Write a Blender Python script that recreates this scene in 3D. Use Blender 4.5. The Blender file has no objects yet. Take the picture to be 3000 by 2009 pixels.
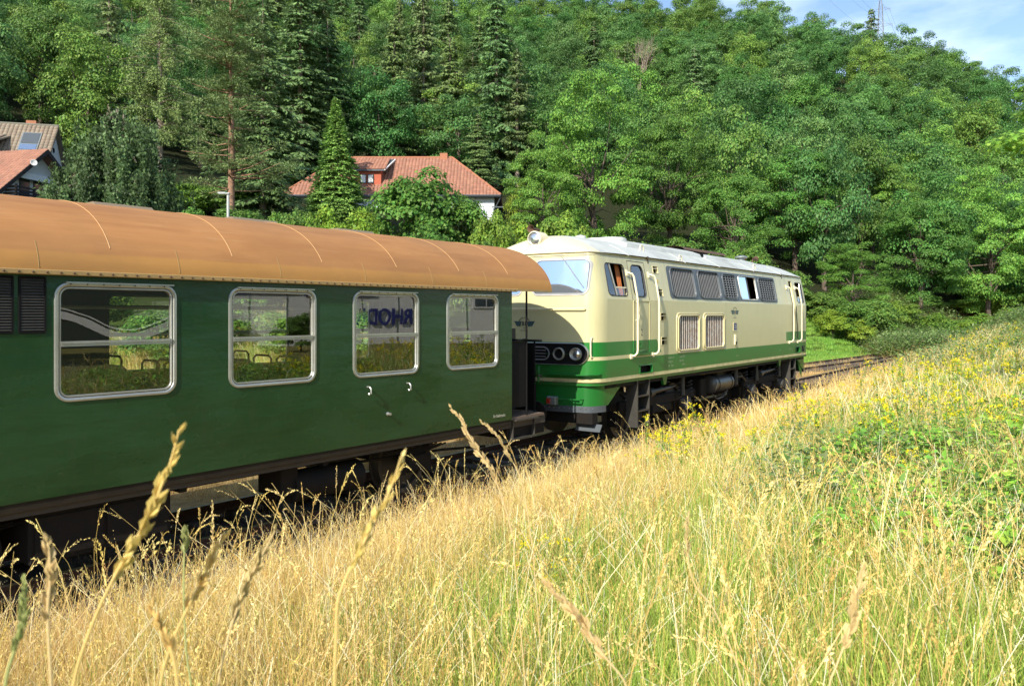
import bpy, math, random
import numpy as np
from mathutils import Vector, Matrix
from mathutils.geometry import tessellate_polygon
R = math.radians
SC = bpy.context.scene
COL = SC.collection
# ------------------------------------------------------------------ camera, sky, sun, exposure
TH = R(38.26); CT, ST = math.cos(TH), math.sin(TH)
EYE = 2.65
cam_d = bpy.data.cameras.new('camera'); cam = bpy.data.objects.new('camera', cam_d); COL.objects.link(cam)
cam.location = (0, 0, EYE); cam.rotation_euler = (R(90), 0, TH - R(90))
cam_d.sensor_width = 36; cam_d.lens = 27.6; cam_d.shift_y = -0.0278
cam_d.clip_start = 0.05; cam_d.clip_end = 5000
cam_d.dof.use_dof = True; cam_d.dof.focus_distance = 11; cam_d.dof.aperture_fstop = 7
SC.camera = cam
SUN_AZ = R(180 + 12.5); SUN_EL = R(34)
world = bpy.data.worlds.new('World'); SC.world = world; world.use_nodes = True
wt = world.node_tree; bgn = wt.nodes['Background']
sky = wt.nodes.new('ShaderNodeTexSky'); sky.sky_type = 'NISHITA'; sky.sun_disc = False
sky.sun_elevation = SUN_EL; sky.sun_rotation = R(90) - SUN_AZ
sky.air_density = 1.0; sky.dust_density = 0.3; sky.ozone_density = 1.5
# thin high cloud in the sky
tcn = wt.nodes.new('ShaderNodeTexCoord'); mpn = wt.nodes.new('ShaderNodeMapping'); mpn.inputs['Scale'].default_value = (1.6, 1.6, 5)
nzn = wt.nodes.new('ShaderNodeTexNoise'); nzn.inputs['Scale'].default_value = 2.2; nzn.inputs['Detail'].default_value = 7; nzn.inputs['Roughness'].default_value = .55
crn = wt.nodes.new('ShaderNodeValToRGB'); crn.color_ramp.elements[0].position = .50; crn.color_ramp.elements[1].position = .80
mxn = wt.nodes.new('ShaderNodeMix'); mxn.data_type = 'RGBA'; mxn.inputs['B'].default_value = (7.5, 8.3, 9.6, 1)
crn.color_ramp.elements[1].color = (.7, .7, .7, 1)
wt.links.new(tcn.outputs['Generated'], mpn.inputs['Vector']); wt.links.new(mpn.outputs[0], nzn.inputs['Vector'])
wt.links.new(nzn.outputs['Fac'], crn.inputs[0]); wt.links.new(crn.outputs[0], mxn.inputs['Factor'])
wt.links.new(sky.outputs[0], mxn.inputs['A']); wt.links.new(mxn.outputs['Result'], bgn.inputs['Color'])
bgn.inputs['Strength'].default_value = 0.14
sd = bpy.data.lights.new('sun', 'SUN'); sun = bpy.data.objects.new('sun', sd); COL.objects.link(sun)
sd.energy = 4.6; sd.angle = R(.5); sd.color = (1, .93, .8)
sv = Vector((math.cos(SUN_AZ) * math.cos(SUN_EL), math.sin(SUN_AZ) * math.cos(SUN_EL), math.sin(SUN_EL)))
sun.rotation_euler = sv.to_track_quat('Z', 'Y').to_euler(); sun.location = (0, 0, 60)
SC.view_settings.view_transform = 'Standard'; SC.view_settings.look = 'None'
SC.view_settings.exposure = 0.6; SC.view_settings.gamma = 1; SC.view_settings.use_curve_mapping = False
SC.cycles.max_bounces = 8; SC.cycles.transparent_max_bounces = 12
SC.cycles.diffuse_bounces = 3; SC.cycles.use_denoising = True
try: SC.cycles.denoiser = 'OPENIMAGEDENOISE'
except Exception: pass

# ------------------------------------------------------------------ helpers
def V(u, v, z=0.0):            # metres right of / ahead of the place the photo was taken from
    return (v * CT + u * ST, v * ST - u * CT, z)
def S(x, y, Z):                # a point surveyed from the photo at a distance Z
    u = (x - 1500) / 2300 * Z
    return V(u, Z, EYE + (921 - y) / 2300 * Z)
def empty(name, loc=(0, 0, 0), rz=0, parent=None):
    o = bpy.data.objects.new(name, None); COL.objects.link(o); o.location = loc; o.rotation_euler = (0, 0, rz)
    o.empty_display_size = .2
    if parent: o.parent = parent
    return o
def tag(o, label=None, cat=None, group=None, kind=None):
    if label: o['label'] = label
    if cat: o['category'] = cat
    if group: o['group'] = group
    if kind: o['kind'] = kind
    return o
def link(name, me, mat=None, parent=None, loc=None, rot=None):
    o = bpy.data.objects.new(name, me); COL.objects.link(o)
    if mat is not None and me is not None and hasattr(me, 'materials') and len(me.materials) == 0:
        for m in (mat if isinstance(mat, (list, tuple)) else [mat]): me.materials.append(m)
    if parent: o.parent = parent
    if loc is not None: o.location = loc
    if rot is not None: o.rotation_euler = rot
    return o
def copy_tree(o, parent=None):
    c = o.copy(); COL.objects.link(c); c.parent = parent
    for ch in list(o.children): copy_tree(ch, c)
    return c
def npmesh(name, Vt, F, col=None, smooth=False):
    """F: int array (n,3) or (n,4)"""
    Vt = np.asarray(Vt, dtype=np.float32); F = np.asarray(F, dtype=np.int32)
    k = F.shape[1]; n = len(F)
    me = bpy.data.meshes.new(name)
    me.vertices.add(len(Vt)); me.vertices.foreach_set('co', Vt.ravel())
    me.loops.add(n * k); me.loops.foreach_set('vertex_index', F.ravel())
    me.polygons.add(n); me.polygons.foreach_set('loop_start', np.arange(0, n * k, k, dtype=np.int32))
    if smooth: me.polygons.foreach_set('use_smooth', np.ones(n, dtype=bool))
    if col is not None:
        a = me.color_attributes.new('Col', 'FLOAT_COLOR', 'POINT')
        c4 = np.ones((len(Vt), 4), dtype=np.float32); c4[:, :3] = col
        a.data.foreach_set('color', c4.ravel())
    me.update(calc_edges=True); me.validate()
    return me
class MB:
    def __init__(s): s.v = []; s.f = []; s.sm = []; s.mi = []; s.m = 0
    def add(s, vs, fs, smooth=False):
        o = len(s.v); s.v += [tuple(p) for p in vs]
        s.f += [[i + o for i in f] for f in fs]; s.sm += [smooth] * len(fs); s.mi += [s.m] * len(fs); return s
    def box(s, x0, y0, z0, x1, y1, z1, M=None, bev=0):
        if bev > 0:
            b = bev; vs = []; fs = []
            pts = [(x0 + b, y0, z0 + b), (x1 - b, y0, z0 + b), (x1 - b, y0, z1 - b), (x0 + b, y0, z1 - b),
                   (x0 + b, y1, z0 + b), (x1 - b, y1, z0 + b), (x1 - b, y1, z1 - b), (x0 + b, y1, z1 - b),
                   (x0, y0 + b, z0 + b), (x0, y1 - b, z0 + b), (x0, y1 - b, z1 - b), (x0, y0 + b, z1 - b),
                   (x1, y0 + b, z0 + b), (x1, y1 - b, z0 + b), (x1, y1 - b, z1 - b), (x1, y0 + b, z1 - b),
                   (x0 + b, y0 + b, z0), (x1 - b, y0 + b, z0), (x1 - b, y1 - b, z0), (x0 + b, y1 - b, z0),
                   (x0 + b, y0 + b, z1), (x1 - b, y0 + b, z1), (x1 - b, y1 - b, z1), (x0 + b, y1 - b, z1)]
            fs = [(0, 1, 2, 3), (5, 4, 7, 6), (9, 8, 11, 10), (12, 13, 14, 15), (16, 19, 18, 17), (20, 21, 22, 23),
                  (0, 3, 11, 8), (1, 12, 15, 2), (4, 9, 10, 7), (5, 6, 14, 13), (0, 16, 17, 1), (3, 2, 21, 20),
                  (4, 5, 18, 19), (7, 23, 22, 6), (8, 9, 19, 16), (11, 20, 23, 10), (12, 17, 18, 13), (15, 14, 22, 21),
                  (0, 8, 16), (1, 17, 12), (2, 15, 21), (3, 20, 11), (4, 19, 9), (5, 13, 18), (6, 22, 14), (7, 10, 23)]
            vs = pts
        else:
            vs = [(x0, y0, z0), (x1, y0, z0), (x1, y1, z0), (x0, y1, z0), (x0, y0, z1), (x1, y0, z1), (x1, y1, z1), (x0, y1, z1)]
            fs = [(0, 3, 2, 1), (4, 5, 6, 7), (0, 1, 5, 4), (1, 2, 6, 5), (2, 3, 7, 6), (3, 0, 4, 7)]
        if M is not None: vs = [M @ Vector(p) for p in vs]
        return s.add(vs, fs)
    def tube(s, pts, r, n=8, cap=True):
        pts = [Vector(p) for p in pts]; rs = r if isinstance(r, (list, tuple)) else [r] * len(pts)
        vs = []; fs = []; prev = None
        for i, p in enumerate(pts):
            d = (pts[min(i + 1, len(pts) - 1)] - pts[max(i - 1, 0)]).normalized()
            if prev is None:
                a = d.orthogonal().normalized()
            else:
                a = (prev - d * prev.dot(d))
                a = a.normalized() if a.length > 1e-6 else d.orthogonal().normalized()
            prev = a; b = d.cross(a)
            for k in range(n):
                t = 2 * math.pi * k / n
                vs.append(p + (a * math.cos(t) + b * math.sin(t)) * rs[i])
        for i in range(len(pts) - 1):
            for k in range(n):
                fs.append((i * n + k, i * n + (k + 1) % n, (i + 1) * n + (k + 1) % n, (i + 1) * n + k))
        s.add(vs, fs, True)
        if cap:
            s.add(vs[:n], [tuple(reversed(range(n)))]); s.add(vs[-n:], [tuple(range(n))])
        return s
    def lathe(s, prof, origin, axis, n=20, smooth=True):
        """prof: list of (r, h) along the axis"""
        o = Vector(origin); ax = Vector(axis).normalized(); a = ax.orthogonal().normalized(); b = ax.cross(a)
        vs = []; fs = []
        for (r, h) in prof:
            for k in range(n):
                t = 2 * math.pi * k / n; vs.append(o + ax * h + (a * math.cos(t) + b * math.sin(t)) * r)
        for i in range(len(prof) - 1):
            for k in range(n):
                fs.append((i * n + k, i * n + (k + 1) % n, (i + 1) * n + (k + 1) % n, (i + 1) * n + k))
        return s.add(vs, fs, smooth)
    def grid(s, P, smooth=True, closed=False):
        """P rows of points"""
        nr = len(P); nc = len(P[0]); vs = [p for r in P for p in r]; fs = []
        for i in range(nr - 1):
            for k in range(nc if closed else nc - 1):
                fs.append((i * nc + k, i * nc + (k + 1) % nc, (i + 1) * nc + (k + 1) % nc, (i + 1) * nc + k))
        return s.add(vs, fs, smooth)
    def panel(s, outer, holes, mp, thick):
        """flat wall with openings; mp(x, z, depth) places it, depth<0 is inward"""
        loops = [outer] + holes
        tri = tessellate_polygon([[Vector((p[0], p[1], 0)) for p in l] for l in loops])
        flat = [p for l in loops for p in l]; n = len(flat)
        vs = [mp(p[0], p[1], 0) for p in flat] + [mp(p[0], p[1], -thick) for p in flat]
        fs = []
        for t in tri:
            a, b, c = [flat[i] for i in t]
            ar = (b[0] - a[0]) * (c[1] - a[1]) - (b[1] - a[1]) * (c[0] - a[0])
            if abs(ar) < 1e-10: continue
            t2 = tuple(t) if ar > 0 else tuple(reversed(t))
            fs.append(t2); fs.append(tuple(i + n for i in reversed(t2)))
        k = 0
        for l in loops:
            m = len(l)
            for i in range(m): fs.append((k + i, k + (i + 1) % m, k + (i + 1) % m + n, k + i + n))
            k += m
        return s.add(vs, fs)
    def ring(s, x0, z0, x1, z1, r, prof, mp, smooth=True, n=6, sub=1):
        """rounded rectangular frame; prof list of (offset inward, depth)"""
        rows = []
        for (o, d) in prof:
            rows.append([mp(p[0], p[1], d) for p in rrect(x0 + o, z0 + o, x1 - o, z1 - o, max(r - o, .004), n, sub)])
        return s.grid(rows, smooth, True)
    def build(s, name, mat, parent=None, loc=None, rot=None):
        me = bpy.data.meshes.new(name); me.from_pydata(s.v, [], s.f); me.update()
        me.polygons.foreach_set('use_smooth', s.sm)
        mats = mat if isinstance(mat, (list, tuple)) else [mat]
        for m in mats: me.materials.append(m)
        if len(mats) > 1: me.polygons.foreach_set('material_index', s.mi)
        if any(s.sm):
            me.set_sharp_from_angle(angle=R(42))
        return link(name, me, None, parent, loc, rot)
def rrect(x0, z0, x1, z1, r, n=6, sub=1):
    pts = []
    for (cx, cz, a0) in ((x1 - r, z0 + r, -90), (x1 - r, z1 - r, 0), (x0 + r, z1 - r, 90), (x0 + r, z0 + r, 180)):
        for i in range(n + 1):
            a = R(a0 + 90 * i / n); pts.append((cx + r * math.cos(a), cz + r * math.sin(a)))
    if sub > 1:
        out = []
        for i, p in enumerate(pts):
            q = pts[(i + 1) % len(pts)]; out.append(p)
            if math.hypot(q[0] - p[0], q[1] - p[1]) > r * .5 + .02:
                out += [(p[0] + (q[0] - p[0]) * k / sub, p[1] + (q[1] - p[1]) * k / sub) for k in range(1, sub)]
        pts = out
    return pts
def text(name, body, size, loc, rot, mat, parent=None, ext=0, bold=0, align='CENTER', sx=1):
    c = bpy.data.curves.new(name, 'FONT'); c.body = body; c.size = size; c.align_x = align; c.align_y = 'CENTER'
    c.extrude = ext; c.offset = bold
    c.materials.append(mat)
    tmp = bpy.data.objects.new(name + '_curve', c); me = bpy.data.meshes.new_from_object(tmp); bpy.data.objects.remove(tmp); me.name = name
    o = bpy.data.objects.new(name, me); COL.objects.link(o); o.location = loc; o.rotation_euler = rot; o.scale = (sx, 1, 1)
    if parent: o.parent = parent
    return o

# ------------------------------------------------------------------ materials
class NT:
    def __init__(s, name):
        s.m = bpy.data.materials.new(name); s.m.use_nodes = True; s.t = s.m.node_tree
        s.b = s.t.nodes['Principled BSDF']; s.out = s.t.nodes['Material Output']
    def n(s, ty, **kw):
        nd = s.t.nodes.new('ShaderNode' + ty)
        for k, v in kw.items():
            if hasattr(nd, k): setattr(nd, k, v)
        return nd
    def l(s, a, b): s.t.links.new(a, b)
    def obj(s): return s.n('TexCoord').outputs['Object']
    def noise(s, vec, scale, detail=4, rough=.55, mscale=None):
        if mscale is not None:
            mp = s.n('Mapping'); mp.inputs['Scale'].default_value = mscale; s.l(vec, mp.inputs['Vector']); vec = mp.outputs[0]
        nz = s.n('TexNoise'); nz.inputs['Scale'].default_value = scale; nz.inputs['Detail'].default_value = detail
        nz.inputs['Roughness'].default_value = rough; s.l(vec, nz.inputs['Vector']); return nz.outputs['Fac']
    def ramp(s, fac, stops):
        r = s.n('ValToRGB'); e = r.color_ramp.elements
        while len(e) < len(stops): e.new(.5)
        for i, (p, c) in enumerate(stops):
            e[i].position = p; e[i].color = (*c, 1) if len(c) == 3 else c
        s.l(fac, r.inputs[0]); return r.outputs[0]
    def mix(s, fac, a, b, mode='MIX'):
        m = s.n('Mix', data_type='RGBA', blend_type=mode)
        for k, v in (('Factor', fac), ('A', a), ('B', b)):
            if isinstance(v, (int, float)): m.inputs[k].default_value = v
            elif isinstance(v, tuple): m.inputs[k].default_value = (*v, 1)
            else: s.l(v, m.inputs[k])
        return m.outputs['Result']
    def math(s, op, a, b=None, clamp=False):
        m = s.n('Math', operation=op, use_clamp=clamp)
        for i, v in enumerate((a, b)):
            if v is None: continue
            if isinstance(v, (int, float)): m.inputs[i].default_value = v
            else: s.l(v, m.inputs[i])
        return m.outputs[0]
    def bump(s, h, strength=.3, dist=.02):
        b = s.n('Bump'); b.inputs['Strength'].default_value = strength; b.inputs['Distance'].default_value = dist
        s.l(h, b.inputs['Height']); s.l(b.outputs[0], s.b.inputs['Normal'])
    def set(s, **kw):
        for k, v in kw.items():
            nm = {'col': 'Base Color', 'rough': 'Roughness', 'metal': 'Metallic', 'spec': 'Specular IOR Level'}.get(k, k)
            if isinstance(v, (int, float)): s.b.inputs[nm].default_value = v
            elif isinstance(v, tuple): s.b.inputs[nm].default_value = (*v, 1)
            else: s.l(v, s.b.inputs[nm])
        return s
def paint(name, col, rough=.4, dirt=.25, dcol=None, scale=2.0, metal=0, bump=0, spec=.5):
    t = NT(name); o = t.obj()
    n1 = t.noise(o, scale, 6, .6); n2 = t.noise(o, scale * 9, 4, .6)
    dc = dcol or tuple(c * .55 for c in col)
    f = t.ramp(n1, [(.35, (0, 0, 0)), (.75, (dirt,) * 3)])
    c = t.mix(f, col, dc)
    f2 = t.ramp(n2, [(.4, (0, 0, 0)), (.8, (dirt * .7,) * 3)])
    c = t.mix(f2, c, dc)
    t.set(col=c, rough=rough, metal=metal, spec=spec)
    if bump: t.bump(n1, bump, .02)
    return t.m
MT = {}
MT['black'] = paint('black_paint', (.006, .006, .007), .7, .4, (.012, .010, .008), spec=.15)
MT['under'] = paint('underframe_grime', (.009, .008, .007), .8, .5, (.022, .016, .011), 4, spec=.25)
MT['under2'] = paint('oily_steel', (.055, .052, .045), .5, .5, (.02, .018, .015), 6)
MT['rust'] = paint('rusty_steel', (.13, .07, .04), .8, .6, (.05, .03, .02), 8)
MT['alu'] = paint('aluminium_frame', (.52, .53, .5), .38, .35, (.3, .25, .16), 5, .75)
MT['steel'] = paint('bright_steel', (.6, .6, .58), .3, .3, (.3, .3, .3), 5, .9)
MT['cream'] = paint('cream_paint', (.64, .57, .32), .38, .12, (.42, .34, .16), 3)
MT['creamrail'] = paint('cream_rail_paint', (.80, .72, .50), .4, .12, (.5, .4, .2), 5)
MT['greenloco'] = paint('loco_green_paint', (.014, .15, .025), .33, .12, (.02, .08, .02), 3)
MT['greyband'] = paint('grey_band_paint', (.085, .10, .115), .45, .25, (.05, .055, .06), 4)
MT['slat'] = paint('grille_slat_paint', (.5, .5, .5), .5, .3, (.2, .19, .18), 6)
MT['slatd'] = paint('dark_grille_slat_paint', (.22, .22, .225), .5, .3, (.1, .1, .1), 6)
MT['slatrust'] = paint('rusty_slat_paint', (.72, .70, .66), .5, .8, (.34, .18, .08), 9)
MT['rubber'] = paint('rubber_seal', (.02, .02, .022), .6, .2)
MT['white'] = paint('white_render', (.72, .72, .70), .8, .15, (.5, .48, .44), .6)
MT['bluewhite'] = paint('pale_render', (.62, .66, .70), .85, .12, (.45, .46, .48), .6)
MT['darkwood'] = paint('dark_stained_wood', (.018, .016, .02), .6, .2)
MT['wood'] = paint('weathered_board', (.16, .11, .08), .7, .4, (.08, .05, .03), 6)
MT['seat'] = paint('seat_cloth', (.018, .020, .014), .9, .3, (.02, .02, .015), 9)
MT['inner'] = paint('interior_panel', (.07, .045, .022), .5, .25, (.12, .08, .04), 2)
MT['innerw'] = paint('interior_ceiling', (.10, .09, .07), .6, .2)
MT['floor'] = paint('interior_floor', (.06, .05, .04), .7, .3)
MT['curtain'] = paint('orange_curtain', (.45, .14, .04), .85, .25)
MT['letterblue'] = paint('blue_lettering', (.02, .03, .20), .5, .05)
MT['letterdark'] = paint('dark_lettering', (.03, .04, .04), .5, .05)
MT['letterpale'] = paint('pale_lettering', (.5, .5, .38), .5, .1)
MT['wingblue'] = paint('teal_emblem_paint', (.035, .085, .10), .5, .1)
MT['red'] = paint('red_lamp_paint', (.45, .03, .015), .4, .2)
MT['brick'] = paint('chimney_brick', (.42, .17, .09), .85, .4, (.25, .1, .06), 9)
MT['brown'] = paint('brown_painted_panel', (.45, .10, .045), .7, .25)
MT['lamp'] = paint('lamp_post_paint', (.45, .47, .46), .5, .2)
MT['galv'] = paint('galvanised_steel', (.30, .32, .31), .45, .2, (.3, .32, .3), 1, .5)
MT['concrete'] = paint('concrete', (.20, .19, .15), .9, .4, (.18, .17, .13), 1.5, bump=.3)
MT['sleeper'] = paint('old_timber', (.075, .055, .04), .9, .6, (.14, .12, .09), 4, bump=.4)
MT['tin'] = paint('corrugated_panel', (.74, .73, .70), .6, .15)
MT['railtop'] = paint('polished_rail', (.35, .33, .31), .3, .3, (.15, .1, .07), 8, .7)
MT['warn'] = paint('yellow_sticker', (.7, .5, .05), .5, .1)

def glass(name, tint, refl, tmix=1.0, rough=.0):
    t = NT(name); t.t.nodes.remove(t.b)
    tr = t.n('BsdfTransparent'); tr.inputs[0].default_value = (*tint, 1)
    gl = t.n('BsdfGlossy'); gl.inputs['Roughness'].default_value = rough; gl.inputs[0].default_value = (1, 1, 1, 1)
    fr = t.n('Fresnel'); fr.inputs[0].default_value = 1.5
    nz = t.noise(t.obj(), 1.3, 2, .5); bp = t.n('Bump'); bp.inputs['Strength'].default_value = .04; bp.inputs['Distance'].default_value = .02
    t.l(nz, bp.inputs['Height']); t.l(bp.outputs[0], gl.inputs['Normal'])
    f = t.math('ADD', t.math('MULTIPLY', fr.outputs[0], 1.6), refl, True)
    mx = t.n('MixShader'); t.l(f, mx.inputs[0]); t.l(tr.outputs[0], mx.inputs[1]); t.l(gl.outputs[0], mx.inputs[2])
    t.l(mx.outputs[0], t.out.inputs['Surface']); return t.m
MT['glass'] = glass('coach_window_glass', (.92, .94, .88), .10)
MT['glass2'] = glass('clear_window_glass', (.88, .92, .88), .04)
MT['ws'] = NT('windscreen_glass').set(col=(.62, .74, .88), rough=.04, metal=.85, spec=.5).m
b_ = MT['ws'].node_tree.nodes['Principled BSDF']; b_.inputs['Coat Weight'].default_value = .5
MT['wglass'] = NT('house_window_glass').set(col=(.05, .07, .09), rough=.08, spec=1.0).m
MT['lens'] = NT('lamp_lens').set(col=(.75, .78, .8), rough=.12, metal=.85).m

# coach green: worn satin enamel, slightly wavy sheet metal
t = NT('coach_green_enamel'); o = t.obj()
n1 = t.noise(o, 1.1, 5, .55, (1, 1, 1.6)); n2 = t.noise(o, 2.2, 3, .5, (.6, 1, 2.2)); n3 = t.noise(o, 30, 4, .6, (1, 1, .3))
c = t.ramp(n1, [(.3, (.008, .044, .014)), (.7, (.016, .064, .020))])
c = t.mix(t.ramp(n3, [(.5, (0, 0, 0)), (.9, (.25,) * 3)]), c, (.05, .07, .04))
t.set(col=c, rough=t.ramp(n1, [(.3, (.20,) * 3), (.7, (.38,) * 3)]), spec=.5); n5 = t.noise(o, 9, 5, .6, (1, 1, .08)); c = t.mix(t.ramp(n5, [(.55, (0, 0, 0)), (.8, (.35,) * 3)]), c, (.03, .05, .03)); t.set(col=c)
t.bump(n2, .42, .03); MT['coach'] = t.m
# coach roof: ochre paint faded in streaks
t = NT('coach_roof_ochre'); o = t.obj(); sp = t.n('SeparateXYZ'); t.l(o, sp.inputs[0])
n1 = t.noise(o, 1.2, 6, .6, (.35, 1.4, 1.4)); n2 = t.noise(o, 6, 6, .65, (.12, 2, 2)); n3 = t.noise(o, 22, 3, .6, (.06, 1.5, 1.5))
c = t.ramp(n1, [(.28, (.29, .125, .045)), (.5, (.41, .195, .072)), (.8, (.32, .14, .05))])
c = t.mix(t.ramp(n2, [(.45, (0, 0, 0)), (.8, (.45,) * 3)]), c, (.50, .25, .09))
c = t.mix(t.ramp(n3, [(.62, (0, 0, 0)), (.8, (.35,) * 3)]), c, (.60, .40, .22))
zl = t.math('ADD', sp.outputs[2], t.math('MULTIPLY', t.noise(o, 5, 3), .03))
lowf = t.ramp(t.math('SUBTRACT', zl, 2.5), [(.735, (1, 1, 1)), (.765, (0, 0, 0))])
c = t.mix(t.math('MULTIPLY', lowf, .55), c, (.52, .27, .07))
n4 = t.noise(o, .7, 5, .65, (.8, 1, 1)); c = t.mix(t.ramp(n4, [(.42, (0, 0, 0)), (.72, (.5,) * 3)]), c, (.24, .13, .06))
t.set(col=c, rough=.65, spec=.2); t.bump(n1, .16, .03); MT['roof'] = t.m
MT['roofb'] = paint('roof_edge_ochre', (.42, .27, .10), .6, .4, (.22, .16, .08), 7)
MT['seam'] = paint('roof_seam_ochre', (.50, .29, .12), .6, .3, (.4, .2, .07), 9)
MT['ventb'] = paint('roof_vent_paint', (.22, .17, .11), .6, .3, (.2, .16, .1), 6)
MT['strip'] = paint('dirty_sill_strip', (.035, .028, .018), .7, .6, (.014, .011, .009), 5, spec=.15)

# locomotive livery: painted bands on the body shell
t = NT('loco_livery'); o = t.obj(); sp = t.n('SeparateXYZ'); t.l(o, sp.inputs[0]); X, Z = sp.outputs[0], sp.outputs[2]
def step(v, e, inv=False):
    return t.math('LESS_THAN' if inv else 'GREATER_THAN', v, e)
lowgreen = t.math('MULTIPLY', step(Z, 1.415), step(Z, 1.765, True))
bot = step(Z, 1.345, True)
diag = t.math('ADD', X, t.math('MULTIPLY', Z, .8))
endz = t.math('ADD', step(diag, 3.83, True), step(X, 11.0), True)
upg = t.math('MULTIPLY', t.math('MULTIPLY', step(Z, 1.835), step(Z, 2.115, True)), endz)
g = t.math('ADD', t.math('ADD', lowgreen, upg), bot, True)
n1 = t.noise(o, 1.3, 6, .6); n2 = t.noise(o, 14, 5, .65, (1, 1, .25))
cr = t.mix(t.ramp(n1, [(.35, (0, 0, 0)), (.8, (.3,) * 3)]), (.62, .57, .32), (.50, .45, .22))
n6 = t.noise(o, 7, 5, .6, (1, 1, .07)); cr = t.mix(t.ramp(n6, [(.55, (0, 0, 0)), (.85, (.4,) * 3)]), cr, (.42, .33, .16))
cr = t.mix(t.ramp(n2, [(.6, (0, 0, 0)), (.85, (.22,) * 3)]), cr, (.38, .27, .12))
gr = t.mix(t.ramp(n1, [(.4, (0, 0, 0)), (.8, (.35,) * 3)]), (.012, .18, .026), (.03, .16, .03))
gm_ = t.math('MULTIPLY', t.ramp(t.math('SUBTRACT', Z, 1.0), [(.34, (1, 1, 1)), (.80, (0, 0, 0))]), t.ramp(t.noise(o, 3.5, 6, .65, (1, 1, .5)), [(.38, (0, 0, 0)), (.75, (.6,) * 3)]))
so_ = t.math('MULTIPLY', t.ramp(t.math('SUBTRACT', Z, 3.0), [(.2, (0, 0, 0)), (.84, (1, 1, 1))]), t.ramp(t.noise(o, 5, 6, .65, (1, 1, .12)), [(.42, (0, 0, 0)), (.8, (.45,) * 3)]))
t.set(col=t.mix(so_, t.mix(gm_, t.mix(g, cr, gr), (.09, .07, .04)), (.16, .14, .11)), rough=.34, spec=.5); t.bump(n1, .1, .03); MT['livery'] = t.m
t = NT('loco_roof_paint'); o = t.obj(); n1 = t.noise(o, 1.5, 6, .6); n2 = t.noise(o, 9, 5, .65, (.3, 1.5, 1))
c = t.mix(t.ramp(n1, [(.3, (0, 0, 0)), (.8, (.5,) * 3)]), (.60, .61, .56), (.45, .47, .44))
c = t.mix(t.ramp(n2, [(.5, (0, 0, 0)), (.85, (.4,) * 3)]), c, (.36, .35, .31))
ns_ = t.noise(o, .9, 5, .6, (1, 1, 1)); c = t.mix(t.ramp(ns_, [(.5, (0, 0, 0)), (.72, (.5,) * 3)]), c, (.22, .21, .19))
sp = t.n('SeparateXYZ'); t.l(o, sp.inputs[0])
fr_ = t.math('LESS_THAN', t.math('ADD', sp.outputs[0], t.math('MULTIPLY', t.math('ABSOLUTE', t.math('SUBTRACT', sp.outputs[1], 1.5)), .25)), .33)
c = t.mix(t.math('MULTIPLY', fr_, .85), c, (.70, .62, .40))
t.set(col=c, rough=.45); t.bump(n1, .12, .03); MT['locoroof'] = t.m

def leafmat(name, trans=.35, rnd=.25, spec=.25, rough=.5):
    t = NT(name); at = t.n('Attribute'); at.attribute_name = 'Col'
    oi = t.n('ObjectInfo'); hs = t.n('HueSaturation')
    rr = t.math('ADD', t.math('MULTIPLY', oi.outputs['Random'], rnd * 2), 1 - rnd)
    hh = t.math('ADD', t.math('MULTIPLY', t.math('FRACT', t.math('MULTIPLY', oi.outputs['Random'], 7.13)), .022), .493)
    t.l(at.outputs['Color'], hs.inputs['Color']); t.l(rr, hs.inputs['Value']); t.l(hh, hs.inputs['Hue'])
    t.set(col=hs.outputs[0], rough=rough, spec=spec)
    tl = t.n('BsdfTranslucent'); c2 = t.mix(.5, hs.outputs[0], (.25, .30, .02), 'ADD') if False else hs.outputs[0]
    gm = t.n('Gamma'); gm.inputs[1].default_value = .75; t.l(c2, gm.inputs[0]); t.l(gm.outputs[0], tl.inputs[0])
    mx = t.n('MixShader'); mx.inputs[0].default_value = trans
    t.l(t.b.outputs[0], mx.inputs[1]); t.l(tl.outputs[0], mx.inputs[2]); t.l(mx.outputs[0], t.out.inputs['Surface']); return t.m
MT['leaf'] = leafmat('tree_leaves', .27, .2)
MT['leafn'] = leafmat('shrub_leaves', .35, .12)
MT['needle'] = leafmat('conifer_needles', .15, .2, .15)
MT['grass'] = leafmat('grass_blades', .24, .14, .3, .45)
t = NT('bark'); o = t.obj(); n1 = t.noise(o, 5, 6, .7, (1, 1, .25))
t.set(col=t.ramp(n1, [(.3, (.05, .035, .025)), (.7, (.17, .13, .10))]), rough=.9); t.bump(n1, .6, .05); MT['bark'] = t.m
t = NT('pine_bark'); o = t.obj(); n1 = t.noise(o, 5, 6, .7, (1, 1, .25))
t.set(col=t.ramp(n1, [(.3, (.17, .09, .05)), (.7, (.38, .23, .15))]), rough=.9); t.bump(n1, .6, .05); MT['pinebark'] = t.m
t = NT('pale_bark'); o = t.obj(); n1 = t.noise(o, 5, 6, .7, (1, 1, .25))
t.set(col=t.ramp(n1, [(.3, (.18, .14, .10)), (.7, (.34, .28, .22))]), rough=.9); MT['palebark'] = t.m
def tile_mat(name, a, b):
    t = NT(name); at = t.n('Attribute'); at.attribute_name = 'Col'; o = t.obj(); n1 = t.noise(o, 3, 5, .6)
    c = t.mix(t.ramp(n1, [(.35, (0, 0, 0)), (.75, (.6,) * 3)]), a, b)
    c = t.mix(.8, c, at.outputs['Color'], 'MULTIPLY'); t.set(col=c, rough=.75); return t.m
MT['tiler'] = tile_mat('red_clay_tile', (.34, .165, .105), (.22, .11, .08))
MT['tileb'] = tile_mat('brown_concrete_tile', (.27, .22, .16), (.19, .155, .115))
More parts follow.
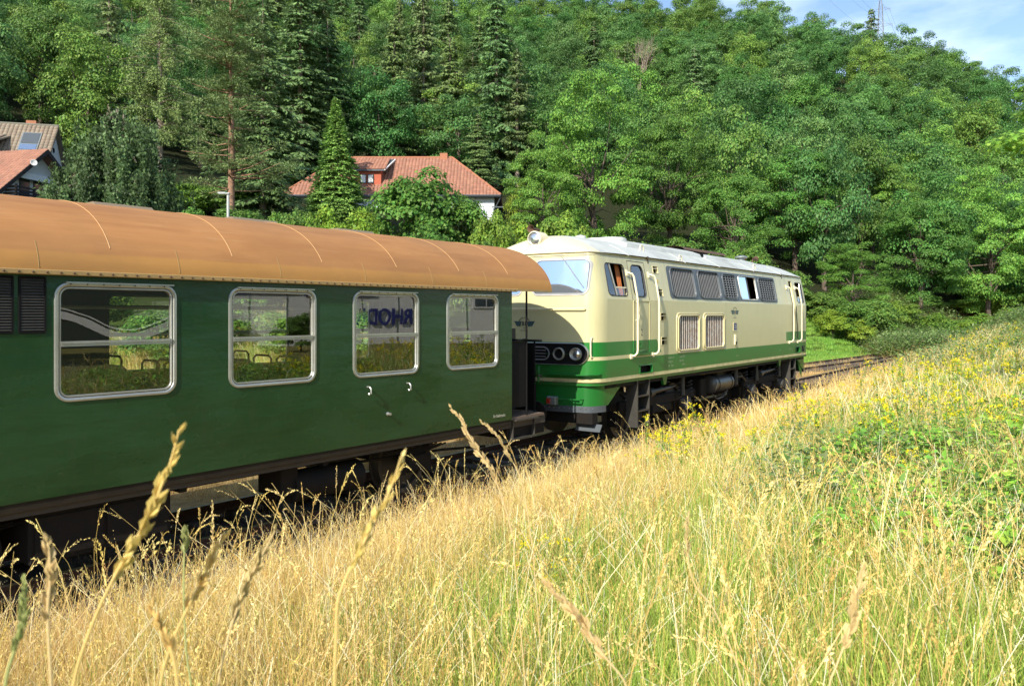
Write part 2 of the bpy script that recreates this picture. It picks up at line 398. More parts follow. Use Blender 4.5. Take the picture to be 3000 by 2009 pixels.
# ------------------------------------------------------------------ terrain
def sstep(x, a, b):
    t = np.clip((x - a) / (b - a), 0, 1); return t * t * (3 - 2 * t)
_rg = np.random.RandomState(5)
_wv = [(_rg.uniform(.02, .09), _rg.uniform(0, 6.28), _rg.uniform(0, 6.28)) for _ in range(10)]
def wav(x, y, s=1.0):
    o = 0
    for i, (f, d, p) in enumerate(_wv):
        o = o + np.sin((x * math.cos(d) + y * math.sin(d)) * f * s * (1 + i * .35) + p) / (1 + i * .5)
    return o / 3
def track_y(x):
    x = np.asarray(x, dtype=float)
    return 9.38 + .0297 * np.clip(x - 10.3, 0, None)
def gz(x, y):
    x = np.asarray(x, dtype=float); y = np.asarray(y, dtype=float)
    u = x * ST - y * CT; v = x * CT + y * ST
    r = np.hypot(u, v); vs = np.maximum(v, 1e-3)
    ang = np.where(v > 0, u / vs, np.where(u > 0, 9., -9.)); ang = np.clip(ang, -3, 3)
    r0 = np.interp(ang, [-3, -.7, 0, .3, .5, .65, .8, 1.3, 3], [28, 28, 28, 45, 66, 88, 125, 200, 300])
    el = np.interp(ang, [-3, -.7, .31, .335, .48, .556, .61, .66, .8, 1.3, 3], [.40, .45, .40, .385, .330, .315, .282, .245, .19, .1, .03])
    hr = el * 230 - 12
    t = np.clip((r - r0) / (230 - np.minimum(r0, 200)), 0, None)
    k = np.interp(ang, [-.7, 0, .3, .5, .7], [1.3, 1.35, 1.3, 1.2, 1.1])
    g = np.where(t < 1, np.minimum(t, 1) ** k, 1 + (1 - np.exp(-(t - 1) * 1.2)) * .1)
    hill = np.where(v > 0, hr * g, 0) + np.where(t > 0, wav(x, y) * np.clip(t * 12, 0, 3.), 0)
    flat = -.22
    # the bank the photographer stands on
    yy = y - (track_y(x) - 9.38)
    bank = np.interp(yy, [-60, -25, -8, 0, 3, 5.6, 6.5, 7.3], [.9, .9, 1.1, 1.05, .74, .33, .02, -.22])
    bank = bank + sstep(x, 18, 46) * .85 * sstep(-yy, -7.0, -4.0) * sstep(yy, -7, -1.5) + wav(x * 4, y * 4) * .05 * sstep(-yy, -7, -5)
    return np.where(yy < 7.3, bank, flat + hill) 
def ground_mesh():
    rs = np.concatenate([np.linspace(.3, 14, 70), np.geomspace(14.3, 900, 150)])
    az = np.linspace(0, 2 * np.pi, 421)[:-1]
    rr, aa = np.meshgrid(rs, az, indexing='ij')
    x = rr * np.cos(aa); y = rr * np.sin(aa); z = gz(x, y)
    nr, na = rr.shape
    Vt = np.stack([x, y, z], -1).reshape(-1, 3)
    i = np.arange(nr - 1)[:, None]; k = np.arange(na)[None, :]; k2 = (k + 1) % na
    F = np.stack([i * na + k, (i + 1) * na + k, (i + 1) * na + k2, i * na + k2], -1).reshape(-1, 4)
    Vt = np.vstack([Vt, [[0, 0, float(gz(0, 0))]]]); c = len(Vt) - 1
    me = npmesh('ground', Vt, F, smooth=True)
    return me
t = NT('ground_soil_and_turf'); o = t.obj(); sp = t.n('SeparateXYZ'); t.l(o, sp.inputs[0]); X, Y, Z = sp.outputs
n1 = t.noise(o, .35, 6, .6); n2 = t.noise(o, 5, 6, .65); n3 = t.noise(o, 40, 4, .7)
straw = t.ramp(n2, [(.3, (.24, .15, .06)), (.55, (.42, .29, .12)), (.8, (.52, .38, .17))])
green = t.ramp(n2, [(.3, (.05, .08, .015)), (.7, (.15, .22, .04))])
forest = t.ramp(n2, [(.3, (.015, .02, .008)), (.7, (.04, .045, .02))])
gravel = t.ramp(n3, [(.35, (.05, .04, .032)), (.5, (.12, .10, .08)), (.7, (.24, .21, .17))])
yn = t.math('ADD', Y, t.math('MULTIPLY', t.math('SUBTRACT', n1, .5), 2.0))
c = t.mix(t.ramp(t.math('MULTIPLY', yn, .01), [(.148, (0, 0, 0)), (.156, (1, 1, 1))]), straw, green)
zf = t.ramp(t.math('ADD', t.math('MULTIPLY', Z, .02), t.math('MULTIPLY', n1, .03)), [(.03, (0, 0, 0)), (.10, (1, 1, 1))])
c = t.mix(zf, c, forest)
lowy = t.ramp(t.math('MULTIPLY', yn, .1), [(.0, (1, 1, 1)), (.35, (0, 0, 0))])
c = t.mix(t.math('MULTIPLY', lowy, .6), c, green)
bal = t.math('MULTIPLY', t.ramp(t.math('MULTIPLY', Y, .05), [(.375, (0, 0, 0)), (.39, (1, 1, 1))]), t.ramp(t.math('MULTIPLY', Y, .05), [(.512, (1, 1, 1)), (.525, (0, 0, 0))]))
bal = t.math('MULTIPLY', bal, t.math('LESS_THAN', Z, .3))
c = t.mix(bal, c, gravel)
t.set(col=c, rough=.95, spec=.1); t.bump(n3, .6, .06); MT['ground'] = t.m
ground = link('ground', ground_mesh(), MT['ground']); tag(ground, kind='structure')

# ------------------------------------------------------------------ tracks
def rail_path(fy, x0, x1, step=1.0):
    return [(x, fy(x)) for x in np.arange(x0, x1 + .01, step)]
def rail_mb(pts, zt):
    prof = [(-.075, -.15), (.075, -.15), (.075, -.135), (.012, -.11), (.012, -.04), (.036, -.03), (.036, 0), (-.036, 0), (-.036, -.03), (-.012, -.04), (-.012, -.11), (-.075, -.135)]
    m = MB(); rows = []
    for i, (x, y) in enumerate(pts):
        a = pts[max(i - 1, 0)]; b = pts[min(i + 1, len(pts) - 1)]
        d = Vector((b[0] - a[0], b[1] - a[1], 0)).normalized(); n = Vector((-d.y, d.x, 0))
        rows.append([(x + n.x * p[0], y + n.y * p[0], zt + p[1]) for p in prof])
    return m.grid(rows, False, True)
slm = MB().box(-.12, -1.2, -.14, .12, 1.2, 0, bev=.015); sleeper_me = slm.build('sleeper', MT['sleeper']).data
bpy.data.objects.remove(bpy.data.objects['sleeper'])
def make_track(fy, x0, x1, zt, sl0, sl1, label, slstep=.65):
    tr = empty('railway_track', (0, 0, 0)); tag(tr, label, 'railway track', kind='structure')
    for s_ in (-.7425, .7425):
        def f(x, s_=s_): return float(fy(x)) + s_
        rail_mb(rail_path(f, x0, x1), zt).build('rail', MT['railsteel'], tr)
    rg = random.Random(3)
    x = sl0
    while x < sl1:
        o = link('sleeper', sleeper_me, None, tr, (x, float(fy(x)) + rg.uniform(-.03, .03), zt - .135 + rg.uniform(-.01, .01)), (0, 0, rg.uniform(-.02, .02)))
        x += slstep
    return tr
t = NT('rusty_rail_with_polished_head'); g_ = t.n('NewGeometry'); sp = t.n('SeparateXYZ'); t.l(g_.outputs['Normal'], sp.inputs[0])
up = t.math('GREATER_THAN', sp.outputs[2], .9); n1 = t.noise(t.obj(), 20, 4)
t.set(col=t.mix(up, t.ramp(n1, [(.3, (.035, .02, .014)), (.7, (.11, .055, .035))]), (.30, .25, .21)), rough=t.mix(up, (.85,) * 3, (.4,) * 3), metal=t.math('MULTIPLY', up, .6)); MT['railsteel'] = t.m
make_track(track_y, -14, 95, 0, -6, 60, 'near railway track carrying the green coach and the cream engine')
def t2y(x): return 13.35 - .049 * (np.asarray(x, dtype=float) - 41.7)
make_track(t2y, 0, 75, .02, 22, 70, 'second rusty railway track on dark sleepers beyond the engine')

# ------------------------------------------------------------------ passenger coach
YW = 7.88; YF = 10.88; ZB, ZT = .95, 3.03; X0, X1 = -5.6, 9.99; XR = 11.02
coach = empty('passenger_coach', ((X0 + X1) / 2, 9.38, 0)); tag(coach, 'dark green railway passenger coach with ochre brown roof and an open end platform', 'coach')
cinv = Matrix.Translation(-Vector(coach.location))
def cb(m, name, mat, parent=None):        # build in place, then hang on the coach
    o = m.build(name, mat)
    if parent is None:
        o.parent = coach; o.matrix_parent_inverse = cinv
    else:
        o.parent = parent; o.matrix_parent_inverse = parent.matrix_parent_inverse.inverted() if False else Matrix.Identity(4)
    return o
def nm(x, z, d): return (x, YW - d, z)            # near wall
def fm_(x, z, d): return (x, YF + d, z)           # far wall
WIN = [-5.67 + 1.76 * 0, -3.91, -2.15 + 0, -.39]
WIN = [-4.0, -2.23, -.45] ; WN = [(w, w + 1.195) for w in WIN] + [(3.10, 4.295), (4.90, 6.095), (6.675, 7.87), (8.44, 9.635)]
WZ0, WZ1 = 1.822, 2.955
def whole(w, o=.04): return rrect(w[0] + o, WZ0 + o, w[1] - o, WZ1 - o, .13 - o, 5)
outer = [(X0, ZB), (X1, ZB), (X1, ZT), (X0, ZT)]
grl = [(1.98, 2.50), (2.50, 2.765), (2.80, 3.035)][1:]
m = MB(); m.panel(outer, [whole(w) for w in WN] + [rrect(a + .02, 2.50, b - .02, 2.985, .01, 1) for a, b in grl], nm, .04); cb(m, 'side_wall', MT['coach'])
m = MB(); m.panel(outer, [whole(w) for w in WN], fm_, .04); cb(m, 'side_wall', MT['coach'])
# end wall with a glazed door opening towards the platform
def em(y, z, d): return (X1 - .02 + d, y, z)
m = MB(); m.panel([(YW + .045, ZB), (YF - .045, ZB), (YF - .045, 3.25), (10.45, 3.55), (9.9, 3.74), (9.38, 3.79), (8.86, 3.74), (8.31, 3.55), (YW + .045, 3.25)], [rrect(8.72, 2.12, 9.52, 3.05, .04, 2)], em, .04); cb(m, 'end_wall', MT['coach'])
m = MB(); m.box(X0, YW + .045, ZB, X0 + .04, YF - .045, 3.4); cb(m, 'end_wall', MT['coach'])
# roof
ZE = 3.06
def roofp(t_, out=0.0):   # t_ in -1..1 across
    a = math.asin(max(-1, min(1, t_)))
    hw = 1.56
    y = 9.38 + hw * t_
    z = ZE + .83 * max(0, 1 - abs(t_) ** 2.25) ** .56
    return y, z
ts = [math.sin(R(a)) for a in np.linspace(-90, 90, 45)]
rows = []
for x in [X0 - .1] + list(np.arange(X0 + .5, XR - .3, .5)) + [XR - .12, XR - .05, XR - .015, XR]:
    sc = 1 - (0 if x < XR - .1 else (.004 if x < XR - .03 else .012))
    rows.append([(x, roofp(t_)[0], ZE + (roofp(t_)[1] - ZE) * sc) for t_ in ts])
m = MB(); m.grid(rows)
rows2 = [[(p[0], p[1] + (.03 if p[1] < 9.38 else -.03), p[2] - .03) for p in r] for r in rows]
m.grid([list(reversed(r)) for r in rows2])
m.grid([rows[-1], rows2[-1]], False); m.grid([rows[0], rows2[0]], False)
m.grid([[r[0] for r in rows], [r[0] for r in rows2]], False); m.grid([[r[-1] for r in rows], [r[-1] for r in rows2]], False)
roof = cb(m, 'roof', MT['roof'])
# seams: raised welds
seams = [-4.1, -2.8, -1.55, -.3, .95, 2.30, 3.62, 4.96, 6.20, 7.46, 8.73, 9.90]
for x in seams:
    m = MB(); pts = []
    for a in np.linspace(-72, 74, 34):
        y, z = roofp(math.sin(R(a))); pts.append((x, y, z + .001))
    m.tube(pts, .005, 5); cb(m, 'roof_seam', MT['seam'])
for x in [-3.4, -.9, 1.7, 2.95, 4.3, 5.55, 6.85, 8.1, 9.3]:
    m = MB(); m.tube([(x, roofp(math.sin(R(a)))[0], roofp(math.sin(R(a)))[1] + .0005) for a in np.linspace(-88, -70, 6)], .004, 4); cb(m, 'roof_seam', MT['roofb'])
# gutter flange with bolts
m = MB(); m.box(X0 - .08, 7.805, 3.015, X1 + .06, 7.879, 3.062, bev=.006); gut = cb(m, 'gutter', MT['roofb'])
m = MB(); m.box(X1 + .07, 7.812, 3.03, XR, 7.85, 3.066); cb(m, 'gutter', MT['roofb'])
bm_ = MB(); bm_.lathe([(.011, 0), (.011, .006), (.004, .012), (0, .012)], (0, 0, 0), (0, -1, 0), 7)
bolt_me = bm_.build('bolt', MT['rust']).data; bpy.data.objects.remove(bpy.data.objects['bolt'])
x = X0
while x < X1:
    o = link('bolt', bolt_me, None); o.location = (x, 7.806, 3.038); o.parent = gut; x += .118
# roof ventilators beyond the ridge
def vent(x):
    m = MB(); w0, w1 = 9.42, 9.86; zb = 3.80; zt = 3.97
    vs = [(x - .5, w0, zb), (x + .5, w0, zb), (x + .5, w1, zb), (x - .5, w1, zb), (x - .35, w0, zt - .07), (x + .35, w0, zt - .07), (x + .35, w1, zt - .07), (x - .35, w1, zt - .07),
          (x - .35, w0 + .1, zt), (x + .35, w0 + .1, zt), (x + .35, w1 - .1, zt), (x - .35, w1 - .1, zt)]
    m.add(vs, [(0, 1, 5, 4), (1, 2, 6, 5), (2, 3, 7, 6), (3, 0, 4, 7), (4, 5, 9, 8), (5, 6, 10, 9), (6, 7, 11, 10), (7, 4, 8, 11), (8, 9, 10, 11)])
    o = cb(m, 'roof_ventilator', MT['ventb'])
    for sx in (-1, 1):
        m = MB()
        for i in range(3):
            px = x + sx * (.375 + i * .03); pz = zt - .075 - i * .032
            m.box(px - .004, w0 - .006, pz - .022, px + .02, w0 + .1, pz)
        m.box(x + sx * .33 - .012, w0 - .012, zt - .17, x + sx * .33 + .012, w0 - .003, zt - .05)
        g2 = m.build('louvre', MT['alu']); g2.parent = o
    m = MB(); m.box(x - .3, w0 - .01, zt - .068, x + .3, w0 - .002, zt - .058); b3 = m.build('trim', MT['alu']); b3.parent = o
for x in (-2.7, -.9, .9, 2.7, 4.52, 6.32, 8.12): vent(x)
# windows
def coach_window(w, mp, far=False):
    m = MB(); s = -1 if not far else 1
    prof = [(0, 0), (.003, .012), (.012, .016), (.032, .014), (.038, .008), (.042, -.01), (.042, -.045)]
    m.ring(w[0], WZ0, w[1], WZ1, .135, prof, mp, True, 8)
    m.ring(w[0] + .042, WZ0 + .042, w[1] - .042, WZ1 - .042, .095, [(0, -.004), (.006, .006), (.016, .006), (.022, -.004), (.022, -.03)], mp, True, 7)
    fr = cb(m, 'window', MT['alu'])
    zt = WZ0 + .545
    m = MB(); m.add(*boxmp(w[0] + .056, zt - .019, w[1] - .056, zt + .003, -.002, .016, mp)); m.add(*boxmp(w[0] + .056, zt + .006, w[1] - .056, zt + .030, -.004, .024, mp))
    r_ = m.build('transom', MT['alu']); r_.parent = fr
    for (a, b, d) in ((WZ0 + .06, zt - .012, -.012), (zt + .012, WZ1 - .06, -.022)):
        m = MB(); m.add([mp(w[0] + .06, a, d), mp(w[1] - .06, a, d), mp(w[1] - .06, b, d), mp(w[0] + .06, b, d)], [(0, 1, 2, 3)])
        g_ = m.build('pane', MT['glass'] if not far else MT['glass2']); g_.parent = fr
    if not far:
        for k in range(7):
            m = MB(); cx = w[0] + .14 + k * (w[1] - w[0] - .28) / 6; p = mp(cx, WZ1 - .018, .022)
            m.lathe([(.008, 0), (.006, .004), (0, .005)], p, (0, -1, 0), 6); q = m.build('screw', MT['under2']); q.parent = fr
        m = MB(); m.add(*boxmp(w[0] + .10, WZ1 - .010, w[1] - .04, WZ1 + .004, .0, .032, mp)); q = m.build('drip_rail', MT['alu']); q.parent = fr
def boxmp(x0, z0, x1, z1, d0, d1, mp):
    vs = [mp(x0, z0, d0), mp(x1, z0, d0), mp(x1, z1, d0), mp(x0, z1, d0), mp(x0, z0, d1), mp(x1, z0, d1), mp(x1, z1, d1), mp(x0, z1, d1)]
    return vs, [(0, 3, 2, 1), (4, 5, 6, 7), (0, 1, 5, 4), (1, 2, 6, 5), (2, 3, 7, 6), (3, 0, 4, 7)]
for w in WN: coach_window(w, nm); coach_window(w, fm_, True)
# louvre panels at the far left
for a, b in grl:
    m = MB(); m.ring(a, 2.475, b, 3.0, .012, [(0, 0), (.003, .012), (.018, .012), (.024, .0), (.024, -.03)], nm, False, 2)
    fr = cb(m, 'louvre_panel', MT['black'])
    for i in range(19):
        z = 2.505 + i * .0255
        m = MB(); vs = [nm(a + .022, z, .012), nm(b - .022, z, .012), nm(b - .022, z + .020, -.006), nm(a + .022, z + .020, -.006), nm(a + .022, z - .003, .008), nm(b - .022, z - .003, .008)]
        m.add(vs, [(0, 1, 2, 3), (4, 5, 1, 0)]); q = m.build('slat', MT['slatgreen'] if 'slatgreen' in MT else MT['under2']); q.parent = fr
    m = MB(); m.box(a, YW + .045, 2.48, b, YW + .05, 3.0); q = m.build('backing', MT['black']); q.parent = fr
# hooks, bolt, lettering on the side
for x in (6.92, 7.64):
    m = MB(); m.tube([(x, YW + .01, 1.70), (x, YW - .05, 1.70), (x, YW - .075, 1.675), (x, YW - .075, 1.615), (x, YW - .05, 1.60), (x, YW - .035, 1.615)], .011, 7); cb(m, 'lamp_bracket', MT['alu'])
m = MB(); m.lathe([(.026, 0), (.026, .01), (.014, .016), (.014, .05), (.02, .052), (.02, .06), (0, .062)], (7.28, YW, 1.31), (0, -1, 0), 12); cb(m, 'hose_plug', MT['alu'])
o = text('lettering', 'Für Steilstrecke', .066, (9.66, YW - .004, 1.045), (R(90), 0, 0), MT['letterpale'], bold=.0015, sx=.72); o.parent = coach; o.matrix_parent_inverse = cinv
# sill strip and underframe
m = MB(); m.box(X0, YW + .012, .865, X1, YW + .06, .949); cb(m, 'sill_strip', MT['strip'])
m = MB(); m.box(X0, YF - .06, .865, X1, YF - .012, .949); cb(m, 'sill_strip', MT['strip'])
m = MB(); m.box(X0 + .05, YW + .062, .80, X1 + 1.0, YF - .062, .93); cb(m, 'floor', MT['floor'])
m = MB()
for y in (8.2, 8.7, 9.95, 10.5): m.box(X0, y, .73, X1 + .9, y + .09, .795)
for x in np.arange(X0 + .5, X1, 1.9): m.box(x, 8.0, .74, x + .08, 10.76, .79)
cb(m, 'underframe_beam', MT['under'])
def wheel_mb(x, y, r=.48):
    m = MB(); m.lathe([(0, .13), (.1, .13), (.1, .10), (r - .09, .06), (r - .07, .12), (r - .005, .135), (r, .02), (r + .03, .015), (r + .03, -.015), (r - .08, -.02), (.1, 0), (0, 0)], (x, y, r), (0, -1, 0), 40)
    return m
def axle(x, parentf, y0=8.63, y1=10.13, mat='under', r=.48):
    for y, s_ in ((y0, 1), (y1, -1)):
        m = MB(); m.lathe([(0, s_ * .13), (.1, s_ * .13), (.1, s_ * .10), (r - .09, s_ * .06), (r - .07, s_ * .12), (r - .003, s_ * .13), (r, s_ * -.01), (r + .03, s_ * -.015), (r + .03, s_ * -.04), (r - .08, s_ * -.03), (.1, 0), (0, 0)], (x, y, r + .001), (0, -1, 0), 36)
        parentf(m, 'wheel', MT['under2'])
    m = MB(); m.tube([(x, y0, r), (x, y1, r)], .07, 12); parentf(m, 'axle', MT[mat])
for x in (-3.6, 2.35, 8.15): axle(x, cb)
for x in (-3.6, 2.35, 8.15):
    for y in (8.22, 10.5):
        m = MB(); m.box(x - .32, y, .34, x - .2, y + .04, .80); m.box(x + .2, y, .34, x + .32, y + .04, .80); m.box(x - .2, y - .03, .36, x + .2, y + .07, .62, bev=.03)
        cb(m, 'axle_guard', MT['under'])
        for i in range(5):
            m = MB(); hl = .62 - i * .1; m.tube([(x - hl, y - .02, .70 + .012 * i), (x - hl * .5, y - .02, .655 + .014 * i), (x, y - .02, .64 + .014 * i), (x + hl * .5, y - .02, .655 + .014 * i), (x + hl, y - .02, .70 + .012 * i)], .012, 5)
            cb(m, 'leaf_spring', MT['under'])
m = MB(); m.box(2.95, 8.05, .30, 4.33, 8.8, .80, bev=.02); bx = cb(m, 'battery_box', MT['under'])
m = MB(); m.box(3.0, 8.035, .36, 3.62, 8.048, .74); m.box(3.66, 8.035, .36, 4.28, 8.048, .74); q = m.build('lid', MT['under']); q.parent = bx
m = MB(); m.tube([(5.95, 8.25, .50), (7.05, 8.25, .50)], .2, 16); cb(m, 'air_reservoir', MT['under'])
m = MB(); m.box(5.75, 8.1, .42, 6.0, 8.6, .8, bev=.02); cb(m, 'equipment_box', MT['under'])
m = MB(); m.tube([(5.8, 8.35, .70), (6, 8.35, .66), (8.8, 8.3, .58), (9.8, 8.3, .5)], .022, 6); cb(m, 'brake_pipe', MT['under'])
m = MB(); m.tube([(2.5, 8.35, .66), (2.7, 8.1, .7), (2.75, 8.1, .35)], .02, 6); cb(m, 'brake_pipe', MT['under'])
# interior
m = MB(); m.box(X0 + .06, YW + .06, 3.02, X1 - .05, YF - .06, 3.05); cb(m, 'ceiling', MT['innerw'])
m = MB()
for a, b in zip([X0 + .05] + [w[1] + .0 for w in WN], [w[0] - .0 for w in WN] + [X1 - .05]):
    if b - a > .02:
        for y in (YW + .045, YF - .085): m.box(a - .015, y, .96, b + .015, y + .035, 3.0)
for y in (YW + .045, YF - .085): m.box(X0 + .06, y, .96, X1 - .06, y + .03, WZ0 + .02); m.box(X0 + .06, y, WZ1 - .02, X1 - .06, y + .03, 3.0)
cb(m, 'wall_lining', MT['inner'])
for (x, gap) in ((3.0, .0), (8.16, 0)):
    m = MB(); m.box(x, YW + .09, .94, x + .04, 9.0, 3.0); m.box(x, 9.75, .94, x + .04, YF - .09, 3.0); m.box(x, 9.0, 2.85, x + .04, 9.75, 3.0); cb(m, 'partition', MT['inner'])
def seat(x, y, s_):
    e = MB(); e.box(x - .02 * s_ if s_ > 0 else x - .1, y, 1.36, x + (.1 if s_ > 0 else .02), y + .98, 2.02, bev=.05)
    e.box(min(x, x + s_ * .5), y, 1.28, max(x, x + s_ * .5), y + .98, 1.42, bev=.04); e.box(min(x + s_ * .1, x + s_ * .4), y + .1, .94, max(x + s_ * .1, x + s_ * .4), y + .88, 1.28)
    o = cb(e, 'seat', MT['seat'])
    m = MB()
    for k in (0, .5):
        m.tube([(x + .03, y + .04 + k, 2.0), (x + .03, y + .04 + k, 2.09), (x + .03, y + .09 + k, 2.13), (x + .03, y + .36 + k, 2.13), (x + .03, y + .42 + k, 2.09), (x + .03, y + .42 + k, 2.0)], .014, 6)
    q = m.build('grab_handle', MT['black']); q.parent = o
for x in (-3.9, -2.1, -.3, 1.4, 3.14, 4.6, 6.38):
    for y in (YW + .12, YF - 1.12):
        seat(x, y, 1)
        if x < 6: seat(x + 1.28, y, -1)
m = MB()
for x in (3.9, 5.7): m.box(x, YF - .6, 1.62, x + .5, YF - .1, 1.65)
cb(m, 'table', MT['inner'])
m = MB(); m.box(-.9, YF - .4, 2.72, 8.1, YF - .1, 2.745); m.tube([(-.9, YF - .4, 2.76), (8.1, YF - .4, 2.76)], .012, 6); cb(m, 'luggage_rack', MT['alu'])
# end platform: floor, posts, gate, steps, buffers, coupling
m = MB(); m.box(X1 + .01, YW + .03, .93, XR - .1, YF - .03, .97); cb(m, 'platform_floor', MT['wood'])
for y in (YW + .06, YF - .06):
    m = MB(); m.tube([(10.46, y, .97), (10.46, y, 3.08)], .017, 8); cb(m, 'roof_post', MT['black'])
    m = MB(); m.tube([(10.02, y - .02, 1.0), (10.02, y - .02, 2.3)], .014, 8); cb(m, 'hand_rail', MT['black'])
    m = MB(); m.box(10.05, y, 1.12, 10.44, y + .02, 2.2); m.tube([(10.03, y - .01, 2.2), (10.46, y - .01, 2.24)], .018, 6); cb(m, 'gate', MT['black'])
m = MB()
for y in (8.1, 8.9, 9.9, 10.7): m.tube([(10.9, y, .97), (10.9, y, 2.2)], .018, 6)
m.tube([(10.9, 7.95, 2.2), (10.9, 10.8, 2.2)], .02, 6); m.tube([(10.9, 7.95, 1.6), (10.9, 10.8, 1.6)], .014, 6); m.box(10.89, 8.1, 1.0, 10.9, 10.7, 2.15)
cb(m, 'end_railing', MT['black'])
m = MB(); m.box(10.92, 8.75, .95, 11.2, 8.80, 2.4); m.box(10.92, 10.0, .95, 11.2, 10.05, 2.4); m.box(10.92, 8.8, 2.35, 11.2, 10.0, 2.4)
for z in np.arange(1.05, 2.3, .14): m.lathe([(.012, 0), (.012, .012)], (11.0, 8.75, z), (0, -1, 0), 6)
cb(m, 'gangway_bellows', MT['rubber'])
m = MB(); m.box(10.08, YW - .02, .905, 10.7, YW + .3, .93); m.box(10.06, YW + .02, .60, 10.66, YW + .22, .625); m.box(10.06, YW + .03, .625, 10.075, YW + .2, .93); m.box(10.645, YW + .03, .625, 10.66, YW + .2, .93)
cb(m, 'step', MT['under2'])
m = MB(); m.box(X1, YW + .1, .62, 11.02, YF - .1, .92, bev=.01); cb(m, 'headstock', MT['under'])
for y in (8.5, 10.25):
    m = MB(); m.lathe([(.09, 0), (.09, .25), (.065, .26), (.065, .45), (.21, .47), (.22, .49), (0, .52)], (11.02, y, .98 - .12), (1, 0, 0), 20); cb(m, 'buffer', MT['under'])
m = MB(); m.tube([(11.02, 9.38, .85), (11.5, 9.38, .8), (12.3, 9.42, .86)], .035, 8); cb(m, 'coupling', MT['under'])
m = MB(); m.tube([(11.02, 9.0, .8), (11.35, 9.0, .45), (11.9, 9.05, .45), (12.4, 9.1, .8)], .025, 8); cb(m, 'brake_hose', MT['rubber'])
# ------------------------------------------------------------------ diesel locomotive
MT['tankgrey'] = paint('grimy_tank_paint', (.10, .10, .095), .38, .6, (.05, .04, .03), 6, .4)
LA = R(1.7)
loco = empty('diesel_locomotive', (13.10, 7.975, 0), LA)
tag(loco, 'cream and green diesel locomotive standing ahead of the green coach', 'locomotive')
def lb(m, name, mat, parent=None):
    o = m.build(name, mat); o.parent = parent or loco; return o
LL = 12.98; W2 = 1.5; ZK = 2.95; ZR = 3.84; Z0 = 1.28
def lean(z): return max(0, z - ZK) * .19
def corner(d): return (.45 - d, 1.2)          # depth of nose corner, half width where the corner starts
def af(t_, d):                                # front surface a(t)
    ac, t1 = corner(d); w = W2 - d; t_ = abs(t_)
    if t_ <= t1: return -(ac + .15 * (1 - (t_ / t1) ** 2))
    q = min(1, (t_ - t1) / (w - t1)); return -ac * math.sqrt(max(0, 1 - q * q))
def halfloop(d, n=9, m=12):
    ac, t1 = corner(d); w = W2 - d; pts = []
    for i in range(n + 1):
        ph = R(90 * i / n); pts.append((-ac * math.sin(ph), t1 + (w - t1) * math.cos(ph)))
    for i in range(1, 2 * m):
        t_ = t1 - t1 * i / m; pts.append((-(ac + .15 * (1 - (t_ / t1) ** 2)), t_))
    for i in range(n, -1, -1):
        ph = R(90 * i / n); pts.append((-ac * math.sin(ph), -(t1 + (w - t1) * math.cos(ph))))
    return pts                                # near side first, across the nose, to the far side
def frontloop(z): return [(a, W2 - t_, z) for a, t_ in halfloop(lean(z))]
def rearloop(z): return [(LL - a, W2 - t_, z) for a, t_ in halfloop(lean(z))]
zs = [Z0, 1.34, 1.42, 1.76, 1.84, 2.11, 2.5, ZK, 3.2, 3.5, ZR]
m = MB(); m.grid([frontloop(z) for z in zs]); lb(m, 'nose_shell', MT['livery'])
m = MB(); m.grid([list(reversed(rearloop(z))) for z in zs]); lb(m, 'nose_shell', MT['livery'])
def sm_(a, z, d): return (a, lean(z) - d, z)
def sf_(a, z, d): return (a, 3 - lean(z) + d, z)
# openings of the side, surveyed from the photo
lowh = [rrect(2.30, 3.06, 2.50, 3.22, .005, 1)]
slots_up = [(2.20, 3.55, 2.44, 3.70), (2.26, 3.05, 2.50, 3.20)]
slots_lo = [(2.33, 2.52, 2.58, 2.68), (2.37, 1.99, 2.63, 2.15)]
bigg = [(3.02, 3.06, 4.28, 3.70), (4.56, 3.06, 5.84, 3.70), (6.12, 3.07, 7.0, 3.69), (8.80, 3.05, 10.12, 3.69)]
w4 = (7.26, 3.06, 8.56, 3.69)
low = [(3.22, 1.84, 4.36, 2.62), (4.72, 1.85, 5.92, 2.62)]
cabw = (.10, 3.03, .86, 3.66); doorw = (1.17, 3.03, 1.68, 3.67)
rdoor = (11.62, 1.86, 11.92, 3.70); rwin = (12.22, 3.04, 12.88, 3.66)
upper_holes = [rrect(*s_, .005, 1) for s_ in slots_up] + [rrect(*g_, .12, 5) for g_ in bigg] + [rrect(*w4, .08, 4), rrect(*cabw, .1, 4), rrect(*doorw, .13, 5), rrect(*rwin, .06, 4)]
m = MB(); m.panel([(0, ZK), (rdoor[0], ZK), (rdoor[0], rdoor[3]), (rdoor[2], rdoor[3]), (rdoor[2], ZK), (LL, ZK), (LL, ZR), (0, ZR)], upper_holes, sm_, .035); lb(m, 'side_panel', MT['livery'])
m = MB(); m.panel([(0, Z0), (LL, Z0), (LL, ZK - .001), (rdoor[2], ZK - .001), (rdoor[2], rdoor[1]), (rdoor[0], rdoor[1]), (rdoor[0], ZK - .001), (0, ZK - .001)], [rrect(*s_, .005, 1) for s_ in slots_lo] + [rrect(*g_, .1, 5) for g_ in low] + [rrect(1.36, 1.43, 1.92, 1.58, .01, 1), rrect(12.0, 1.45, 12.35, 1.62, .01, 1)], sm_, .035); lb(m, 'side_panel', MT['livery'])
m = MB(); m.grid([[(0, 3 - lean(z), z) for z in zs], [(LL, 3 - lean(z), z) for z in zs]], False); lb(m, 'side_panel', MT['livery'])
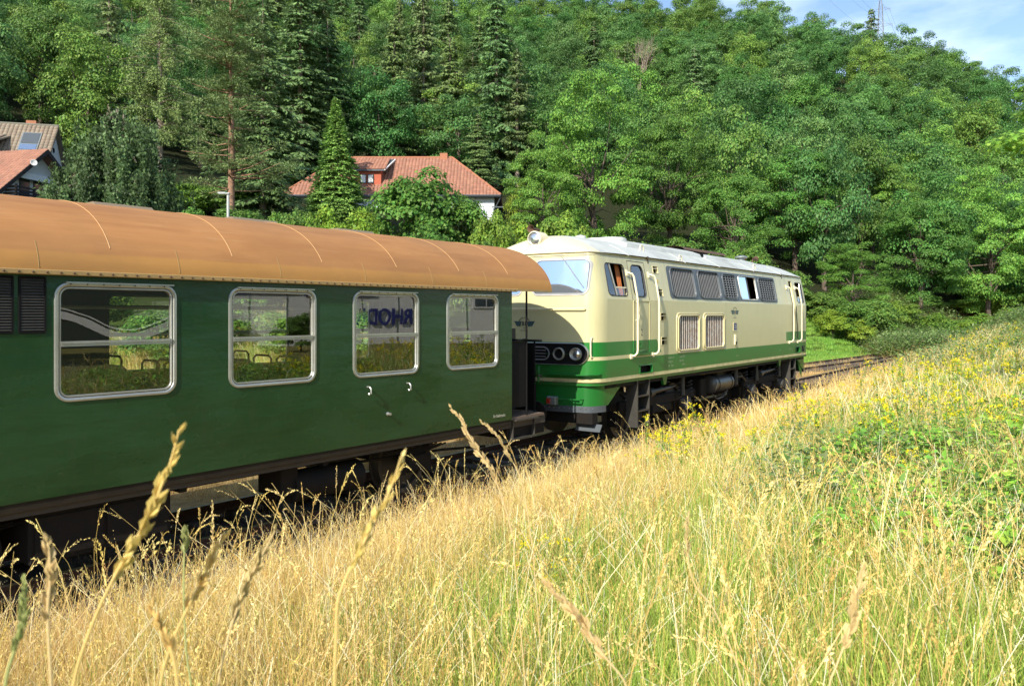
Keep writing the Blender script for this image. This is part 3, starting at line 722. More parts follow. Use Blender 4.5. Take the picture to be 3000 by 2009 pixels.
# roof
zr0 = 3.858
def rz(a, b):
    t_ = abs(b - 1.5); w = 1.38
    h = max(0, 1 - (t_ / w) ** 2.1)
    fa = a - af(t_, .155); fb = (LL - a) - af(t_, .155)
    df = max(0, min(fa, fb)); q = min(1, df / 1.15)
    g_ = math.sqrt(max(0, 1 - (1 - q) ** 2.4))
    return zr0 + .445 * h * g_
base = [(a - .0, W2 - t_) for a, t_ in halfloop(.155)]
loop = base + [(a, W2 - 1.345) for a in np.arange(0, 0, 1)]
far = [(a, 1.5 + 1.345) for a in np.arange(.4, LL, .4)]
rear = [(LL - a, W2 - t_) for a, t_ in reversed(halfloop(.155))]
near = [(a, 1.5 - 1.345) for a in np.arange(LL - .4, .1, -.4)]
loop = base + far + rear + near
rows = []
for s_ in [0, .015, .04, .07, .11, .16, .22, .29, .37, .46, .56, .67, .78, .89, 1.0]:
    row = []
    for (a, b) in loop:
        ca_ = min(max(a, 1.5), LL - 1.5); p = (a + (ca_ - a) * s_, b + (1.5 - b) * s_)
        row.append((p[0], p[1], rz(*p)))
    rows.append(row)
m = MB(); m.grid(rows, True, True); lb(m, 'roof', MT['locoroof'])
# eave strip
def strip(loopf, z0, z1, out, name, mat):
    m = MB(); rows = []
    for (o_, z) in ((-.02, z0), (out, z0 + .004), (out, z1 - .004), (-.02, z1)):
        row = []
        L_ = loopf(z0)
        n_ = len(L_)
        for i, p in enumerate(L_):
            a = L_[(i - 1) % n_]; b = L_[(i + 1) % n_]; d = Vector((b[0] - a[0], b[1] - a[1], 0)).normalized()
            nn = Vector((-d.y, d.x, 0)); row.append((p[0] + nn.x * o_ * sgn, p[1] + nn.y * o_ * sgn, z))
        rows.append(row)
    m.grid(rows, False, True); return lb(m, name, mat)
def fullloop(z):
    d = lean(z)
    f = [(a, W2 - t_, z) for a, t_ in halfloop(d)]; r_ = [(LL - a, W2 - t_, z) for a, t_ in reversed(halfloop(d))]
    return f + r_
sgn = -1
strip(fullloop, 3.832, 3.862, .022, 'eave_strip', MT['cream'])
sgn = -1
strip(lambda z: fullloop(z), 1.340, 1.352, .010, 'waist_strip', MT['cream'])
# roof fittings
def raised(a0, a1, b0, b1, h, n=8):
    rows = []; 
    for k in range(n + 1):
        b = b0 + (b1 - b0) * k / n
        row = [(a0 - .12, b, rz(a0 - .12, b) - .01)] + [(a, b, rz(a, b) + h) for a in np.linspace(a0, a1, 6)] + [(a1 + .12, b, rz(a1 + .12, b) - .01)]
        rows.append(row)
    first = [(p[0], b0 - .04, rz(p[0], b0 - .04) - .01) for p in rows[0]]; last = [(p[0], b1 + .04, rz(p[0], b1 + .04) - .01) for p in rows[0]]
    return MB().grid([first] + rows + [last], False)
lb(raised(1.95, 5.9, .62, 2.38, .075), 'roof_hatch', MT['locoroof'])
lb(raised(6.3, 10.3, .62, 2.38, .04), 'roof_hatch', MT['locoroof'])
m = MB(); m.box(5.98, .66, rz(6, .66) - .02, 6.22, 1.0, rz(6, .9) + .02); lb(m, 'roof_gap_cover', MT['black'])
m = MB(); m.grid([[(a, b, rz(a, b) + .10 + .12 * math.sin(math.pi * min(1, max(0, (b - 1.25) / .9))) ** .5) for b in np.linspace(1.25, 2.15, 9)] for a in np.linspace(6.4, 9.4, 7)])
for a in (6.4, 9.4): m.add([(a, b, rz(a, b) + .05) for b in (1.25, 2.15)] + [(a, 1.7, rz(a, 1.7) + .15)], [(0, 1, 2)])
grl_ = lb(m, 'fan_cowl', MT['rust'])
for a in np.arange(6.6, 9.4, .4):
    m = MB(); m.tube([(a, 1.28, rz(a, 1.3) + .02), (a, 1.28, rz(a, 1.3) + .11)], .012, 5); q = m.build('cowl_post', MT['rust']); q.parent = grl_
m = MB(); m.lathe([(.36, 0), (.36, .06), (.30, .09), (0, .10)], (3.0, 1.6, rz(3, 1.6) + .07), (0, 0, 1), 24); lb(m, 'roof_fan_cover', MT['locoroof'])
m = MB(); m.lathe([(.1, 0), (.1, .08), (.2, .10), (.2, .13), (.08, .17), (0, .17)], (10.7, 1.3, rz(10.7, 1.3) + .03), (0, 0, 1), 18); lb(m, 'roof_ventilator', MT['galv'])
m = MB(); m.lathe([(.12, 0), (.12, .07), (0, .1)], (1.45, 1.5, rz(1.45, 1.5)), (0, 0, 1), 18); lb(m, 'roof_ventilator', MT['locoroof'])
for (a, b) in ((2.35, .48), (3.75, .20), (9.0, .3), (2.4, 2.6)):
    z = rz(a, b); m = MB(); m.tube([(a - .07, b, z - .01), (a - .065, b, z + .07), (a - .02, b, z + .115), (a + .05, b, z + .115), (a + .10, b, z + .07), (a + .11, b, z - .01)], .016, 6); lb(m, 'lifting_eye', MT['creamrail'])
for a in (1.1, 3.9, 6.0, 8.5, 10.9):
    m = MB(); m.tube([(a, b, rz(a, b) + .002) for b in np.linspace(.12, .58, 8)], .007, 4); lb(m, 'roof_seam', MT['locoroof'])
def horn(a, b, s_, zoff=.12):
    z = rz(max(a, -.2), b); m = MB()
    m.lathe([(.018, .34), (.022, .26), (.028, .14), (.05, .06), (.085, 0), (.078, .004), (.04, .07), (.02, .12), (0, .13)], (a, b, z + zoff), (s_, 0, 0), 18)
    m.tube([(a + s_ * .3, b, z), (a + s_ * .3, b, z + zoff)], .02, 6)
    lb(m, 'horn', MT['rust'])
horn(-.12, 1.74, 1, .24); horn(.10, 1.55, 1, .10) if False else None
horn(11.5, 1.5, -1, .16); horn(11.6, 1.15, -1, .16)
# top headlight
m = MB(); m.lathe([(.0, -.3), (.155, -.3), (.165, -.05), (.165, .0), (.15, .012), (.135, .012), (.128, -.01)], (-.34, 1.5, 4.17), (-1, 0, 0), 28); hl = lb(m, 'headlight', MT['creamrail'])
m = MB(); m.lathe([(.13, -.02), (.10, .005), (.05, .018), (0, .022)], (-.34, 1.5, 4.17), (-1, 0, 0), 24); q = m.build('lens', MT['lens']); q.parent = hl
m = MB(); m.lathe([(.128, -.004), (.137, .016), (.146, .012), (.15, .0)], (-.34, 1.5, 4.17), (-1, 0, 0), 28); q = m.build('rim', MT['alu']); q.parent = hl
# windscreens
def fmap(b, z, d):
    dd = lean(z); return (af(1.5 - b, dd) - d, b, z)
def ws(b0, b1):
    z0, z1, r_ = 3.035, 3.725, .13
    m = MB(); rows = []
    pts = rrect(b0 + .02, z0 + .02, b1 - .02, z1 - .02, r_ - .02, 8, 14)
    c = ((b0 + b1) / 2, (z0 + z1) / 2)
    for s_ in (1, .85, .7, .55, .4, .25, .1, .01): rows.append([fmap(c[0] + (p[0] - c[0]) * s_, c[1] + (p[1] - c[1]) * s_, .008) for p in pts])
    m.grid(rows, True, True); p_ = lb(m, 'windscreen', MT['ws'])
    m = MB(); m.ring(b0 - .022, z0 - .022, b1 + .022, z1 + .022, r_ + .022, [(0, 0), (.003, .012), (.018, .018), (.030, .016), (.044, .020), (.05, .006)], fmap, True, 9, 14)
    q = m.build('window_seal', MT['slat']); q.parent = p_
    m = MB(); m.ring(b0 + .008, z0 + .008, b1 - .008, z1 - .008, r_, [(0, .012), (.004, .019), (.012, .019), (.018, .008)], fmap, True, 9, 14)
    q = m.build('window_trim', MT['rubber']); q.parent = p_
ws(.20, 1.37); ws(1.63, 2.80)
for b in (.80, 2.2):
    m = MB(); p0 = fmap(b, 3.80, .03); p1 = fmap(b - .48, 3.22, .035)
    m.tube([p0, p1], .006, 6); m.tube([fmap(b - .25, 3.49, .028), fmap(b - .52, 3.17, .028)], .008, 5); lb(m, 'wiper', MT['slatd'])
# rain visor line across the front
m = MB(); L0 = [p for p in frontloop(3.80)]
rows = [[(p[0] - dz_ * 1, p[1], z_) for p in L0] for dz_, z_ in ((-.01, 3.80), (.02, 3.806), (.02, 3.822), (-.01, 3.83))]
m.grid(rows, False); lb(m, 'drip_strip', MT['creamrail'])
# handrail across the nose
m = MB(); m.tube([fmap(b, 2.76, .07) for b in np.linspace(.22, 2.78, 14)], .014, 7)
for b in (.22, .9, 2.1, 2.78): m.tube([fmap(b, 2.76, .07), fmap(b, 2.74, -.01)], .011, 6)
lb(m, 'nose_handrail', MT['creamrail'])
# grab irons beside the lamps
for b in (.12, 2.88):
    m = MB(); m.tube([fmap(b, 1.83, -.01), fmap(b, 1.83, .05), fmap(b, 1.90, .07), fmap(b, 2.12, .07), fmap(b, 2.20, .05), fmap(b, 2.20, -.01)], .016, 7); lb(m, 'grab_iron', MT['creamrail'])
# emblem
def emblem(parent_name, org, ax, s_=1.0):
    # ax: function (x right, z up) -> local position ; rot
    fn, rot = ax
    m = MB()
    for sg in (-1, 1):
        q = [(sg * .07, .055), (sg * .27, .06), (sg * .20, -.045), (sg * .10, -.05)]
        m.add([fn(x * s_, z * s_) for x, z in q], [(0, 1, 2, 3) if sg < 0 else (3, 2, 1, 0)])
        for k in (.02, -.012):
            pass
    e = lb(m, 'emblem', MT['wingblue'])
    def tx(body, size, x, z, ang=0, mat='letterdark', bold=0.0, sx=1):
        r2 = rot.copy() if hasattr(rot, 'copy') else rot
        M = Matrix.Rotation(rot[2], 4, 'Z') @ Matrix.Rotation(rot[0], 4, 'X') @ Matrix.Rotation(ang, 4, 'Z')
        o = text('letter', body, size * s_, (0, 0, 0), (0, 0, 0), MT[mat], e, bold=bold, sx=1)
        o.matrix_local = Matrix.Translation(Vector(fn(x * s_, z * s_))) @ M @ Matrix.Diagonal((sx, 1, 1, 1))
    tx('B', .125, -.033, .005, bold=.003, sx=.8); tx('E', .125, .036, .005, bold=.003, sx=.8)
    word = 'BROHLTAL EISENBAHN'
    for i, ch in enumerate(word):
        if ch == ' ': continue
        th = R(56 - 112 * i / (len(word) - 1)); tx(ch, .034, -math.sin(th) * .155, -.02 + math.cos(th) * .155, th, bold=.001)
    tx('1901', .034, 0, -.085, bold=.0005); tx('Brohl - Lützing', .04, 0, -.135, bold=.0005, sx=.75)
fr_fn = (lambda x, z: (af(0.13 - x, 0) - .006 if False else af(-x - .0, 0) - .007, 1.55 - x, 2.46 + z), (R(90), 0, R(-90)))
emblem('front', None, fr_fn, .95)
emblem('side', None, ((lambda x, z: (6.72 + x, -.005, 2.70 + z)), (R(90), 0, 0)), 1.0)
# lamp panel on the nose
def stad(z0, z1, b0, b1, dep, name, mat, n=10, prof=None):
    m = MB(); r_ = (z1 - z0) / 2; c = ((b0 + b1) / 2, (z0 + z1) / 2); rows = []
    def pts(off):
        L_ = []
        bb0, bb1, rr = b0 + off, b1 - off, r_ - off
        for i in range(n + 1): a = R(-90 + 180 * i / n); L_.append((bb1 - rr + rr * math.cos(a), c[1] + rr * math.sin(a)))
        for k in range(1, 12): L_.append((bb1 - rr + (bb0 + rr - bb1 + rr) * k / 12, c[1] + rr))
        for i in range(n + 1): a = R(90 + 180 * i / n); L_.append((bb0 + rr + rr * math.cos(a), c[1] + rr * math.sin(a)))
        for k in range(1, 12): L_.append((bb0 + rr + (bb1 - rr - bb0 - rr) * k / 12, c[1] - rr))
        return L_
    for (off, dd) in prof: rows.append([fmap(p[0], p[1], dd) for p in pts(off)])
    m.grid(rows, True, True); return lb(m, name, mat)
lp_ = stad(1.685, 2.095, .17, 2.83, 0, 'lamp_panel', MT['greyblack'] if 'greyblack' in MT else MT['black'], prof=[(0, -.01), (.002, .035), (.02, .045), (.05, .035), (.10, .035), (.2, .035)])
q = stad(1.675, 2.105, .16, 2.84, 0, 'panel_rim', MT['alu'], prof=[(0, .0), (.0, .04), (.012, .05), (.018, .04)]); q.parent = lp_
q.matrix_parent_inverse = Matrix.Identity(4)
for b, lit in ((.40, True), (.74, False), (2.26, False), (2.60, True)):
    p = fmap(b, 1.89, .035); ax = Vector((-1, (b - 1.5) * .12 * (1 if b > 1.5 else 1), 0)).normalized()
    m = MB(); m.lathe([(.125, -.02), (.125, .03), (.112, .045), (.098, .04), (.092, .0)], p, ax, 26); h_ = lb(m, 'headlight', MT['alu'])
    if lit:
        m = MB(); m.lathe([(.096, .012), (.07, .03), (.03, .04), (0, .042)], p, ax, 22); q = m.build('lens', MT['lens']); q.parent = h_
    else:
        m = MB(); m.lathe([(.096, -.0), (.06, -.015), (0, -.02)], p, ax, 22); q = m.build('lens', MT['black']); q.parent = h_
m = MB()
for z in (1.83, 1.89, 1.95): m.tube([fmap(b, z, .05) for b in np.linspace(1.02, 1.98, 8)], .008, 5)
lb(m, 'grille_bar', MT['slatd'])
q = stad(1.755, 2.025, .94, 2.06, 0, 'grille_frame', MT['slatd'], prof=[(0, .036), (.0, .05), (.018, .055), (.028, .04)])
# step ledge, pipes, socket, metal strip, skirt, rail guard
m = MB(); pts = [fmap(b, 1.50, 0) for b in np.linspace(.02, 1.0, 9)]
m.grid([[(p[0], p[1], 1.485) for p in pts], [(p[0] - .13, p[1] - .02, 1.485) for p in pts], [(p[0] - .13, p[1] - .02, 1.505) for p in pts], [(p[0], p[1], 1.505) for p in pts]], False); lb(m, 'foot_ledge', MT['greenloco'])
m = MB(); pts = [fmap(b, 1.50, 0) for b in np.linspace(2.0, 2.98, 9)]
m.grid([[(p[0], p[1], 1.485) for p in pts], [(p[0] - .13, p[1] + .02, 1.485) for p in pts], [(p[0] - .13, p[1] + .02, 1.505) for p in pts], [(p[0], p[1], 1.505) for p in pts]], False); lb(m, 'foot_ledge', MT['greenloco'])
m = MB(); p = fmap(1.16, 1.6, 0); m.tube([(p[0] + .02, p[1], 1.63), (p[0] - .06, p[1], 1.63), (p[0] - .08, p[1], 1.58), (p[0] - .08, p[1], 1.33)], [.02, .022, .024, .02], 8); m.lathe([(.035, 0), (.035, .05)], (p[0] - .08, p[1], 1.5), (0, 0, 1), 10); lb(m, 'air_pipe', MT['greenloco'])
def skirt(rear=False):
    m = MB(); zt, zb = 1.28, .88; rows = []
    for z in (zt, 1.1, .95, zb):
        k = (zt - z) / (zt - zb); L_ = []
        ex = .75 - .62 * k                     # how far it reaches back along the side
        for i in range(6): L_.append((ex * (1 - i / 6), .06, z))
        L_ += [(a * (1 - .0 * k) + .05, 1.5 - t_ * .96, z) for a, t_ in halfloop(0)]
        for i in range(1, 7): L_.append((ex * i / 6, 2.94, z))
        if rear: L_ = [(LL - p[0], p[1], p[2]) for p in reversed(L_)]
        rows.append(L_)
    m.grid(rows); o = lb(m, 'nose_skirt', MT['greenloco'])
    m = MB(); L_ = [(a + .04, 1.5 - t_ * .965, .0) for a, t_ in halfloop(0)]
    if rear: L_ = [(LL - p[0], p[1], p[2]) for p in reversed(L_)]
    m.grid([[(p[0], p[1], z) for p in L_] for z in (.885, .76)], False); q = m.build('skirt_edge', MT['greyband']); q.parent = o
    if not rear:
        for b in np.arange(.1, 1.3, .11):
            p = fmap(b, 1.2, 0); m = MB(); m.lathe([(.012, 0), (.008, .01), (0, .012)], (p[0] + .035, b * .965 + .05, .84), (-1, 0, 0), 7); q = m.build('bolt', MT['steel']); q.parent = o
skirt(); skirt(True)
m = MB(); m.tube([fmap(b, 1.02, .10) for b in (.30, .40, .62, .72)], .014, 6); m.tube([fmap(.72, 1.02, .10), fmap(.72, 1.02, -.04)], .012, 6); m.tube([fmap(.30, 1.02, .10), fmap(.30, 1.02, -.04)], .012, 6); lb(m, 'step_iron', MT['greenloco'])
p = fmap(.86, .96, 0); m = MB(); m.box(p[0] - .10, .78, .90, p[0] + .02, .98, 1.06, bev=.012); sk = lb(m, 'socket_box', MT['galv'])
m = MB(); m.box(p[0] - .13, .88, .93, p[0] - .102, .975, 1.03, bev=.01); q = m.build('socket_lid', MT['red']); q.parent = sk
m = MB(); m.box(-.42, 1.02, .86, -.36, 1.45, 1.40); m.box(-.46, 1.08, .90, -.43, 1.4, 1.30); lb(m, 'coupler_guard', MT['greenloco'])
m = MB(); m.box(-.80, 1.3, .3, -.5, 1.7, 1.28, bev=.03); lb(m, 'coupler_housing', MT['under'])
m = MB(); m.box(-.4, .1, .55, -.2, 2.9, .76); lb(m, 'buffer_beam', MT['under'])
for b in (.62, 2.38):
    m = MB(); m.lathe([(.11, 0), (.11, .22), (.07, .23), (.07, .36), (.2, .38), (.21, .4), (0, .43)], (-.35, b, .90), (-1, 0, 0), 20) if False else None
m = MB(); m.add([(-.30, .0, .40), (-.30, .55, .40), (-.24, .55, .54), (-.24, -.02, .54), (-.28, .0, .40), (-.28, .55, .40), (-.22, .55, .54), (-.22, -.02, .54)], [(0, 1, 2, 3), (7, 6, 5, 4), (0, 4, 5, 1), (3, 2, 6, 7), (0, 3, 7, 4), (1, 5, 6, 2)]); lb(m, 'rail_guard', MT['greyband'])
m = MB(); m.tube([(-.26, .3, .5), (-.26, .3, .95)], .02, 6); lb(m, 'guard_hanger', MT['under2'])
# slots
for s_ in slots_up + slots_lo:
    a0, z0, a1, z1 = s_
    m = MB(); m.ring(a0 - .012, z0 - .012, a1 + .012, z1 + .012, .012, [(0, 0), (.003, .008), (.012, .008), (.014, -.06)], sm_, False, 1); st_ = lb(m, 'foot_hole', MT['cream'])
    m = MB(); m.add(*boxmp(a0, z0 + .095, a1, z0 + .108, -.03, .002, sm_)); q = m.build('bar', MT['creamrail']); q.parent = st_
    m = MB(); m.add([sm_(a0, z0, -.036), sm_(a1, z0, -.036), sm_(a1, z0, -.12), sm_(a0, z0, -.12), sm_(a0, z1, -.036), sm_(a1, z1, -.036), sm_(a1, z1, -.12), sm_(a0, z1, -.12)], [(0, 1, 2, 3), (4, 7, 6, 5), (3, 2, 6, 7), (1, 5, 6, 2), (0, 3, 7, 4)])
    q = m.build('pocket', MT['curtainb'] if 'curtainb' in MT else MT['strip']); q.parent = st_
# grey band behind the grilles
gb = [(2.86, 3.01), (10.24, 3.01), (10.24, 3.745), (2.86, 3.745)]
gb = rrect(2.86, 3.005, 10.26, 3.745, .1, 5)
m = MB(); m.panel(gb, [rrect(*g_, .12, 5) for g_ in bigg] + [rrect(*w4, .08, 4)], lambda a, z, d: sm_(a, z, d + .006), .005); gband = lb(m, 'grey_band', MT['greyband'])
def grille(g_, vertical, nv, nh=0, mat='slatd', fmat='greyband', rr=.12, wid=.035):
    a0, z0, a1, z1 = g_
    m = MB(); m.ring(a0 - .028, z0 - .028, a1 + .028, z1 + .028, rr + .028, [(0, .006), (.004, .030), (.022, .034), (.032, .022), (.036, -.02)], sm_, True, 7); f = lb(m, 'grille', MT[fmat])
    def ext(c, lo, hi, r_):      # vertical extent of a slat inside the rounded opening
        e = min(c - a0, a1 - c); return 0 if e >= r_ else r_ - math.sqrt(max(0, r_ * r_ - (r_ - e) ** 2))
    for i in range(nv):
        c = a0 + (i + .5) * (a1 - a0) / nv; cut = ext(c, z0, z1, rr - .02)
        m = MB(); h = wid / 2
        za, zb = z0 + cut + .004, z1 - cut - .004
        vs = [sm_(c - h, za, -.006), sm_(c + h * .2, za, .004), sm_(c + h, za, -.03), sm_(c - h, zb, -.006), sm_(c + h * .2, zb, .004), sm_(c + h, zb, -.03)]
        m.add(vs, [(0, 1, 4, 3), (1, 2, 5, 4), (2, 0, 3, 5)]); q = m.build('slat', MT[mat]); q.parent = f
    for i in range(nh):
        z = z0 + (i + .5) * (z1 - z0) / nh; c0 = ext(a0 + .0, z0, z1, 0)
        e = min(z - z0, z1 - z); cut = 0 if e >= rr else rr - math.sqrt(max(0, rr * rr - (rr - e) ** 2))
        m = MB(); m.add(*boxmp(a0 + cut * .7, z - .009, a1 - cut * .7, z + .009, -.02, .006, sm_)); q = m.build('cross_bar', MT['slatd']); q.parent = f
    m = MB(); m.add([sm_(a0 - .02, z0 - .02, -.09), sm_(a1 + .02, z0 - .02, -.09), sm_(a1 + .02, z1 + .02, -.09), sm_(a0 - .02, z1 + .02, -.09)], [(0, 1, 2, 3)]); q = m.build('backing', MT['black']); q.parent = f
grille(bigg[0], True, 14, wid=.042); grille(bigg[1], True, 13, wid=.042); grille(bigg[2], True, 5, 10, wid=.035); grille(bigg[3], True, 7, 10, wid=.035)
grille(low[0], True, 11, mat='slatrust', fmat='cream', rr=.1, wid=.054); grille(low[1], True, 11, mat='slatrust', fmat='cream', rr=.1, wid=.054)
for g_ in low:
    a0, z0, a1, z1 = g_
    m = MB(); m.ring(a0 - .10, z0 - .075, a1 + .10, z1 + .075, .14, [(0, 0), (.006, .016), (.02, .02), (.03, .012), (.07, .008)], sm_, True, 7); f = lb(m, 'grille_surround', MT['cream'])
    for k in range(8):
        for (x, z) in ((a0 + .02 + k * (a1 - a0 - .04) / 7, z0 - .045), (a0 + .02 + k * (a1 - a0 - .04) / 7, z1 + .045)):
            m = MB(); m.lathe([(.010, 0), (.007, .008), (0, .01)], sm_(x, z, .014), (0, -1, 0), 6); q = m.build('bolt', MT['creamrail']); q.parent = f
# sliding window, half open
m = MB(); m.ring(w4[0] - .02, w4[1] - .02, w4[2] + .02, w4[3] + .02, .1, [(0, .006), (.004, .02), (.02, .022), (.03, .008), (.034, -.03)], sm_, True, 5); f = lb(m, 'sliding_window', MT['alu'])
m = MB(); m.add([sm_(w4[0] + .01, w4[1] + .01, -.02), sm_(7.95, w4[1] + .01, -.02), sm_(7.95, w4[3] - .01, -.02), sm_(w4[0] + .01, w4[3] - .01, -.02)], [(0, 1, 2, 3)]); q = m.build('pane', MT['ws']); q.parent = f
m = MB(); m.add(*boxmp(7.94, w4[1], 7.97, w4[3], -.03, -.005, sm_)); q = m.build('sash', MT['rubber']); q.parent = f
# cab side window: fixed quarter light, open rest, ledge; rear cab the same
def cab_window(c, flip=False):
    a0, z0, a1, z1 = c
    m = MB(); m.ring(a0 - .016, z0 - .016, a1 + .016, z1 + .016, .11, [(0, .0), (.003, .010), (.012, .012), (.018, .004), (.02, -.03)], sm_, True, 5); f = lb(m, 'cab_window', MT['rubber'])
    px0, px1 = (a0 + .02, a0 + .30) if not flip else (a1 - .26, a1 - .02)
    m = MB(); tp = .12
    if not flip: q4 = [(px0, z0 + .01), (px1 + .02, z0 + .01), (px1 - .12, z1 - .01), (px0 + .02, z1 - .01)]
    else: q4 = [(px0 - .02, z0 + .01), (px1, z0 + .01), (px1 - .02, z1 - .01), (px0 + .1, z1 - .01)]
    m.add([sm_(x, z, -.012) for x, z in q4], [(0, 1, 2, 3)]); q = m.build('quarter_light', MT['glass2']); q.parent = f
    k0, k1 = (q4[1], q4[2]) if not flip else (q4[0], q4[3])
    m = MB(); m.tube([sm_(k0[0] + .01, k0[1], -.004), sm_(k1[0] + .01, k1[1], -.004)], .016, 6); q = m.build('mullion', MT['alu']); q.parent = f
    xa, xb = (q4[1][0], a1) if not flip else (a0, q4[0][0])
    m = MB(); m.add(*boxmp(xa, z0 + .15, xb, z0 + .175, -.03, 0, sm_)); q = m.build('sash', MT['creamrail']); q.parent = f
    m = MB(); m.add([sm_(xa, z0, -.02), sm_(xb, z0, -.02), sm_(xb, z0 + .15, -.02), sm_(xa, z0 + .15, -.02)], [(0, 1, 2, 3)]); q = m.build('lower_pane', MT['glass2']); q.parent = f
    m = MB(); rr_ = []
    cx = a1 - .06 if not flip else a0 + .1
    for k in range(7): rr_.append([sm_(cx - .12 + k * .03, z, -.10 - .02 * (k % 2)) for z in (z0, z1)])
    m.grid(rr_); q = m.build('curtain', MT['curtain']); q.parent = f
cab_window(cabw); cab_window(rwin, True)
# cab door
m = MB(); m.ring(1.06, 1.86, 1.80, 2.94, .012, [(0, 0), (.004, .010), (.012, .010), (.018, -.004), (.03, .006)], sm_, False, 1); dr = lb(m, 'cab_door', MT['livery'])
m = MB(); m.add([sm_(*p, .0035) for p in ((1.04, 2.955), (1.052, 2.955), (1.052, 3.75), (1.04, 3.75))] + [sm_(*p, .0035) for p in ((1.79, 2.955), (1.802, 2.955), (1.802, 3.75), (1.79, 3.75))] + [sm_(*p, .0035) for p in ((1.04, 3.75), (1.802, 3.75), (1.802, 3.762), (1.04, 3.762))], [(0, 1, 2, 3), (4, 5, 6, 7), (8, 9, 10, 11)]); q = m.build('door_joint', MT['rubber']); q.parent = dr
m = MB(); m.ring(doorw[0] - .02, doorw[1] - .02, doorw[2] + .02, doorw[3] + .02, .15, [(0, 0), (.003, .014), (.014, .016), (.024, .004), (.026, -.03)], sm_, True, 6); q = m.build('window_seal', MT['rubber']); q.parent = dr
m = MB(); m.add([sm_(doorw[0], doorw[1], -.012), sm_(doorw[2], doorw[1], -.012), sm_(doorw[2], doorw[3], -.012), sm_(doorw[0], doorw[3], -.012)], [(0, 1, 2, 3)]); q = m.build('pane', MT['glass2']); q.parent = dr
m = MB(); c = (1.17, 2.72); m.tube([sm_(c[0] + .05 * math.cos(R(t_)) * 1.8, c[1] + .19 * math.sin(R(t_)), .05) for t_ in range(-90, 91, 15)], .011, 6); m.tube([sm_(c[0], 2.72, .05), sm_(c[0] + .1, 2.72, .03)], .012, 6); m.tube([sm_(1.17, 2.91, .05), sm_(1.17, 2.91, 0)], .01, 5); m.tube([sm_(1.17, 2.53, .05), sm_(1.17, 2.53, 0)], .01, 5); q = m.build('door_handle', MT['creamrail']); q.parent = dr
m = MB(); m.ring(1.20, 1.96, 1.42, 2.07, .008, [(0, 0), (.003, .012), (.014, .012), (.02, -.0)], sm_, False, 1); q = m.build('kick_pocket', MT['greenloco']); q.parent = dr
m = MB(); m.add(*boxmp(1.06, 1.80, 1.80, 1.855, 0, .05, sm_)); q = m.build('door_sill', MT['greenloco']); q.parent = dr
o = text('door_number', '2', .20, sm_(1.44, 2.27, .004), (R(90), 0, 0), MT['letterdark'], dr, sx=.7, bold=.002)
o = text('lettering', 'Tür geschlossen halten', .03, sm_(1.45, 1.90, .008), (R(90), 0, 0), MT['letterpale'], dr)
# grab rails beside the doors
def grabrail(a, z0, z1, parent=None):
    m = MB(); b_ = .10
    P = [sm_(a - .05, z1 + .0, -.01), sm_(a - .05, z1, .05), sm_(a - .01, z1 - .02, b_), sm_(a + .03, z1 - .08, b_ + .01)]
    P += [(a + .03, -b_ - .01 + lean(z) * (1 if z > ZK else 0), z) for z in np.linspace(z1 - .15, z0 + .12, 12)]
    P += [sm_(a + .02, z0 + .06, b_ + .005), sm_(a - .02, z0 + .01, b_ - .03), sm_(a - .05, z0, -.01)]
    m.tube(P, .022, 9)
    m.add(*boxmp(a - .10, z1 - .06, a - .02, z1 + .06, 0, .03, sm_)); m.add(*boxmp(a - .10, z0 - .05, a - .02, z0 + .04, 0, .03, sm_)); lb(m, 'grab_rail', MT['creamrail'])
    # recess the rail stands in
    m = MB(); m.add([sm_(a - .07, 1.86, .003), sm_(a + .05, 1.86, .003), sm_(a + .05, 2.94, .003), sm_(a - .07, 2.94, .003)], [(0, 1, 2, 3)])
for a in (1.02, 2.00, 11.36, 12.20): grabrail(a, 1.80, 3.50)
# rear door ajar with dark gap
m = MB(); m.add([(rdoor[0] - .0, .02, 1.86), (rdoor[0] + .28, .25, 1.86), (rdoor[0] + .28, .25 + .1, 3.7), (rdoor[0], .13, 3.7)], [(0, 1, 2, 3)]); lb(m, 'cab_door', MT['cream'])
m = MB(); m.tube([(11.85, -.05, 2.9), (11.84, -.06, 2.6), (11.93, -.06, 2.3), (11.95, -.05, 1.9)], .012, 6); lb(m, 'hanging_cable', MT['black'])
# eye-shaped openings in the frame
for (a0, z0, a1, z1) in ((1.36, 1.43, 1.92, 1.58), (12.0, 1.45, 12.35, 1.62)):
    m = MB(); m.ring(a0 - .02, z0 - .02, a1 + .02, z1 + .02, .02, [(0, 0), (.003, .012), (.016, .014), (.022, .004), (.024, -.05)], sm_, False, 3); f = lb(m, 'frame_opening', MT['galvgreen'] if 'galvgreen' in MT else MT['greenloco'])
    m = MB(); m.add([sm_(a0 - .02, z0 - .02, -.10), sm_(a1 + .02, z0 - .02, -.10), sm_(a1 + .02, z1 + .02, -.10), sm_(a0 - .02, z1 + .02, -.10)], [(0, 1, 2, 3)]); q = m.build('backing', MT['black']); q.parent = f
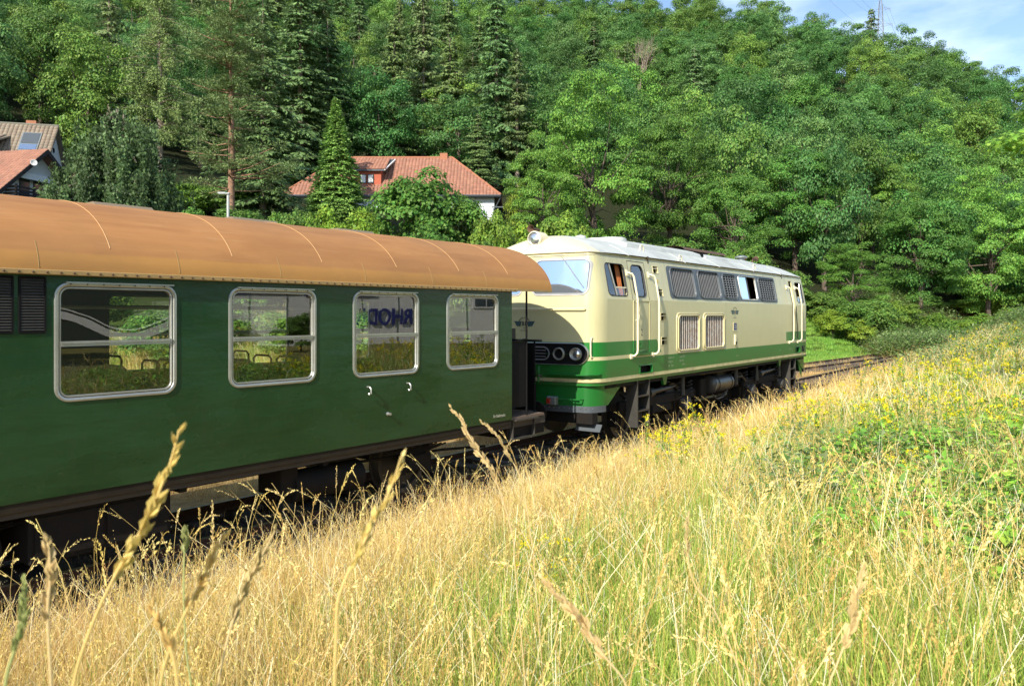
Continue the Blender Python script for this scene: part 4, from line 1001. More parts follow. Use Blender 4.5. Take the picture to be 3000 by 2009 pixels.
# plates and lettering
m = MB(); m.add(*boxmp(6.62, 2.24, 6.84, 2.42, 0, .008, sm_)); pl = lb(m, 'number_plate', MT['letterblue'])
m = MB(); m.ring(6.60, 2.22, 6.86, 2.44, .006, [(0, 0), (.0, .011), (.01, .011), (.02, .009)], sm_, False, 1); q = m.build('plate_rim', MT['cream']); q.parent = pl
text('number', 'D5', .15, sm_(6.73, 2.33, .0105), (R(90), 0, 0), MT['letterpale'], pl, bold=.002, sx=.8)
m = MB(); m.add(*boxmp(6.68, 1.86, 6.78, 2.12, 0, .03, sm_)); q = lb(m, 'card_holder', MT['creamrail'])
m = MB(); m.add(*boxmp(6.70, 1.86, 6.76, 1.94, .03, .04, sm_)); x_ = m.build('catch', MT['under']); x_.parent = q
m = MB(); m.add([sm_(2.30, 3.34, .004), sm_(2.38, 3.34, .004), sm_(2.34, 3.43, .004)], [(0, 1, 2)]); lb(m, 'warning_sticker', MT['warn'])
for (body, a, z) in (('Gew.d.Lok  62 t', 2.70, 1.69), ('R-P-Mg  64 t', 2.70, 1.60), ('LüP      15,6m', 2.70, 1.51), ('Leistg. 1320 PS', 3.30, 1.69), ('Brbt. 20.10.', 3.30, 1.60), ('- 0.70 m -', 3.42, 1.51)):
    text('lettering', body, .062, sm_(a, z, .004), (R(90), 0, 0), MT['letterpale'], loco, align='LEFT', sx=.75)
text('lettering', 'REV Brohl', .04, sm_(6.9, 1.56, .004), (R(90), 0, 0), MT['letterpale'], loco)
text('lettering', 'Brohltal', .045, sm_(10.4, 1.58, .004), (R(90), 0, 0), MT['letterpale'], loco)
text('lettering', 'Br 10.03.2013', .05, sm_(11.35, 1.58, .004), (R(90), 0, 0), MT['letterpale'], loco)
m = MB(); m.add(*boxmp(12.62, 1.46, 12.86, 1.64, 0, .006, sm_)); dg = lb(m, 'data_plate', MT['under'])
text('number', '9280\n0218', .055, sm_(12.74, 1.57, .0085), (R(90), 0, 0), MT['letterpale'], dg)
# floor, inner bulkheads so the openings look into a dark engine room
m = MB(); m.box(.0, .06, 1.2, LL, 2.94, 1.27); lb(m, 'floor', MT['under'])
m = MB(); m.box(2.0, .15, 1.27, 2.05, 2.85, 3.9); m.box(11.0, .15, 1.27, 11.05, 2.85, 3.9); lb(m, 'bulkhead', MT['inner'])
m = MB(); m.box(.2, .3, 1.3, .9, 2.7, 2.75, bev=.03); lb(m, 'driver_desk', MT['greyband'])
m = MB(); m.box(2.6, 1.0, 1.27, 10.5, 2.0, 3.0, bev=.05); lb(m, 'engine', MT['under'])
# frame lower edge and brackets
for a in (2.65, 10.55):
    m = MB(); m.add([(a - .12, .05, 1.28), (a + .12, .05, 1.28), (a + .05, .05, 1.10), (a - .05, .05, 1.10), (a - .12, .11, 1.28), (a + .12, .11, 1.28), (a + .05, .11, 1.10), (a - .05, .11, 1.10)], [(0, 3, 2, 1), (4, 5, 6, 7), (0, 4, 7, 3), (1, 2, 6, 5), (3, 7, 6, 2)]); lb(m, 'jacking_bracket', MT['greenloco'])
# cab steps
for a in (1.32, 11.5):
    m = MB(); m.box(a - .03, .02, .30, a, .30, 1.28); m.box(a + .50, .02, .30, a + .53, .30, 1.28)
    for z in (.32, .62, .93): m.box(a, .02, z, a + .5, .28, z + .03)
    lb(m, 'cab_steps', MT['under2'])
# bogies
def bogie(c):
    for a in (c - 1.4, c + 1.4) if False else (c - 1.3, c + 1.3):
        def f(m, n_, mat): return lb(m, n_, mat)
        axle(a, f, .745, 2.245, 'under', .5)
    for b in (.28, 2.6):
        m = MB(); m.box(c - 1.9, b, .62, c + 1.9, b + .12, .84, bev=.03); m.box(c - .5, b - .02, .45, c + .5, b + .14, .64, bev=.03); bf = lb(m, 'bogie_frame', MT['under'])
        for a in (c - 1.3, c + 1.3):
            m = MB(); m.lathe([(0, .12), (.12, .12), (.15, .09), (.17, 0), (.17, -.12), (0, -.12)], (a, b, .5), (0, -1, 0), 18); m.box(a - .28, b - .02, .56, a + .28, b + .1, .66, bev=.02); q = m.build('axle_box', MT['under2']); q.parent = bf
            for s_ in (-.32, .32):
                m = MB(); m.tube([(a + s_ + .07 * math.cos(t_ * .9), b + .05 + .07 * math.sin(t_ * .9), .64 + t_ * .012) for t_ in range(0, 36)], .013, 5); q = m.build('coil_spring', MT['under2']); q.parent = bf
        m = MB(); m.tube([(c - .55, b - .04, .95), (c + .35, b - .04, .98)], [.06, .045], 12); m.tube([(c + .35, b - .04, .98), (c + .6, b - .04, .99)], .022, 8); m.tube([(c - .75, b - .04, .93), (c - .55, b - .04, .95)], .1, 12); q = m.build('brake_cylinder', MT['under2']); q.parent = bf
        m = MB()
        for a in (c - 1.85, c - .75, c + .75, c + 1.85): m.tube([(a, b, .78), (a + .04, b + .1, .25)], .03, 6); m.box(a - .04, b + .12, .3, a + .04, b + .34, .62, bev=.015)
        q = m.build('brake_hanger', MT['under']); q.parent = bf
        for a in (c - 1.0, c + 1.0):
            m = MB(); m.tube([(a, b - .06, .75), (a, b - .06, 1.2)], [.055, .04], 10); q = m.build('damper', MT['under2']); q.parent = bf
bogie(2.95); bogie(10.0)
# tanks and pipework between the bogies
m = MB(); m.lathe([(0, 0), (.17, 0), (.22, .04), (.22, 1.20), (.17, 1.24), (0, 1.24)], (5.75, .32, .86), (1, 0, 0), 24); tk = lb(m, 'air_reservoir', MT['tankgrey'])
for a in (5.95, 6.8):
    m = MB(); m.lathe([(.226, 0), (.23, .01), (.23, .03), (.226, .04)], (a, .32, .86), (1, 0, 0), 24); q = m.build('strap', MT['under']); q.parent = tk
m = MB(); m.box(6.15, .25, 1.02, 6.6, .6, 1.25, bev=.02); lb(m, 'equipment_box', MT['strip'])
m = MB(); m.box(5.2, .3, .55, 5.6, .8, 1.05, bev=.03); lb(m, 'equipment_box', MT['under'])
m = MB(); m.box(5.0, .7, .45, 8.0, 2.3, 1.2, bev=.08); lb(m, 'fuel_tank', MT['under'])
m = MB(); m.tube([(5.7, .2, .62), (6.0, .2, .48), (6.4, .2, .5), (6.7, .2, .66)], .022, 6); m.tube([(7.3, .25, .95), (7.9, .25, .95), (8.2, .25, .8)], .03, 6); m.tube([(7.35, .22, .75), (7.35, .22, 1.2)], .06, 10); m.tube([(4.9, .2, 1.18), (8.2, .2, 1.18)], .02, 6); lb(m, 'pipework', MT['under2'])
m = MB(); m.box(4.3, .4, .42, 5.0, .5, .52); lb(m, 'sand_box', MT['strip'])
m = MB(); m.box(12.0, .1, .4, 12.1, 2.9, 1.28); lb(m, 'rear_guard', MT['under'])
m = MB(); m.add([(12.3, .08, 1.28), (12.85, .08, 1.28), (12.85, .08, .62), (12.3, .1, 1.28), (12.85, .1, 1.28), (12.85, .1, .62)], [(0, 2, 1), (3, 4, 5), (0, 3, 5, 2), (1, 2, 5, 4)]); lb(m, 'rear_gusset', MT['greenloco'])
# cut log beside the rail
# ------------------------------------------------------------------ buildings
MT['pylon'] = paint('pylon_steel', (.16, .17, .17), .6, .2)
MT['annex'] = paint('dark_green_cladding', (.03, .045, .035), .6, .2)
def tiles(parent, O, U, W, nu, nv, tw, th, mat, clip=None, name='roof_tiles', seed=1, single=False):
    """pantiles laid in courses: O lower corner, U along the eave, W up the slope (unit vectors)"""
    O, U, W = np.array(O, float), np.array(U, float), np.array(W, float); N = np.cross(U, W); N /= np.linalg.norm(N)
    if N[2] < 0: N = -N
    rg = np.random.RandomState(seed); vs = []; fs = []; cs = []
    cross = [(0, .0), (.22, .045), (.5, .06), (.78, .045), (1.0, .0), (1.02, -.01)]
    for j in range(nv):
        for i in range(nu):
            cu, cv = (i + .5) * tw, (j + .5) * th
            if clip and not clip(cu, cv): continue
            k = len(vs); col = 0.78 + .35 * rg.rand(); hue = rg.rand() * .12
            for (vv, up) in ((-.02, .045), (th * 1.04, .012)):
                for (cx, cz) in cross:
                    p = O + U * (i * tw + cx * tw) + W * (j * th + vv) + N * (up + cz * tw / .3 + rg.uniform(-.003, .003)); vs.append(p); cs.append((col, col * (1 - hue), col * (1 - hue)))
            n = len(cross)
            for q in range(n - 1): fs.append((k + q, k + q + 1, k + n + q + 1, k + n + q))
            k2 = len(vs)
            for (cx, cz) in cross:
                p = O + U * (i * tw + cx * tw) + W * (j * th - .02) + N * -.01; vs.append(p); cs.append((col * .5,) * 3)
            for q in range(n - 1): fs.append((k2 + q, k2 + q + 1, k + q + 1, k + q))
    me = npmesh(name, vs, fs, np.array(cs))
    o = link(name, me, mat, parent); o['kind'] = 'stuff'; return o
def hb(m, name, mat, parent): o = m.build(name, mat); o.parent = parent; return o
RZ0 = TH - R(90)
# middle house: hipped red roof, dormer
hx, hy, _ = V(-10.85, 74.4); mh = empty('hillside_house', (hx, hy, 0), RZ0); tag(mh, 'white house with a hipped red tiled roof and a red-brown dormer behind the trees', 'house')
L2, D2 = 9.85, 4.5; ZE2, ZR2 = 13.25, 17.45; RL = 5.2
sl = math.hypot(D2, ZR2 - ZE2); wy, wz = D2 / sl, (ZR2 - ZE2) / sl
m = MB(); m.box(-L2 + .6, -D2 + .6, 7, L2 - .6, D2 - .6, ZE2 + .1); hb(m, 'wall', MT['bluewhite'], mh)
m = MB(); e = .02
m.add([(-L2, -D2, ZE2), (L2, -D2, ZE2), (L2, D2, ZE2), (-L2, D2, ZE2), (-RL, 0, ZR2), (RL, 0, ZR2)], [(0, 1, 5, 4), (1, 2, 5), (2, 3, 4, 5), (3, 0, 4), (0, 3, 2, 1)]); rf = hb(m, 'roof', MT['tiler'], mh)
npc = rf.data.color_attributes.new('Col', 'FLOAT_COLOR', 'POINT'); [setattr(d, 'color', (.6, .6, .6, 1)) for d in npc.data]
tiles(rf, (-L2, -D2, ZE2), (1, 0, 0), (0, wy, wz), 64, 18, 2 * L2 / 64, sl / 18, MT['tiler'], lambda a, b: (L2 - RL) * b / sl < a + .05 and a - .05 < 2 * L2 - (L2 - RL) * b / sl)
h = L2 - RL; sl2 = math.hypot(h, ZR2 - ZE2)
tiles(rf, (L2, -D2, ZE2), (0, 1, 0), (-h / sl2, 0, (ZR2 - ZE2) / sl2), 29, 18, 2 * D2 / 29, sl2 / 18, MT['tiler'], lambda a, b: D2 * b / sl2 < a and a < 2 * D2 - D2 * b / sl2, seed=2)
tiles(rf, (-L2, D2, ZE2), (0, -1, 0), (h / sl2, 0, (ZR2 - ZE2) / sl2), 29, 18, 2 * D2 / 29, sl2 / 18, MT['tiler'], lambda a, b: D2 * b / sl2 < a and a < 2 * D2 - D2 * b / sl2, seed=3)
m = MB(); m.tube([(-RL, 0, ZR2 + .05), (RL, 0, ZR2 + .05)], .11, 6)
for sx in (-1, 1):
    m.tube([(sx * RL, 0, ZR2 + .05), (sx * L2, -D2, ZE2 + .06)], .10, 6); m.tube([(sx * RL, 0, ZR2 + .05), (sx * L2, D2, ZE2 + .06)], .10, 6)
q = m.build('ridge_tiles', MT['brick']); q.parent = rf
m = MB(); m.tube([(-L2, -D2 - .06, ZE2 - .02), (L2, -D2 - .06, ZE2 - .02)], .075, 6); m.box(-L2, -D2, ZE2 - .16, L2, -D2 + .03, ZE2 - .02); hb(m, 'gutter', MT['greyband'], mh)
m = MB(); m.box(RL - 1.15, -.3, ZR2 - .5, RL - .45, .3, ZR2 + .42); ch = m.build('chimney', MT['brick']); ch.parent = rf
# dormer (x from surveyed pixels 1035..1140)
dx0, dx1 = -3.1 - .15, -.35; dy = -3.35
dx0, dx1 = (1030 - 1500) / 2300 * 71 + 10.85, (1116 - 1500) / 2300 * 71 + 10.85
m = MB(); m.box(dx0, dy, 14.0, dx1, -.6, 15.75); dm = hb(m, 'dormer', MT['brown'], mh)
m = MB(); m.add([(dx0 - .3, dy - .35, 15.58), (dx1 + .35, dy - .35, 15.58), (dx1 + .75, -.35, 17.15), (dx0 - .3, -.35, 17.15), (dx0 - .3, dy - .35, 15.70), (dx1 + .35, dy - .35, 15.70), (dx1 + .75, -.35, 17.27), (dx0 - .3, -.35, 17.27)], [(0, 3, 2, 1), (4, 5, 6, 7), (0, 1, 5, 4), (1, 2, 6, 5), (3, 0, 4, 7)]); q = m.build('dormer_roof', MT['greyband']); q.parent = dm
sl3 = math.hypot(dy, 1.57 + 0); 
tiles(mh, (dx0 - .3, dy - .35, 15.74), (1, 0, 0), (0, .886, .464), 11, 15, (dx1 - dx0 + .75) / 11, .225, MT['tiler'], seed=4, name='dormer_tiles')
m = MB(); m.tube([(dx1 + .40, dy - .38, 15.66), (dx1 + .85, -.3, 17.25)], .07, 4); q = m.build('verge', MT['white']); q.parent = dm
for wx in (dx0 + 1.05, dx0 + 1.72):
    m = MB(); m.box(wx - .29, dy - .05, 14.5, wx + .29, dy - .005, 15.32); q = m.build('window', MT['darkwood']); q.parent = dm
    m = MB(); m.box(wx - .21, dy - .06, 14.57, wx + .21, dy - .052, 15.25); q = m.build('pane', MT['white']); q.parent = dm
wy0 = -D2 + .6
for wx, wz0, wz1, ww in ((-2.0, 10.9, 12.0, 1.0), (-5.5, 10.9, 12.2, 1.2), (4.6, 10.9, 12.2, 1.2), (7.2, 10.9, 12.2, 1.2)):
    m = MB(); m.box(wx - ww / 2, wy0 - .06, wz0, wx + ww / 2, wy0 - .004, wz1); w_ = hb(m, 'window', MT['greyband'], mh)
    m = MB(); m.box(wx - ww / 2 + .07, wy0 - .075, wz0 + .07, wx + ww / 2 - .07, wy0 - .062, wz1 - .07); q = m.build('pane', MT['wglass']); q.parent = w_
m = MB(); m.box(L2 - .8, -D2 + .3, 12.2, L2 + .2, -D2 + .4, 12.3); m.tube([(L2 - .6, -D2 + .6, 12.0), (L2, -D2 + .1, 13.1)], .05, 5); hb(m, 'roof_bracket', MT['greyband'], mh)
# grey-roofed house at the left, gable to the right
b1 = R(-15); hx, hy, _ = V(-35.9, 62.0); gh = empty('gabled_house', (hx, hy, 0), RZ0 - b1); tag(gh, 'white house with a steep brown-grey tiled roof, a roof window and a small dormer', 'house')
ZR3 = 17.45; pw = 5.0; mslope = 1.17; ZE3 = ZR3 - pw * mslope; Lh = 12
m = MB(); m.add([(-Lh, -pw + .3, 6), (-.25, -pw + .3, 6), (-.25, pw - .3, 6), (-Lh, pw - .3, 6), (-Lh, -pw + .3, ZE3 + .2), (-.25, -pw + .3, ZE3 + .2), (-.25, pw - .3, ZE3 + .2), (-Lh, pw - .3, ZE3 + .2), (-Lh, 0, ZR3 - .12), (-.25, 0, ZR3 - .12)], [(0, 1, 5, 4), (1, 2, 6, 9, 5), (2, 3, 7, 6), (3, 0, 4, 8, 7)]); hb(m, 'wall', MT['bluewhite'], gh)
m = MB(); m.add([(-Lh, -pw, ZE3), (.1, -pw, ZE3), (.1, 0, ZR3), (-Lh, 0, ZR3), (.1, pw, ZE3), (-Lh, pw, ZE3), (-Lh, -pw, ZE3 - .16), (.1, -pw, ZE3 - .16), (.1, 0, ZR3 - .18), (-Lh, 0, ZR3 - .18), (.1, pw, ZE3 - .16), (-Lh, pw, ZE3 - .16)], [(0, 1, 2, 3), (3, 2, 4, 5), (7, 6, 9, 8), (8, 9, 11, 10), (0, 6, 7, 1), (1, 7, 8, 2), (2, 8, 10, 4)]); rf = hb(m, 'roof', MT['tileb'], gh)
npc = rf.data.color_attributes.new('Col', 'FLOAT_COLOR', 'POINT'); [setattr(d, 'color', (.6, .6, .6, 1)) for d in npc.data]
sl = math.hypot(pw, pw * mslope)
tiles(rf, (-Lh, -pw, ZE3), (1, 0, 0), (0, pw / sl, pw * mslope / sl), 40, 22, (Lh + .1) / 40, sl / 22, MT['tileb'], seed=7)
m = MB(); m.tube([(-Lh, 0, ZR3 + .06), (.1, 0, ZR3 + .06)], .1, 6); q = m.build('ridge_tiles', MT['tileb2'] if 'tileb2' in MT else MT['concrete']); q.parent = rf
m = MB(); m.box(-2.25, .15, ZR3 - .8, -1.55, .75, ZR3 + .42); q = m.build('chimney', MT['brick']); q.parent = rf
m = MB(); m.box(-6.3, .15, ZR3 - .8, -5.5, .75, ZR3 + .6); q = m.build('chimney', MT['brick']); q.parent = rf
# roof window (surveyed on the slope)
def onslope(x, s_, up=.1):   # s_ metres below the ridge
    return (x, -s_ * pw / sl - up * mslope * .65, ZR3 - s_ * pw * mslope / sl + up * .65)
m = MB(); q4 = [onslope(-2.2, 1.0), onslope(-.85, 1.0), onslope(-.85, 3.2), onslope(-2.2, 3.2)]
q5 = [onslope(-2.2, 1.0, .0), onslope(-.85, 1.0, .0), onslope(-.85, 3.2, .0), onslope(-2.2, 3.2, .0)]
m.add(q4 + q5, [(0, 3, 2, 1), (0, 1, 5, 4), (1, 2, 6, 5), (2, 3, 7, 6), (3, 0, 4, 7)]); wf = m.build('roof_window', MT['galv']); wf.parent = rf
m = MB(); m.add([onslope(-2.1, 1.1, .125), onslope(-.95, 1.1, .125), onslope(-.95, 2.35, .125), onslope(-2.1, 2.35, .125)], [(0, 3, 2, 1)]); q = m.build('blind', MT['greyband']); q.parent = wf
m = MB(); m.add([onslope(-2.1, 2.45, .125), onslope(-.95, 2.45, .125), onslope(-.95, 3.1, .125), onslope(-2.1, 3.1, .125)], [(0, 3, 2, 1)]); q = m.build('pane', MT['ws']); q.parent = wf
# small dormer at the far left
m = MB(); m.box(-8.5, -3.7, 13.0, -3.7, -1.4, 15.25); dm = hb(m, 'dormer', MT['white'], gh)
m = MB(); m.add([(-8.8, -4.1, 15.1), (-3.4, -4.1, 15.1), (-2.9, -1.0, 16.25), (-8.8, -1.0, 16.25), (-8.8, -4.1, 15.22), (-3.4, -4.1, 15.22), (-2.9, -1.0, 16.37), (-8.8, -1.0, 16.37)], [(0, 3, 2, 1), (4, 5, 6, 7), (0, 1, 5, 4), (1, 2, 6, 5)]); q = m.build('dormer_roof', MT['tileb']); q.parent = dm
npc = q.data.color_attributes.new('Col', 'FLOAT_COLOR', 'POINT'); [setattr(d, 'color', (.7, .7, .7, 1)) for d in npc.data]
tiles(gh, (-8.8, -4.1, 15.25), (1, 0, 0), (0, .9376, .3478), 17, 11, .325, .30, MT['tileb'], seed=9, name='dormer_tiles')
m = MB(); m.box(-5.4, -3.76, 13.6, -4.3, -3.705, 14.8); q = m.build('window', MT['wglass']); q.parent = dm
m = MB(); m.lathe([(0, .03), (.2, .03), (.22, 0)], (-.24, -.1, ZR3 - 1.9), (1, 0, 0), 14); hb(m, 'round_window', MT['black'], gh)
# red-roofed house in front of it
b2 = R(12); hx, hy, _ = V(-32.5, 55.0); rh = empty('gabled_house', (hx, hy, 0), RZ0 - b2); tag(rh, 'white house with red clay tiles, dark bargeboards, awning and wooden balcony at the left edge', 'house')
ZR4 = 14.2; pw = 6.2; ms = .86; Lr = 12
def roofz(y): return ZR4 - abs(y) * ms
m = MB(); m.add([(-Lr, -pw + .9, 4), (-.9, -pw + .9, 4), (-.9, pw - .9, 4), (-Lr, pw - .9, 4), (-Lr, -pw + .9, roofz(pw - .9) - .1), (-.9, -pw + .9, roofz(pw - .9) - .1), (-.9, pw - .9, roofz(pw - .9) - .1), (-Lr, pw - .9, roofz(pw - .9) - .1), (-Lr, 0, ZR4 - .15), (-.9, 0, ZR4 - .15)], [(0, 1, 5, 4), (1, 2, 6, 9, 5), (2, 3, 7, 6), (3, 0, 4, 8, 7)]); hb(m, 'wall', MT['bluewhite'], rh)
m = MB(); z4 = roofz(pw)
m.add([(-Lr, -pw, z4), (0, -pw, z4), (0, 0, ZR4), (-Lr, 0, ZR4), (0, pw, z4), (-Lr, pw, z4), (-Lr, -pw, z4 - .12), (0, -pw, z4 - .12), (0, 0, ZR4 - .14), (-Lr, 0, ZR4 - .14), (0, pw, z4 - .12), (-Lr, pw, z4 - .12)], [(0, 1, 2, 3), (3, 2, 4, 5), (7, 6, 9, 8), (8, 9, 11, 10), (0, 6, 7, 1)]); rf = hb(m, 'roof', MT['tiler'], rh)
npc = rf.data.color_attributes.new('Col', 'FLOAT_COLOR', 'POINT'); [setattr(d, 'color', (.6, .6, .6, 1)) for d in npc.data]
sl = math.hypot(pw, pw * ms)
tiles(rf, (-Lr, -pw, z4), (1, 0, 0), (0, pw / sl, pw * ms / sl), 44, 26, Lr / 44, sl / 26, MT['tiler'], seed=11)
m = MB()
for s_ in (-1, 1):
    m.add([(.02, s_ * pw, z4 - .30), (.02, 0, ZR4 - .33), (.02, 0, ZR4 + .02), (.02, s_ * pw, z4 + .03), (-.05, s_ * pw, z4 - .30), (-.05, 0, ZR4 - .33), (-.05, 0, ZR4 + .02), (-.05, s_ * pw, z4 + .03)], [(0, 1, 2, 3), (7, 6, 5, 4), (0, 4, 5, 1), (2, 6, 7, 3)])
hb(m, 'bargeboard', MT['darkwood'], rh)
m = MB(); m.box(-.85, -2.0, 12.05, -.30, 1.2, 12.35, bev=.05); m.add([(-.30, -2.0, 12.1), (-.30, 1.2, 12.1), (-.28, 1.2, 11.9), (-.28, -2.0, 11.9)], [(0, 1, 2, 3)]); hb(m, 'awning', MT['bluewhite'], rh)
for y0 in (-1.55, -.35):
    m = MB(); m.box(-.9, y0, 9.9, -.86, y0 + .85, 11.95); w_ = hb(m, 'window', MT['darkwood'], rh)
    m = MB(); m.box(-.85, y0 + .06, 10.0, -.84, y0 + .79, 11.88); q = m.build('pane', MT['wglass']); q.parent = w_
m = MB()
for y in (-2.75, -1.3, .9): m.box(.0, y - .05, 9.6, .1, y + .05, 11.35)
m.box(-.9, -2.8, 9.5, .1, 1.0, 9.65); bal = hb(m, 'balcony', MT['darkwood'], rh)
for k in range(7):
    m = MB(); m.box(.10, -2.8, 9.75 + k * .225, .13, 1.0, 9.90 + k * .225); q = m.build('board', MT['darkwood']); q.parent = bal
    m = MB(); m.box(-.9, -2.83, 9.75 + k * .225, .1, -2.8, 9.90 + k * .225); q = m.build('board', MT['wood']); q.parent = bal
m = MB(); m.lathe([(0, -.08), (.12, -.06), (.22, 0), (.20, .01), (.08, -.04), (0, -.05)], (.2, -1.45, 13.0), (.8, -.6, .1), 20); m.tube([(-.1, -1.3, 12.9), (.2, -1.4, 13.0)], .03, 5); hb(m, 'satellite_dish', MT['white'], rh)
m = MB(); m.box(-5.6, -2.6, 11.0, -5.0, -2.0, 13.0); q = m.build('chimney', MT['brick']); q.parent = rf
# factory hall behind the photographer, seen mirrored in the coach windows
fh = empty('factory_hall', (30.5, -17.3, 0), math.atan2(.6, .8)); tag(fh, 'pale factory hall with dark blue lettering mirrored in the coach windows', 'factory hall')
m = MB(); m.box(-9.5, -12, .3, 16, 0, 7.6); hb(m, 'wall', MT['tin'], fh)
m = MB(); m.box(-26, -11.9, .3, -9.52, -.02, 7.4); hb(m, 'annex_wall', MT['annex'], fh)
m = MB(); m.box(-26.2, -12.2, 7.62, 16.2, .2, 7.9); hb(m, 'roof', MT['greyband'], fh)
m = MB()
for k in range(13): m.box(-9.4 + k * 2.0, 0, .6, -9.36 + k * 2.0, .03, 7.5)
hb(m, 'panel_joint', MT['galv'], fh)
m = MB(); m.box(-9.4, .03, 3.75, -3.2, .07, 3.95); m.box(-4.5, .03, 3.62, -.6, .07, 3.75); hb(m, 'blue_band', MT['letterblue'], fh)
P = []
for k in range(60):
    x = -25.5 + k * .27; z = 1.85 - .55 * math.cos((x + 13.3) * .9); P.append((x, z))
m = MB(); m.grid([[(x, .05, z) for x, z in P], [(x, .05, z + .42) for x, z in P]], False); hb(m, 'white_wave', MT['white'], fh)
m = MB(); m.grid([[(x, .05, z + .52) for x, z in P], [(x, .05, z + .60) for x, z in P]], False); hb(m, 'white_wave', MT['white'], fh)
for k in range(2):
    m2 = MB(); m2.box(5 + k * 3.4, .02, 3.0, 6.6 + k * 3.4, .06, 3.9)
    w_ = hb(m2, 'window', MT['white'], fh); m3 = MB(); m3.box(5.12 + k * 3.4, .062, 3.1, 5.76 + k * 3.4, .08, 3.8); m3.box(5.84 + k * 3.4, .062, 3.1, 6.48 + k * 3.4, .08, 3.8); q = m3.build('pane', MT['wglass']); q.parent = w_
text('sign_lettering', 'RHODIUS', 1.2, (-.48, .1, 2.48), (R(90), 0, R(180)), MT['letterblue'], fh, bold=.04, ext=.02, sx=.75)
# ------------------------------------------------------------------ lamp, pylon, wall block
lx, ly, _ = V(-8.68, 24.0); lz = float(gz(lx, ly)); lamp = empty('street_lamp', (lx, ly, lz), RZ0); tag(lamp, 'slim grey street lamp standing between the coach roof and the pine', 'street lamp')
H_ = EYE + (921 - 568) / 2300 * 24 - lz
m = MB(); m.tube([(0, 0, 0), (0, 0, H_)], [.06, .04], 10); hb(m, 'pole', MT['lamp'], lamp)
m = MB(); m.box(-.28, -.08, H_ - .02, .06, .08, H_ + .03, bev=.015); m.box(-.30, -.09, H_ - .0, -.05, .09, H_ + .045, bev=.015); hb(m, 'lamp_head', MT['lamp'], lamp)
def lattice(h, w0, w1):
    m = MB(); n = 14
    def cor(z): w = w0 + (w1 - w0) * z / h; return [(-w, -w, z), (w, -w, z), (w, w, z), (-w, w, z)]
    for k in range(4): m.tube([cor(0)[k], cor(h)[k]], .065, 4)
    for i in range(n):
        a, b = cor(h * i / n), cor(h * (i + 1) / n)
        for k in range(4): m.tube([a[k], b[(k + 1) % 4]], .035, 3); m.tube([a[(k + 1) % 4], b[k]], .035, 3); m.tube([b[k], b[(k + 1) % 4]], .035, 3)
    return m
px_, py_, _ = S(2580, 0, 236); pz_ = float(gz(px_, py_)); pyl = empty('power_pylon', (px_, py_, pz_), RZ0 + R(55)); tag(pyl, 'lattice steel power pylon on the wooded skyline', 'power pylon')
ph = EYE + (921 + 8) / 2300 * 236 - pz_
hb(lattice(ph - 2.5, 1.5, .45), 'lattice_tower', MT['pylon'], pyl)
m = MB()
for k in range(4): m.tube([((-.45, .45, .45, -.45)[k], (-.45, -.45, .45, .45)[k], ph - 2.5), (0, 0, ph)], .08, 4)
hb(m, 'peak', MT['pylon'], pyl)
for zc, wd in ((ph - 3.4, 2.6), (ph - 8.2, 3.2)):
    m = MB()
    for s_ in (-1, 1):
        m.tube([(0, s_ * .4, zc), (0, s_ * wd, zc - .5)], .06, 4); m.tube([(0, s_ * .4, zc - .9), (0, s_ * wd, zc - .5)], .05, 4); m.tube([(0, s_ * wd, zc - .5), (0, s_ * wd, zc - 1.3)], .07, 5)
    hb(m, 'cross_arm', MT['pylon'], pyl)
wires = []
dl = Vector((math.cos(RZ0 + R(55)), math.sin(RZ0 + R(55)), 0)); ar = Vector((-dl.y, dl.x, 0))
for (s_, zc) in ((-3.2, ph - 9.5), (3.2, ph - 9.5), (-2.6, ph - 4.7), (2.6, ph - 4.7), (0, ph)):
    for dr in (-1, 1):
        p0 = Vector((px_, py_, pz_ + zc)) + ar * s_; p1 = p0 + dl * 190 * dr
        pts = [p0.lerp(p1, t_) - Vector((0, 0, 9 * 4 * t_ * (1 - t_))) for t_ in np.linspace(0, 1, 14)]
        m = MB(); m.tube(pts, .022, 3, False); hb(m, 'wire', MT['pylon'], None)
for o in [o for o in bpy.data.objects if o.name.startswith('wire')]:
    o.parent = pyl; o.matrix_parent_inverse = (Matrix.Translation(pyl.location) @ Matrix.Rotation(pyl.rotation_euler.z, 4, 'Z')).inverted()
bxp = S(2625, 1020, 60); bxq = S(2730, 1003, 66)
rwl = MB(); pa, pb = Vector((bxp[0], bxp[1], 0)), Vector((bxq[0], bxq[1], 0)); d_ = (pb - pa).normalized(); n_ = Vector((-d_.y, d_.x, 0)); L_ = (pb - pa).length
rw = empty('loading_ramp', pa, math.atan2(d_.y, d_.x)); tag(rw, 'low weathered concrete loading ramp beyond the second track', 'ramp')
m = MB(); m.box(0, 0, -.3, L_, 3.0, .78, bev=.03); hb(m, 'ramp_block', MT['concrete'], rw)
m = MB(); m.box(-.1, -.08, .782, L_ + .1, 3.1, .9, bev=.02); hb(m, 'coping', MT['concrete'], rw)
lg = MB(); lg.tube([(19.3, 8.0, .18), (20.5, 7.9, .32)], .17, 9); o = lg.build('timber_log', MT['strip']); tag(o, 'short brown timber log lying beside the rail under the engine', 'log')
